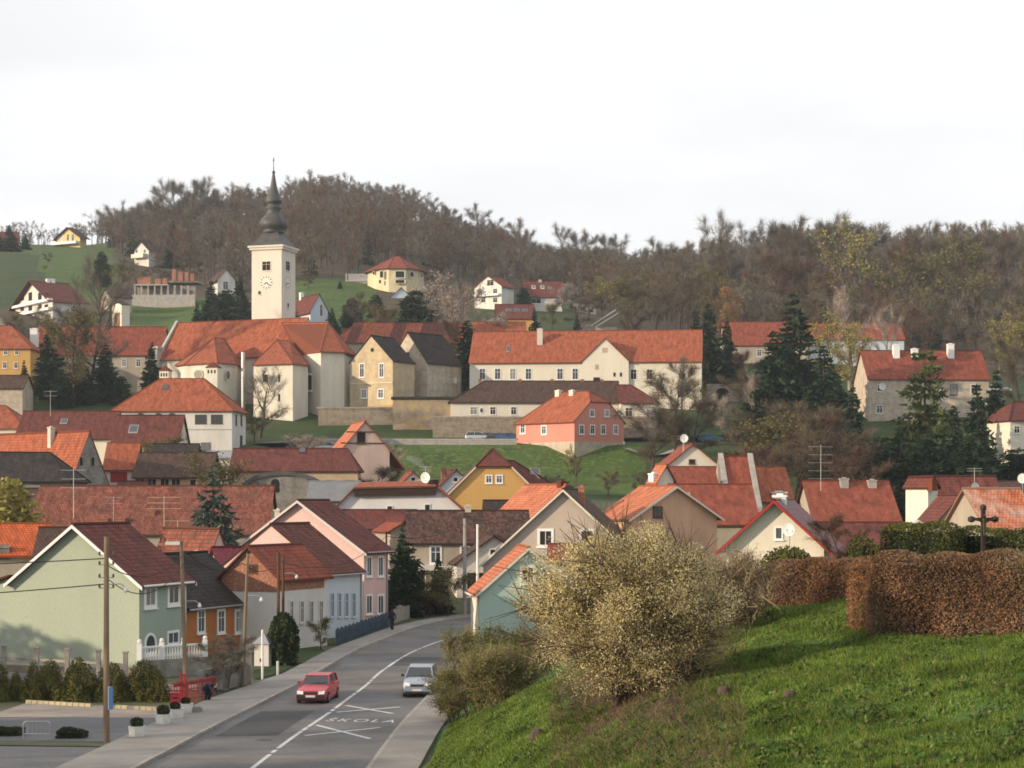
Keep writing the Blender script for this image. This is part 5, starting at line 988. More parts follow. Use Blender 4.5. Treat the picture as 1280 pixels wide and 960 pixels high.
plant(BT[2],470,585,245,'grey bare bush right of long brick house','shrub','bare_shrub',width=2.2); plant(BT[0],720,572,285,'bare bush below the salmon pink house corner','shrub','bare_shrub',width=.9); plant(BY,713,560,288,'thin dry bush at the salmon house foot','shrub','bare_shrub',width=.6)
plant(BO[0],198,552,255,'brown bush behind the long brown barn roof','shrub','shrub',width=1.6); plant(BO[1],283,580,190,'olive brown tree behind the blue spruce','tree','budding_tree',width=1.1); plant(BO[1],318,520,305,'olive bush at the presbytery corner','shrub','shrub',width=1.5)
many([BT[1]],[(620,598,262),(760,590,268),(800,592,266),(690,596,262)],'bare bush at the foot of the castle meadow','shrub','bare_shrub','bare bushes at the foot of the castle meadow',width=1.6)
plant(CR,506,676,158,'round dark evergreen tree beside the pink house','tree','evergreen_tree',width=.95); plant(CF[0],503,655,160,'pointed dark conifer behind round evergreen','conifer','conifer_tree',width=.6)
plant(CF[1],548,690,160,'grey green conifer in front of beige house window','conifer','conifer_tree',width=.8); plant(BO[0],560,715,157,'brown bush left of the concrete pole','shrub','shrub',width=1.6); plant(BO[1],536,728,158,'low bush in the beige house garden','shrub','shrub',width=1.6)
RE=blob('round_evergreen',51,9000,.10,lambda t:math.sqrt(max(0,1-(1.75*t-.75)**2))*.95,leafm('dark_evergreen',[(.02,.035,.015),(.035,.055,.022),(.055,.07,.028)],.1),H=3.2); plant(RE,354,765,113,'round dark evergreen shrub in front of white house','shrub','evergreen_shrub',width=.9); plant(BG[1],285,795,99,'grey leafless bush beside wooden pole','shrub','bare_shrub',width=1.5); plant(BG[0],268,805,98,'tangled leafless bush above the red railing','shrub','bare_shrub',width=1.5)
plant(BO[0],401,775,124,'small bare bush at the white house wall','shrub','bare_shrub',width=1.3)
# ---------------- near planting: thuja row, hedges, bush
thu=leafm('thuja_green',[(.05,.075,.02),(.10,.12,.03),(.19,.15,.04),(.07,.09,.03)],.2)
TH=[blob('thuja%d'%i,i,5200,.05,(lambda t,i=i:(.95*(1-t)**(.35+.25*i)*min(1,t*9+.3))),thu) for i in range(3)]
for i,(px,yt,wd,lab) in enumerate(((-4,826,.8,'clipped thuja cut by the left edge'),(20,838,.7,'small thuja second from the left edge'),(42,822,.75,'slim pointed thuja third from left'),(63,824,.75,'slim pointed thuja fourth from left'),(98,820,1.1,'large reddish thuja in the middle of row'),(84,840,.8,'low thuja just left of the large reddish one'),(140,828,.9,'thuja directly behind the front wooden pole'),(118,842,.8,'low thuja left of the front wooden pole'),(153,835,.8,'low dark thuja right of wooden pole'),(180,824,1.0,'big golden thuja near the balustrade end'),(196,834,.9,'dark thuja at the right end of row'))):
    plant(TH[i%3],px,yt,93.5+.35*(i%2),lab,'shrub','thuja_shrub',width=wd,group='thuja row along the parking lot')
def boxhedge(name,L,Wd,Hh,n,seed,mats,size,sag=.0,core=None,weights=None,top=None):
    """a clipped hedge: dark core plus leaves on and just under the clipped faces; local x along"""
    rs=np.random.RandomState(seed); A=[]
    areas=np.array([L*Hh,L*Hh,L*Wd,Wd*Hh,Wd*Hh]); pr=areas/areas.sum()
    f=rs.choice(5,n,p=pr); u=rs.rand(n);v=rs.rand(n); dp=np.abs(rs.randn(n))*.09-.03; P=np.zeros((n,3))
    for k in range(5):
        m=f==k; a=u[m];b=v[m];d=dp[m]
        if k==0: P[m]=np.stack([a*L,d,b*Hh],1)
        if k==1: P[m]=np.stack([a*L,Wd-d,b*Hh],1)
        if k==2: P[m]=np.stack([a*L,b*Wd,Hh-d],1)
        if k==3: P[m]=np.stack([d,a*Wd,b*Hh],1)
        if k==4: P[m]=np.stack([L-d,a*Wd,b*Hh],1)
    P[:,1]+=.10*np.sin(P[:,0]*2.1+seed)+.05*np.sin(P[:,0]*5.3); P[:,2]+=.06*np.sin(P[:,0]*1.3+seed)*(P[:,2]/Hh); P[:,0]+=.05*np.sin(P[:,2]*4)
    ed=np.minimum(np.minimum(P[:,1],Wd-P[:,1]),np.minimum(P[:,0],L-P[:,0])); P[:,2]-=.20*np.exp(-np.maximum(ed,0)/.14)*np.clip(P[:,2]/Hh,0,1)**4
    P[:,2]+=.05*np.sin(P[:,0]*4.7)*(P[:,2]/Hh); c=leaves(P,size*(.5+rs.rand(n)),rs); mi=np.zeros(n)
    if len(mats)>1:
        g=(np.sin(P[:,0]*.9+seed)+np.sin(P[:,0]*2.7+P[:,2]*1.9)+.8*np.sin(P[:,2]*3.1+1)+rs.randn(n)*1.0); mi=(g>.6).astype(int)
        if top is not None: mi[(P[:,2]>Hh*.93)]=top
    q=min(.28,.22*min(Wd,Hh)); b=MB(); b.box(q,q,-.4,L-q,Wd-q,Hh-.22)
    return c,mi,b,mats,core
def hedge(name,p0,p1,Wd,htop,label,cat_,n,seed,mats,size,core,group=None,top=None):
    p0=Vector(p0);p1=Vector(p1); L=(p1-p0).length; zb=min(hz(*p0),hz(*p1))-.1; c,mi,b,m,co_=boxhedge(name,L,Wd,htop-zb,n,seed,mats,size,top=top)
    t=empty(name,(p0.x,p0.y,zb),math.atan2(p1.y-p0.y,p1.x-p0.x),label,cat_,group); npmesh('foliage',*c,4,m,t,mi=mi); b.build('inner_branches',core,t); return t
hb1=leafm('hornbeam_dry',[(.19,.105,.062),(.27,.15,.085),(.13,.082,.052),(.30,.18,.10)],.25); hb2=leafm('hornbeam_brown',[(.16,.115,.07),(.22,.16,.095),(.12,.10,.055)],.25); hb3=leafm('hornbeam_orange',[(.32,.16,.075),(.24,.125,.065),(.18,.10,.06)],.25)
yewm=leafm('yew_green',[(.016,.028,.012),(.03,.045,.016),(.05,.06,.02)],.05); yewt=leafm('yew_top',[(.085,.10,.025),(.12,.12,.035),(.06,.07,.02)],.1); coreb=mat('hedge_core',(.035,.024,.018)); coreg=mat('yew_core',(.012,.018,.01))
P=lambda px,D:((px-640)*D/F,D)
hedge('beech_hedge',P(1086,46.5),P(1530,41.5),1.5,Zp(690,46.5),'long clipped brown hedge running to the right edge','hedge',120000,3,[hb1,hb2],.026,coreb)
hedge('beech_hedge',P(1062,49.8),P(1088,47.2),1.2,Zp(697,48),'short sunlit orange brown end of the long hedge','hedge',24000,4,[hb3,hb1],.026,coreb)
hedge('beech_hedge',P(955,61),P(1060,58.5),1.4,Zp(701,60),'lower brown clipped hedge behind the blossoming bush','hedge',36000,5,[hb1,hb3],.03,coreb)
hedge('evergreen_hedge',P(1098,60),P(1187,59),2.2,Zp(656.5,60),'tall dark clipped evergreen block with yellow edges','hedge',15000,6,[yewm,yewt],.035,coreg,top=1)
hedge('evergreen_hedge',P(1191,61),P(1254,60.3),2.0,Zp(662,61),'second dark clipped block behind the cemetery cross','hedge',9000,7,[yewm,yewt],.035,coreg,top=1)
hedge('evergreen_hedge',P(1258,57),P(1420,55),2.0,Zp(664,57),'yellowish clipped block at the right edge','hedge',16000,8,[yewt,yewm],.035,coreg)
hedge('evergreen_hedge',P(1070,60),P(1097,60),1.5,Zp(673,60),'small low yellow green block left of tall evergreen block','hedge',4000,9,[yewt,yewm],.035,coreg)
DOME=[blob('dome',21,5200,.05,lambda t:(1-t*t)**.5 if t>0 else 1,yewt,H=1.0),blob('dome2',22,5200,.05,lambda t:(1-t*t)**.5,yewm,H=1.0)]
o=plant(DOME[0],985,682,63,'mossy yellow green dome shaped shrub by the low hedge','shrub','dome_shrub',zb=Zp(702,63)-.6); o.scale=(1.0,1.0,o.scale[2])
mb=empty('stone_edging',(*P(1015,62.5),Zp(703,62.5)-1),0,'low dark stone grave edging above the lower hedge','grave'); MB().box(-1.2,0,0,1.6,.5,.95).build('slab',mat('dark_stone',(.05,.05,.05)),mb); MB().box(-1.25,-.05,.95,1.65,.55,1.05).build('coping',mat('dark_stone2',(.08,.08,.08)),mb)
o=plant(BR,1052,668,68,'bare reddish brown clipped bush right of the cream metal roofed house','shrub','bare_shrub',zb=Zp(705,68)-.7); o.scale=(.33,.33,.24)
# cemetery cross
cr=empty('cemetery_cross',(*P(1229,52),Zp(698,52)-1.4),R(8),'dark crucifix with small roofed arms standing above the long hedge','cross'); cb=mat('dark_iron',(.03,.025,.022),.6); z=Zp(698,52)-1.4; hh_=Zp(633,52)-z; k=52/F
MB().box(-.05,-.05,0,.05,.05,hh_).build('post',cb,cr); zz=Zp(649,52)-z; b=MB(); b.box(-15*k,-.05,zz-.04,15*k,.05,zz+.04); 
for s in (-1,1): b.lathe([(.01,-.09),(.09,-.06),(.10,0),(.09,.06),(.01,.09)],(s*15.5*k,0,zz),8)
b.lathe([(.01,-.09),(.08,-.06),(.09,0),(.08,.06),(.01,.09)],(0,0,hh_-.03),8); b.build('arms',cb,cr); b=MB(); b.tube((0,-.09,zz+.02),(0,-.09,zz-.45),.06,.03); b.tube((-.3,-.09,zz+.0),(0,-.09,zz-.08),.025); b.tube((.3,-.09,zz+.0),(0,-.09,zz-.08),.025); b.lathe([(.01,-.06),(.05,0),(.01,.06)],(0,-.1,zz+.08),8); b.build('figure',mat('dark_bronze',(.05,.04,.03),.5,.4,.5),cr)
# gravestone canopy
gv=empty('lantern_roof',(*P(1147,66),Zp(655,66)-.95),0,'small dark gabled grave marker roof above the evergreen block','grave marker'); k=66/F
MB().box(-8*k,-.2,0,8*k,.2,.9).build('body',cb,gv); b=MB(); b.hexa([(-12*k,-.3,.78),(0,-.3,1.02),(0,.3,1.02),(-12*k,.3,.78),(-12*k,-.3,.84),(0,-.3,1.09),(0,.3,1.09),(-12*k,.3,.84)]); b.hexa([(12*k,-.3,.78),(0,-.3,1.02),(0,.3,1.02),(12*k,.3,.78),(12*k,-.3,.84),(0,-.3,1.09),(0,.3,1.09),(12*k,.3,.84)]); b.build('roof',mat('pale_edge',(.4,.38,.36)),gv)
# ---- the big blossoming bush
def bigbush():
    D=44.; x,y=(800-640)*D/F,D; zg=hz(x,y)-.2; t=empty('blossoming_bush',(x,y,zg),0,'large cream blossoming bush on the grassy bank in the foreground','bush'); rs=np.random.RandomState(5)
    k=D/F; segs=[];tips=[]; cx,cz=(780-800)*k,Zp(770,D)-zg; Rx,Rz=131*k,Zp(655,D)-zg-cz
    for j in range(76):
        a=rs.rand()*6.28; el=np.arccos(1-rs.rand()*1.8); d=np.array([math.cos(a)*math.sin(el),math.sin(a)*math.sin(el)*.85,math.cos(el)]); fill=.58+.36*rs.rand()
        end=np.array([cx+d[0]*Rx*fill,d[1]*Rx*.8*fill,cz+d[2]*(Rz if d[2]>0 else Rz*.95)*fill]); p=np.array([rs.randn()*.35,rs.randn()*.3,0.]); mid=np.array([end[0]*.35,end[1]*.35,end[2]*.62+.2]); K=7; pr=p
        for s in range(1,K+1):
            u=s/K; q=(1-u)**2*p+2*u*(1-u)*mid+u*u*end+rs.randn(3)*.05; r=.045*(1-u)+.012; segs.append((pr,q,r*1.1,r)); 
            if s>2:
                for m in range(5):
                    dd=(q-pr)/np.linalg.norm(q-pr)+rs.randn(3)*.75+np.array([0,0,.15]); dd/=np.linalg.norm(dd); l=.55+.7*rs.rand(); e=q+dd*l; segs.append((q,q+dd*l*.5,.012,.009)); segs.append((q+dd*l*.5,e,.009,.004)); tips+=[(q+dd*l*.5,dd),(e,dd)]
            pr=q
        tips.append((end,(end-mid)/np.linalg.norm(end-mid)))
    npmesh('stems',*tubes(segs,4),4,bark,t)
    c=twigs(tips,rs,19000,.6,.010,upb=.3,spread=.7); B=c[0].reshape(-1,4,3); a0=B[:,:2].mean(1);b0=B[:,2:].mean(1)
    n=190000; i=rs.randint(0,len(a0),n); u=rs.rand(n,1); q=a0[i]*(1-u)+b0[i]*u+rs.randn(n,3)*.06
    # keep inside an uneven outline
    e=np.sqrt(((q[:,0]-cx)/Rx)**2+(q[:,1]/(Rx*.85))**2+((q[:,2]-cz)/np.where(q[:,2]>cz,Rz,Rz*1.0))**2); ang=np.arctan2(q[:,2]-cz,q[:,0]-cx); lim=1.0+.08*np.sin(ang*5+1)+.06*np.sin(ang*11)+.10*np.sin(ang*3); keep=e<lim+.06*rs.rand(n); q=q[keep]
    l=leaves(q,.0215*(.55+.9*rs.rand(len(q))),rs); mi=(rs.rand(len(q))>.46).astype(int)
    npmesh('blossom',*l,4,[leafm('young_bush_leaves',[(.48,.40,.15),(.62,.52,.22),(.38,.30,.11)],.5),leafm('cream_blossom',[(.68,.58,.30),(.80,.71,.42),(.84,.78,.56),(.58,.48,.22)],.5)],t,mi=mi)
    keep2=np.sqrt(((b0[:,0]-cx)/Rx)**2+(b0[:,1]/(Rx*.9))**2+((b0[:,2]-cz)/Rz)**2)<1.12; B=B[keep2]; npmesh('twigs',B.reshape(-1,3),np.arange(len(B)*4).reshape(-1,4),4,leafm('bush_twigs',[(.16,.12,.07),(.22,.17,.10),(.12,.09,.055)],0),t)
bigbush()
def sidebush(px,yt,D,wpx,label,seed,mats,n,size,name='bush',zoff=0):
    x,y=(px-640)*D/F,D; zg=hz(x,y)-.2+zoff; H=Zp(yt,D)-zg; R_=wpx/2*D/F; segs,tips,rs=limbs(seed,H,R_,7,6,h0=.1,up=.6,r0=.07,multi=5,n3=1); t=empty(name,(x,y,zg),rnd.random()*6,label,'bush'); npmesh('stems',*tubes(segs,4),4,bark,t)
    c=twigs(tips,rs,n//4,.55,.018); B=c[0].reshape(-1,4,3); n2=n; i=rs.randint(0,len(B),n2); u=rs.rand(n2,1); q=B[i,0]*(1-u)+B[i,2]*u+rs.randn(n2,3)*.04; l=leaves(q,size*(.6+.8*rs.rand(n2)),rs); npmesh('twigs',*c,4,mats[0],t); npmesh('leaves',*l,4,mats[1],t)
olv=leafm('spring_olive_leaves',[(.11,.15,.035),(.19,.23,.06),(.25,.23,.08),(.15,.13,.05)],.4); bt=leafm('bush_twigs',[(.10,.07,.04)],0)
sidebush(590,803,80,66,'olive spring bush beside the pavement on the bank foot',3,[bt,olv],16000,.035)
sidebush(622,838,70,80,'lower olive brown bush spilling toward the pavement',4,[bt,olv],14000,.035)
sidebush(568,852,84,40,'small leafy bush at the pavement edge by silver car',5,[bt,olv],6000,.035)
sidebush(652,800,76,60,'green leafy bush left behind the cream bush',6,[bt,leafm('fresh_green',[(.05,.08,.02),(.09,.13,.03),(.06,.09,.025)],.3)],12000,.04)
sidebush(935,735,56,105,'sparse bare bush with few blossoms right of the cream bush',8,[bt,leafm('few_blossoms',[(.40,.33,.22),(.16,.12,.07),(.12,.09,.06)],.2)],7000,.022)
sidebush(912,722,57,75,'twiggy half bare bush joined to the cream bush',9,[bt,leafm('few_blossoms2',[(.46,.38,.25),(.20,.15,.09),(.13,.10,.06)],.2)],8000,.024)
# ---- grass blades on the bank
def grass():
    rs=np.random.RandomState(9); N=760000; Y=22.5+rs.rand(N)**1.5*60; t=rs.rand(N); X0=np.interp(Y,[25,50,71,95],[-5.2,-4.1,-3.0,-2.4]); X1=.37*Y+2.5; X=X0+t*(X1-X0); px=640+F*X/Y; k=(px>500)&(px<1520)
    X=X[k];Y=Y[k]; Z=height(X,Y)
    j=wob(X,Y,.12,1); pxx=640+F*X/Y; xt_=np.interp(Y,[-30,25,50,71,95,120,150],[-7.8,-5.3,-4.2,-3.15,-2.6,-1.2,0]); bare=(Y<70)&(pxx+j*25>700)&(pxx+j*25<925)&(X-xt_<8.6+j)&(X-xt_>2)&(wob(X,Y,.9,1)>-.25)&(rs.rand(len(X))<.97); X=X[~bare];Y=Y[~bare];Z=Z[~bare]
    den=wob(X,Y,.8,1)+wob(X,Y,2.3,.7); h=.06+.08*rs.rand(len(X))+.07*np.clip(den,-1,1.5); h=np.clip(h,.03,.25); P=np.stack([X,Y,Z-.01],1); d=rs.randn(len(X),3)*.45; d[:,2]=1; d=nrm(d)*h[:,None]
    s=nrm(np.cross(d,rs.randn(len(X),3)))*.017*(Y/40)[:,None]; V=np.stack([P-s,P+s,P+d],1).reshape(-1,3)
    o=npmesh('grass',V,np.arange(len(V)).reshape(-1,3),3,leafm('grass_blades',[(.05,.09,.015),(.09,.155,.022),(.15,.22,.035),(.24,.24,.09)],.45)); tag(o,'short green spring grass covering the foreground bank','grass',kind='stuff')
grass()
def weeds():
    rs=np.random.RandomState(29); C=900; Y=26+rs.rand(C)**1.3*48; px=520+rs.rand(C)*800; X=(px-640)/F*Y; xt=np.interp(Y,[25,50,71,95],[-5.2,-4.1,-3.0,-2.4]); k=X>xt+.3; X=X[k];Y=Y[k]; m=26; r=.12+.30*rs.rand(len(X))**2
    P=[]; 
    for x,y,q in zip(X,Y,r):
        a=rs.rand(m)*6.28; d=q*np.sqrt(rs.rand(m)); P.append(np.stack([x+d*np.cos(a),y+d*np.sin(a),height(x+d*np.cos(a),y+d*np.sin(a))+.03+.10*rs.rand(m)],1))
    P=np.concatenate(P); l=leaves(P,.022+.035*rs.rand(len(P)),rs); o=npmesh('weeds',*l,4,leafm('weed_leaves',[(.025,.05,.012),(.05,.10,.02),(.10,.16,.04),(.16,.13,.06)],.3)); tag(o,'patches of broad leaved weeds scattered through the bank grass','weeds',kind='stuff')
weeds()
# dead stalks and litter under the bush
def stalks():
    rs=np.random.RandomState(19); n=36000; px=690+rs.rand(n)*240; Y=28+rs.rand(n)*34; X=(px-640)/F*Y; Z=height(X,Y); P=np.stack([X,Y,Z],1); d=rs.randn(n,3); d[:,2]=np.abs(d[:,2])*.7+.1; d=nrm(d)*(.08+.3*rs.rand(n,1)**2); c=blades(P,d,np.full(n,.012),rs)
    o=npmesh('dry_stalks',*c,4,leafm('dry_straw',[(.11,.075,.045),(.19,.13,.08),(.06,.05,.025),(.05,.075,.02)],.1)); tag(o,'dry stalks and dead twigs littering the bank under the bush','undergrowth',kind='stuff')
stalks()
for px,py,D,s in ((988,838,36,.16),(905,832,40,.15),(672,925,45,.2)): 
    p=at(px,py,D); z=hz(p.x,p.y); 
    b=MB(); b.lathe([(s*.7,-.05),(s,.0),(s*.85,s*.9),(s*.5,s*1.15),(.02,s*1.2)],(0,0,0),7); o=b.build('tree_stump',bark); o.location=(p.x,p.y,z); tag(o,{988:'small brown stump alone on the open grass slope',905:'dark stump near the right foot of the big bush',672:'dark stump on the lower bank left of the bush'}[px],'stump')
# yard fences etc
# ---------------- street furniture
def on(px,py,z=0.0): return gnd(px,py,z)
wood=mottle('pole_wood',(.24,.175,.12),(.15,.115,.08),1.5,8,zs=.15)
def pole(px,yb,yt,label,lean=0,lamp=None,m=None,r=.13,extras=(),D=None):
    p=on(px,yb) if D is None else Vector(((px-640)*D/F,D,0)); D=p.y; H_=Zp(yt,D); t=empty('utility_pole',p,0,label,'pole','utility poles along the street'); MB().tube((0,0,-.3),(lean,0,H_),r,r*.72,n=10).build('shaft',m or wood,t)
    for z in extras:
        zz=Zp(z,D); x=lean*zz/H_; b=MB(); 
        for s in(-1,1): b.tube((x,0,zz),(x+s*.28,0,zz),.015); b.lathe([(.03,-.0),(.05,.05),(.045,.12),(.02,.16)],(x+s*.28,0,zz),8)
        b.build('insulators',mat('insulator',(.10,.09,.08),.4),t)
    if lamp:
        side,zl=lamp; zz=Zp(zl,D); x=lean*zz/H_; b=MB(); b.tube((x,0,zz),(x+side*.6,-.1,zz+.05),.025).tube((x+side*.6,-.1,zz+.05),(x+side*.8,-.12,zz-.1),.025); a=b.build('lamp_arm',zinc,t)
        b=MB(); b.lathe([(.02,.10),(.05,.06),(.09,-.02),(.10,-.08),(.06,-.14),(.02,-.16)],(x+side*.82,-.12,zz-.15),10); b.build('lamp_shade',mat('lamp_glass',(.6,.6,.58),.2,.5),t)
    return t,H_
po,_=pole(133,928,671,'weathered wooden pole in front beside the parking lot',lamp=(1,731),extras=(694,706,722,735),r=.135)
b=MB(); b.box(.13,-.14,1.35,.25,.14,2.25); b.build('blue_sign_plate',mat('sign_blue',(.10,.22,.45)),po); MB().box(.10,-.16,1.33,.128,.10,2.27).build('white_sign_plate',white,po)
pole(233,876,676,'wooden pole with flat lamp head beside the red railing',lean=-.25,lamp=(1,752),r=.12)
b=MB(); p=on(233,876); b.box(-1.0,-.12,Zp(681,p.y),-.3,.12,Zp(678,p.y)+.04); o=b.build('lamp_head',mat('lamp_glass',(.6,.6,.58),.2,.5),bpy.data.objects['utility_pole.001'])
pole(303,858,692,'thin leaning wooden pole in front of the orange house',lean=.28,lamp=(1,745),r=.10)
pole(348,825,690,'left one of the paired dark poles by the white house',m=woodw,r=.11,extras=(700,),D=113.5); pole(354,822,694,'right one of the paired dark poles by the white house',m=woodw,r=.10,lamp=(1,717),D=114.5)
pole(483,775,664,'slim pole beyond the pink house corner',m=woodw,r=.10,D=153)
pole(581,762,648,'pale concrete pole at the bend before the white outbuilding',m=concrete,r=.17,extras=(652,655),D=158)
pole(597,690,655,'short white round chimney post above the white outbuilding',m=white,r=.14,D=166)
pole(703,578,530,'thin pole standing in the castle meadow',m=zinc,r=.06,D=278) if False else None
# wires
wm=mat('cable',(.03,.03,.03))
def wire(a,b,sag,label):
    a=Vector(a);b=Vector(b); mb=MB(); n=14; pr=a
    for k in range(1,n+1): u=k/n; q=a.lerp(b,u)-Vector((0,0,sag*4*u*(1-u))); mb.tube(pr,q,.022,n=4,caps=False); pr=q
    o=mb.build('overhead_wire',wm); tag(o,label,'wire','overhead wires along the street')
pA=on(133,928);DA=pA.y; Q=lambda p,y:Vector((p.x,p.y,Zp(y,p.y))); p2=on(233,876);p3=on(303,858); p4=Vector(((350-640)*114/F,114,0)); p5=Vector(((483-640)*153/F,153,0)); p6=Vector(((581-640)*158/F,158,0))
wire(Q(pA,698),(-40,74,Zp(705,74)),.3,'wire from the front pole to the left, upper'); wire(Q(pA,730),(-40,74,Zp(762,74)),.3,'wire from the front pole to the left, lower')
wire(Q(pA,706),Q(p2,690),.8,'wire from front pole to the lamp pole'); wire(Q(pA,722),Q(p2,700),1.1,'lower wire from front pole to the lamp pole'); wire(Q(p2,690),Q(p3,704),.6,'wire from lamp pole to the leaning pole'); wire(Q(p3,704),Q(p4,702),.5,'wire from leaning pole to the paired poles'); wire(Q(p4,702),Q(p5,670),1.2,'wire from paired poles to the pole beyond pink house'); wire(Q(p5,670),Q(p6,655),.6,'wire from the slim pole to the concrete pole'); wire(Q(p6,655),(4,163,Zp(640,163)),.3,'wire from concrete pole to the grey gable')
# antennas and dishes
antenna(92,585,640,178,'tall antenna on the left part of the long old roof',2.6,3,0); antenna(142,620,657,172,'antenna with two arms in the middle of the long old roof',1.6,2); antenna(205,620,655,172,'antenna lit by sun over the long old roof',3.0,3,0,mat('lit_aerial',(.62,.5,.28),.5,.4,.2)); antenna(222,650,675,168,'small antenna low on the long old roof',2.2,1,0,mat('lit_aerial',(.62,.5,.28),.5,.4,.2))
antenna(1026,556,606,184,'large antenna beside the broad red roof',2.4,5); antenna(854,545,560,216,'antenna at the cream gable peak',1.4,2); antenna(532,583,600,196,'antenna on the white hall roof',1.2,2); antenna(63,488,515,262,'antenna above the wide red roof at left',2.0,2); antenna(1218,585,600,158,'antenna on the dark red roof at right',1.2,2)
dish(532,597,189,.52,'big pale dish on the white hall roof edge'); dish(855,548,214,.45,'dish at the peak of cream gable house'); dish(986,662,116.5,.38,'round dish on the cream gable with dark metal roof'); dish(1218,609,149,.36,'dish on the dark red roof at right'); dish(1278,598,170,.42,'dish at the right picture edge'); 
# fence with concrete posts
post=mottle('old_concrete',(.34,.30,.26),(.22,.20,.175),1.5,7)
def fence(): 
    pts=[(-30,846),(5,848),(46,851),(84,853),(123,855),(157,858)]; t=empty('garden_fence',on(5,848),0,'low concrete post and rail fence before the green gable wall','fence'); o=t.location
    W=[on(*p) for p in pts]; pl=MB()
    for i,p in enumerate(W):
        q=p-o; MB().box(q.x-.11,q.y-.11,-.2,q.x+.11,q.y+.11,1.75).box(q.x-.15,q.y-.15,1.75,q.x+.15,q.y+.15,1.83).build('post',post,t)
        if i<len(W)-1:
            r=W[i+1]-o
            for z0,z1,nm in ((1.05,1.2,'rail'),(-.1,.35,'plinth')): 
                MB().hexa([(q.x+.11,q.y-.05,z0),(r.x-.11,r.y-.05,z0),(r.x-.11,r.y+.05,z0),(q.x+.11,q.y+.05,z0),(q.x+.11,q.y-.05,z1),(r.x-.11,r.y-.05,z1),(r.x-.11,r.y+.05,z1),(q.x+.11,q.y+.05,z1)]).build(nm,post if nm=='rail' else concrete,t)
fence()
t=empty('green_house_terrace',on(172,850),0,'raised bed of soil and stone under the green gable wall','wall'); o=t.location; a=on(172,850)-o; b_=Vector((-34,107,0))-o
MB().hexa([(b_.x,b_.y,-.1),(a.x,a.y+.6,-.1),(a.x,a.y+1.5,-.1),(b_.x,b_.y+1.5,-.1),(b_.x,b_.y,.75),(a.x,a.y+.6,.55),(a.x,a.y+1.5,.55),(b_.x,b_.y+1.5,.75)]).build('bed',stone,t)
def balustrade():
    a=on(174,848);b=on(256,842); t=empty('balustrade',a,0,'white balustrade on stone wall in front of sage green front','balustrade'); d=b-a; n=24; zt=1.72
    MB().hexa([(0,0,-.2),(d.x,d.y,-.2),(d.x,d.y+.3,-.2),(0,.3,-.2),(0,0,.95),(d.x,d.y,.95),(d.x,d.y+.3,.95),(0,.3,.95)]).build('wall',greystone,t)
    MB().hexa([(0,0,zt-.1),(d.x,d.y,zt-.1),(d.x,d.y+.2,zt-.1),(0,.2,zt-.1),(0,0,zt),(d.x,d.y,zt),(d.x,d.y+.2,zt),(0,.2,zt)]).build('handrail',white,t)
    for k in range(n+1):
        p=d*(k/n); 
        if k%8==0: MB().box(p.x-.13,p.y-.03,.95,p.x+.13,p.y+.23,1.9).lathe([(.02,.0),(.1,.02),(.13,.1),(.1,.2),(.02,.24)],(p.x,p.y+.1,1.9),8).build('pillar',white,t)
        else: MB().lathe([(.04,0),(.045,.1),(.065,.2),(.035,.42),(.035,.5),(.045,.67)],(p.x,p.y+.1,.95),7).build('baluster',white,t)
balustrade()
redm=mat('red_enamel',(.30,.025,.028),.5,.4)
def railing():
    a=on(214,882);b=on(270,872); t=empty('red_railing',a,0,'red metal railing with crossbars behind the planters','railing'); d=b-a; b=MB()
    for k in range(17):
        p=d*(k/16); MB().box(p.x-.025,p.y-.02,-.05,p.x+.025,p.y+.02,1.0).build('upright',redm,t)
    for z in (.2,.65,1.05): MB().tube((0,0,z),(d.x,d.y,z),.03).build('rail',redm,t)
    m=MB(); m.hexa([(d.x*.05,.06,.85),(d.x,d.y+.06,.85),(d.x,d.y+.08,.85),(d.x*.05,.08,.85),(d.x*.05,.06,1.0),(d.x,d.y+.06,1.0),(d.x,d.y+.08,1.0),(d.x*.05,.08,1.0)]); m.build('band',redm,t)
railing()
t=empty('red_box',on(219,886),R(10),'red metal box on legs left of the lamp pole','post box'); MB().box(-.22,-.2,.0,.22,.2,.72).box(-.25,-.23,.72,.25,.23,.78).build('body',redm,t); MB().box(-.14,-.215,.5,.14,-.195,.56).build('slot',darkhole,t)
for px in (226,231): 
    t=empty('red_post',on(px,880),0,['tall red post directly left of lamp pole','tall red post further left of the lamp pole'][px==226],'post'); MB().box(-.06,-.06,0,.06,.06,1.4).build('shaft',redm,t); MB().box(-.08,-.08,1.4,.08,.08,1.46).build('cap',redm,t)
# planters
box=blob('box_ball',31,1500,.085,lambda t:math.sqrt(max(0,1-(2*t-1)**2)),yewm,stems=3,H=1.0)
def planter(px,yb,label,w,pl):
    t=empty('planter',on(px,yb),R(rnd.uniform(-8,8)),label,'planter','white concrete planters along the pavement'); b=MB(); r=w/2
    b.lathe([(r*.85,0),(r*1.0,.1),(r*1.15,.48),(r*1.2,.52),(r*1.05,.52),(r*.95,.42)],(0,0,.03),6); b.build('pot',mottle('pot_white',(.74,.73,.70),(.60,.58,.54),2,9),t); MB().lathe([(r*.95,0),(.02,.03)],(0,0,.46),6).build('soil',mat('soil',(.05,.035,.025)),t)
    q=bpy.data.objects.new('shrub' ,box['crown']); COL.objects.link(q); q.parent=t; q.location=(0,0,.47); q.scale=(pl*.8,pl*.8,pl*1.3)
planter(171,924,'white planter nearest the camera with round box plant',.62,.34); planter(204,908,'white planter second from the front with box plant',.66,.36); planter(219,901,'wide white planter third from the front',.75,.3); planter(232,894,'white planter at the foot of lamp pole with brown plant',.62,.28)
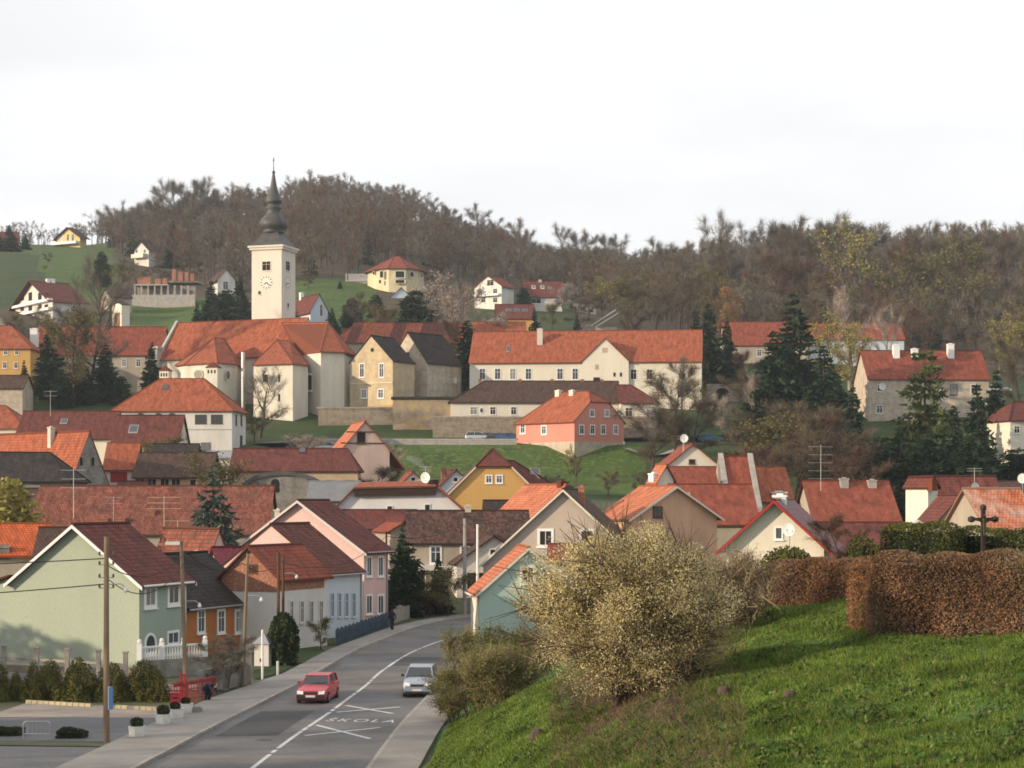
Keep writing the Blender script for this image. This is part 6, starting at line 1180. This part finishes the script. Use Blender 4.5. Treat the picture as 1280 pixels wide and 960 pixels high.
t=empty('concrete_block',on(243,893),R(20),'squat beige concrete block beside the last planter','concrete block'); MB().box(-.32,-.25,0,.32,.25,.32).box(-.25,-.18,.32,.25,.18,.36).build('block',paving,t)
# low box hedges, bike rack
hedge('box_hedge',(on(-20,921).x,on(0,921).y),(on(24,921).x,on(0,921).y),.6,.45,'low clipped box hedge at the left edge','hedge',3500,11,[yewm],.03,coreg); hedge('box_hedge',(on(69,924).x,on(0,924).y),(on(104,924).x,on(0,924).y),.6,.45,'low clipped box hedge between bike rack and wooden pole','hedge',3500,12,[yewm],.03,coreg)
t=empty('bike_rack',on(29,925),0,'grey tubular steel barrier between low box hedges','bike rack'); b=MB(); w_=1.12; 
b.tube((0,0,0),(0,0,.68),.025).tube((0,0,.68),(.12,0,.76),.025).tube((.12,0,.76),(w_-.12,0,.76),.025).tube((w_-.12,0,.76),(w_,0,.68),.025).tube((w_,0,.68),(w_,0,0),.025).tube((0,0,.25),(w_,0,.25),.018); b.build('frame',mat('galvanised',(.4,.38,.4),.4,.4,.6),t)
for k in range(1,6): MB().tube((w_*k/6,0,.25),(w_*k/6,0,.76),.012).build('bar',mat('galvanised',(.4,.38,.4),.4,.4,.6),t)
sheet('verge_strip',[g2(-60,926),g2(168,930),g2(166,935),g2(-60,932)],.05,g_yard)
sheet('verge_strip',[g2(262,884),g2(292,876),g2(328,860),g2(300,856),g2(262,872),g2(245,884)],.03,g_dark)
sheet('verge_strip',[g2(318,850),g2(352,841),g2(366,833),g2(345,832),g2(318,838)],.03,g_dark)
sheet('verge_strip',[g2(340,829),g2(384,829),g2(408,815),g2(398,808),g2(345,815)],.03,g_dark)
sheet('verge_strip',[g2(386,806),g2(430,806),g2(462,796),g2(515,779),g2(512,775),g2(440,795),g2(386,800)],.03,g_dark)
# gate pillar, wayside box, white pole, marker posts
def pillar(px,yb,yt,w_,label,m=None,cap=True):
    p=on(px,yb); t=empty('gate_pillar',p,0,label,'pillar'); h_=Zp(yt,p.y); MB().box(-w_,-w_,0,w_,w_,h_-.15).build('shaft',m or post,t); b=MB().box(-w_-.06,-w_-.06,h_-.15,w_+.06,w_+.06,h_-.05); b.lathe([(w_,0),(.03,.12)],(0,0,h_-.05),4); b.build('cap',m or post,t)
pillar(311,856,797,.15,'tall pale concrete gate pillar beside the leaning pole'); pillar(515,771,752,.3,'brick gate pillar near the dark evergreen',brickm); pillar(500,775,757,.25,'grey wall pillar left of brick pillar')
t=empty('meter_shed',on(330,832),R(-15),'small white shed with triangular grey roof beside thin white post','shed'); MB().box(-.45,-.4,0,.45,.4,1.3).build('wall',W_wht,t); b=MB(); b.lathe([(.78,0),(.02,.62)],(0,0,1.3),4); b.build('roof',zinc,t); MB().box(-.1,-.42,.25,.1,-.4,.45).build('vent',darkhole,t)
def stick(px,yb,yt,r,label,m=white,nm='marker_post',cap=True): 
    p=on(px,yb); t=empty(nm,p,0,label,'post'); h_=Zp(yt,p.y); MB().tube((0,0,0),(0,0,h_),r,n=8).build('shaft',m,t); MB().lathe([(r*1.1,0),(r*1.1,.04),(.01,.09)],(0,0,h_),8).build('cap',m,t)
stick(328,849,789,.06,'thin white post before the small white shed',nm='white_post'); stick(347,844,828,.07,'short white marker post at the verge'); stick(421,804,788,.10,'pale stone marker post at start of blue fence',post)
# blue fence
t=empty('blue_fence',on(423,800),0,'faded blue picket fence before the pale blue and pink houses','fence'); o=t.location; blu=mottle('faded_blue_paint',(.055,.085,.14),(.10,.12,.15),1.5,9)
A=[(421,808),(452,797),(478,787),(486,784)]; W=[on(*p) for p in A]; 
for p,q in zip(W,W[1:]):
    n=max(2,int((q-p).length/.32))
    for k in range(n): u=p.lerp(q,k/n)-o; MB().box(u.x-.06,u.y-.02,.08,u.x+.06,u.y+.02,1.15+.08*math.sin(k*1.7)).build('picket',blu,t)
    a=p-o;c_=q-o
    for z in (.35,.9): MB().tube((a.x,a.y+.05,z),(c_.x,c_.y+.05,z),.035,n=4).build('rail',blu,t)
t=empty('garden_wall',on(492,779),0,'low grey garden wall at the dark evergreen tree','wall'); o=t.location; q=on(512,773)-o; MB().hexa([(0,0,0),(q.x,q.y,0),(q.x,q.y+.3,0),(0,.3,0),(0,0,1.0),(q.x,q.y,1.0),(q.x,q.y+.3,1.0),(0,.3,1.0)]).build('wall',concrete,t); MB().hexa([(0,-.04,1.0),(q.x,q.y-.04,1.0),(q.x,q.y+.34,1.0),(0,.34,1.0),(0,-.04,1.08),(q.x,q.y-.04,1.08),(q.x,q.y+.34,1.08),(0,.34,1.08)]).build('coping',post,t)
t=empty('retaining_wall',on(270,868),0,'grey stone garden wall under the leafless bushes','wall'); o=t.location; q=on(308,857)-o; MB().hexa([(-1.0,.3,-.1),(q.x,q.y+.3,-.1),(q.x,q.y+.7,-.1),(-1.0,.7,-.1),(-1.0,.3,1.15),(q.x,q.y+.3,1.15),(q.x,q.y+.7,1.15),(-1.0,.7,1.15)]).build('wall',greystone,t)
# ---------------- people
def person(pos,rz,label,pose,cloth,trous,Hs=1.72):
    t=empty('person',pos,rz,label,'person'); s=Hs/1.72
    if pose=='walk': J=dict(pel=(0,0,.95),chest=(0,.02,1.28),neck=(0,.03,1.48),head=(0,.0,1.62),hip1=(-.1,0,.92),kn1=(-.1,-.16,.5),an1=(-.1,-.12,.08),to1=(-.1,-.27,.03),hip2=(.1,0,.92),kn2=(.1,.06,.5),an2=(.1,.28,.14),to2=(.1,.18,.03),sh1=(-.2,.02,1.42),el1=(-.25,.12,1.15),ha1=(-.22,.02,.9),sh2=(.2,.02,1.42),el2=(.25,-.02,1.15),ha2=(.22,-.16,.95))
    else: J=dict(pel=(0,.1,.75),chest=(0,-.2,.92),neck=(0,-.42,.93),head=(0,-.55,.9),hip1=(-.1,.1,.72),kn1=(-.12,-.05,.4),an1=(-.1,.08,.06),to1=(-.1,-.1,.03),hip2=(.1,.1,.72),kn2=(.12,-.1,.4),an2=(.1,.0,.06),to2=(.1,-.18,.03),sh1=(-.18,-.34,.94),el1=(-.22,-.4,.66),ha1=(-.15,-.5,.42),sh2=(.18,-.34,.94),el2=(.22,-.42,.66),ha2=(.12,-.52,.42))
    rad=dict(pel=.155,chest=.17,neck=.06,head=.095,hip1=.10,kn1=.065,an1=.045,to1=.035,hip2=.10,kn2=.065,an2=.045,to2=.035,sh1=.07,el1=.05,ha1=.035,sh2=.07,el2=.05,ha2=.035)
    E=[('pel','chest'),('chest','neck'),('neck','head'),('pel','hip1'),('hip1','kn1'),('kn1','an1'),('an1','to1'),('pel','hip2'),('hip2','kn2'),('kn2','an2'),('an2','to2'),('chest','sh1'),('sh1','el1'),('el1','ha1'),('chest','sh2'),('sh2','el2'),('el2','ha2')]
    K=list(J); me=bpy.data.meshes.new('body'); me.from_pydata([tuple(c*s for c in J[k]) for k in K],[(K.index(a),K.index(b)) for a,b in E],[]); o=bpy.data.objects.new('body',me); COL.objects.link(o); o.parent=t
    o.modifiers.new('s','SKIN'); 
    lay=me.skin_vertices[0].data if me.skin_vertices else None
    if lay is None: return t
    for i,k in enumerate(K): lay[i].radius=(rad[k]*s,rad[k]*s)
    lay[0].use_root=True; o.modifiers.new('u','SUBSURF').levels=2; o.modifiers['u'].render_levels=2; me.materials.append(cloth)
    h=J['head']; MB().lathe([(.01,-.13),(.06,-.11),(.085,-.03),(.085,.04),(.055,.1),(.01,.12)],(h[0]*s,h[1]*s-.01,h[2]*s+.02),12).build('face',mat('skin',(.45,.26,.19),.6),t,True)
    MB().lathe([(.10,-.02),(.105,.04),(.075,.11),(.01,.135)],(h[0]*s,h[1]*s+.015,h[2]*s+.02),12).build('hair',mat('dark_hair',(.02,.015,.012),.6),t,True)
    b=MB()
    for i in(1,2):
        for a,c_,r0,r1 in (('hip%d'%i,'kn%d'%i,.115,.085),('kn%d'%i,'an%d'%i,.085,.07)): b.tube(Vector(J[a])*s,Vector(J[c_])*s,r0*s,r1*s,n=10)
    b.build('trousers',trous,t,True); return t
person(on(490,789),R(200),'person in dark coat walking on the pavement beside the blue fence','walk',mat('dark_coat',(.02,.02,.03)),mat('dark_trousers',(.025,.025,.03)),1.62)
person(on(259,878),R(60),'person in dark clothes bending down behind the planters by the railing','bend',mat('dark_jacket',(.03,.03,.045)),mat('navy_trousers',(.015,.018,.03)),1.6)
# ---------------- cars
tyrem=mat('tyre',(.02,.02,.02),.8); rimm=mat('rim',(.25,.25,.26),.4,.5,.6); blackp=mat('black_plastic',(.02,.02,.022),.5,.4); lampm=mat('headlamp',(.65,.66,.68),.1,.6); platem=mat('number_plate',(.6,.6,.6),.4)
cg=mat('car_glass',(.03,.035,.04),.06,.6)
def car(pos,rz,label,paintm,kind='hatch',group=None,tall=0,detail=True):
    """front faces -y"""
    t=empty('car',pos,rz,label,'car',group); b=MB(); L=2.05; 
    if kind=='hatch': st=[(-2.05,.72,.30,.58,.55),(-1.98,.79,.22,.70,.66),(-1.4,.83,.2,.83,.78),(-.85,.84,.19,.93,.88),(.2,.845,.19,.95,.90),(1.3,.84,.2,.97,.92),(1.95,.80,.24,.97,.92),(2.08,.74,.34,.92,.85)]; cab=[(-.85,.74,.93),(-.15,.60,1.36),(.9,.60,1.40),(1.85,.58,1.33),(2.02,.68,.97)]
    else: st=[(-2.1,.70,.32,.66,.62),(-2.02,.78,.24,.80,.75),(-1.5,.83,.22,.98,.92),(-1.05,.85,.2,1.06,1.0),(.2,.855,.2,1.06,1.0),(1.4,.85,.2,1.06,1.0),(2.0,.82,.26,1.04,.98),(2.1,.76,.36,.96,.9)]; cab=[(-1.15,.76,1.05),(-.35,.62,1.53),(.7,.63,1.58),(1.75,.60,1.52),(2.04,.70,1.05)]
    rings=[]
    for y,w_,zb,zt,zs in st: rings.append([(-w_*.96,y,zb),(-w_,y,zb+.12),(-w_,y,zs*.8),(-w_*.95,y,zs),(-w_*.72,y,zt),(0,y,zt+.025),(w_*.72,y,zt),(w_*.95,y,zs),(w_,y,zs*.8),(w_,y,zb+.12),(w_*.96,y,zb)])
    for A,B in zip(rings,rings[1:]):
        for k in range(10): b.poly([A[k],A[k+1],B[k+1],B[k]])
        b.poly([A[-1],A[0],B[0],B[-1]])
    b.poly(rings[0]); b.poly(rings[-1][::-1]); bd=b.build('body',paintm,t,True)
    for p in bd.data.polygons: p.use_smooth=len(p.vertices)==4
    # cabin
    y0,w0,z0=cab[0];y1,w1,z1=cab[1];y2,w2,z2=cab[2];y3,w3,z3=cab[3];y4,w4,z4=cab[4]; e=.03
    bz=z0-.02
    MB().poly([(-w0,y0,z0),(w0,y0,z0),(w1,y1,z1),(-w1,y1,z1)]).build('windscreen',cg,t); MB().poly([(-w4,y4,z4),(w4,y4,z4),(w3,y3,z3),(-w3,y3,z3)]).build('rear_window',cg,t)
    for s in(-1,1): MB().poly([(s*w0,y0,bz),(s*w1,y1,z1),(s*w2,y2,z2),(s*w3,y3,z3),(s*w4,y4,bz)]).build('side_window',cg,t)
    r=MB(); r.hexa([(-w1-e,y1-.04,z1-.03),(w1+e,y1-.04,z1-.03),(w2+e,y2,z2-.03),(-w2-e,y2,z2-.03),(-w1-e,y1-.04,z1+.02),(w1+e,y1-.04,z1+.02),(w2+e,y2,z2+.04),(-w2-e,y2,z2+.04)]); r.hexa([(-w2-e,y2,z2-.03),(w2+e,y2,z2-.03),(w3+e,y3+.05,z3-.03),(-w3-e,y3+.05,z3-.03),(-w2-e,y2,z2+.04),(w2+e,y2,z2+.04),(w3+e,y3+.05,z3+.02),(-w3-e,y3+.05,z3+.02)]); ro=r.build('roof_panel',paintm,t)
    for s in(-1,1):
        p=MB(); p.tube((s*w0,y0,z0-.03),(s*(w1+.01),y1,z1),.035).tube((s*w4,y4,z4-.03),(s*(w3+.01),y3,z3),.05); ym=(y1+y3)/2-.1; p.tube((s*(w0+.04),ym,z0-.02),(s*(w2+.01),ym,z2),.03); p.build('pillar',paintm,t)
        b=MB(); yy=y0+.28; b.tube((s*.80,yy,z0+.04),(s*.93,yy-.02,z0+.09),.02); b.box(s*.86-.0,yy-.06,z0+.02,s*1.02,yy+.06,z0+.16); b.build('mirror',blackp if kind!='hatch' else paintm,t)
        for y in (-1.3,1.3):
            w_=MB(); w_.tube((s*.68,y,.3),(s*.86,y,.3),.30,n=18); o=w_.build('wheel',tyrem,t); MB().tube((s*.84,y,.3),(s*.872,y,.3),.18,n=12).build('rim',rimm,o)
        fy=-2.06 if kind=='hatch' else -2.09; hz_=.60 if kind=='hatch' else .72
        MB().hexa([(s*.40,fy-.0,hz_-.07),(s*.72,fy+.05,hz_-.05),(s*.74,fy+.16,hz_+.11),(s*.42,fy+.10,hz_+.09),(s*.40,fy-.03,hz_-.07),(s*.73,fy+.0,hz_-.05),(s*.75,fy+.10,hz_+.10),(s*.42,fy+.04,hz_+.08)]).build('headlight',lampm,t)
        MB().box(s*.60,2.05,.7,s*.76,2.12,.88).build('tail_light',redm,t)
    fy=-2.09 if kind=='hatch' else -2.13
    MB().box(-.36,fy,.55 if kind=='hatch' else .62,.36,fy+.1,.66 if kind=='hatch' else .74).build('grille',blackp,t)
    MB().box(-.76,fy-.04,.30,.76,fy+.12,.50).build('bumper',blackp if kind=='hatch' else paintm,t); MB().box(-.70,fy-.05,.29,.70,fy-.0,.36).build('air_intake',blackp,t)
    MB().box(-.26,fy-.07,.38,.26,fy-.045,.49).build('number_plate',platem,t); MB().tube((-.3,y0-.02,z0+.02),(.25,y0+.15,z0+.12),.012).tube((.1,y0-.02,z0+.02),(.6,y0+.15,z0+.12),.012).build('wipers',blackp,t)
    MB().box(-.8,-1.9,.16,.8,1.9,.3).build('underbody',blackp,t)
    return t
redp=mat('red_car_paint',(.42,.02,.035),.25,.5); silv=mat('silver_car_paint',(.33,.37,.41),.3,.5,.5)
c1=car(Vector((-9.5,93.6,0)),R(-5),'red hatchback driving towards the camera on left lane',redp,'hatch'); c2=car(Vector((-4.6,96.6,0)),R(-3),'silver minivan at the right kerb facing the camera',silv,'van')
for c_ in (c1,c2): c_.scale=(.9,.93,.9)
pc=[mat('car_blue',(.03,.08,.22),.3,.5),mat('car_dark',(.025,.028,.035),.3,.5),mat('car_white',(.6,.6,.6),.3,.5),mat('car_teal',(.02,.13,.20),.3,.5),mat('car_silver',(.4,.42,.44),.3,.5,.3)]
for px,D,ci,lab,zz in ((411,300,4,'pale blue grey car parked below the east chapel',None),(598,311.5,4,'silver car parked left end of row below the terrace wall',None),(614,311.5,1,'dark car parked in the middle below the terrace wall',None),(629,311.5,0,'blue car parked below the terrace wall',None),(641,311.7,0,'blue car tucked behind the salmon pink house',None),(888,316,3,'teal blue car in the castle car park',None),(918,318,1,'dark blue car near the pale tree in the castle car park',None),(932,319,1,'dark car at the right end of castle car park',None),(1237,372,4,'silver car on slope at the far right',None),(1250,374,4,'second silver car on slope at the far right',None)):
    x=(px-640)*D/F; car(Vector((x,D,hz(x,D)+.02)),R(90 if D<400 else 20),lab,pc[ci],'hatch' if ci!=4 else 'van','cars parked on the castle hill')
# castle access road strips
def ribbon(name,pts,wd,m,up=.06):
    W=resample(pts,60); mb=MB()
    for k in range(len(W)-1):
        t_=(W[k+1]-W[k]).normalized(); n_=Vector((-t_.y,t_.x))*wd/2; q=[W[k]+n_,W[k]-n_,W[k+1]-n_,W[k+1]+n_]; zz=[max(hz(*a) for a in (W[k],W[k]+n_,W[k]-n_)),max(hz(*a) for a in (W[k+1],W[k+1]+n_,W[k+1]-n_))]
        mb.poly([(q[0].x,q[0].y,zz[0]+up),(q[1].x,q[1].y,zz[0]+up),(q[2].x,q[2].y,zz[1]+up),(q[3].x,q[3].y,zz[1]+up)])
    tag(mb.build(name,m),kind='structure')
ribbon('castle_road',[A2(330,300),A2(400,310),A2(500,312),A2(600,312),A2(660,313),A2(800,316),A2(950,320)],6,asph2,.1)
ribbon('castle_road',[A2(400,308),A2(370,296),A2(345,288),A2(330,284)],4,asph2,.12); ribbon('footpath',[A2(782,303),A2(820,300),A2(860,304),A2(940,310)],1.6,paving,.1)
# chimney smoke wisp at the white gable houses
sm_=empty('chimney_smoke',at(541,592,229),0,'thin pale smoke wisp above the small gable houses','smoke'); m,n,b=nodes('smoke'); n.nodes.remove(b); vol=n.nodes.new('ShaderNodeVolumePrincipled'); vol.inputs['Density'].default_value=.22; vol.inputs['Color'].default_value=(.8,.85,.9,1); n.links.new(vol.outputs[0],n.nodes['Material Output'].inputs['Volume'])
b=MB(); pr=Vector((0,0,0)); 
for k in range(6): q=pr+Vector((-.45,0,.35-.02*k)); b.lathe([(.01,-.35),(.25+.05*k,-.2),(.34+.05*k,0),(.25+.05*k,.25),(.01,.38)],tuple(q),10); pr=q
b.build('plume',m,sm_)
# unseen trees added left of the frame, heights set to shade street and gable
for i,(x,y,h_,T_) in enumerate(((-60,99,10.8,CR),(-61,95.5,11.3,CR),(-60,92,10.9,CR),(-61,88.5,11.4,CR),(-60,85,10.8,CR),(-61,81,11.9,CR),(-60,74,14.5,BS),(-58,66,14,CR),(-57,58,14,BS),(-55,49,14,CR),(-61,103,11.1,CR),(-60,107,12.2,CR))):
    D_=y; plant(T_,640+x*F/y,YH-(h_-CZ)*F/y,y,ORD[i]+' of the unseen trees added left of the street to cast shade','tree','garden_or_shade_tree',width=1.25)
wl=blob('willow',41,6500,.075,lambda t:math.sqrt(max(0,1-(1.7*t-.8)**2)),lf_yg,H=4.0); plant(wl,-2,598,150,'bright yellow green shrub at the left edge','shrub','budding_shrub',width=1.2)
# haze
hm,n,b=nodes('haze'); n.nodes.remove(b); v=n.nodes.new('ShaderNodeVolumePrincipled'); v.inputs['Density'].default_value=.00013; v.inputs['Color'].default_value=(.80,.86,.95,1); v.inputs['Anisotropy'].default_value=.2; n.links.new(v.outputs[0],n.nodes['Material Output'].inputs['Volume'])
hb_=MB(); hb_.box(-1500,-60,-2,1500,1500,190); o=hb_.build('haze',hm); tag(o,'thin evening haze filling the valley','haze',kind='stuff')
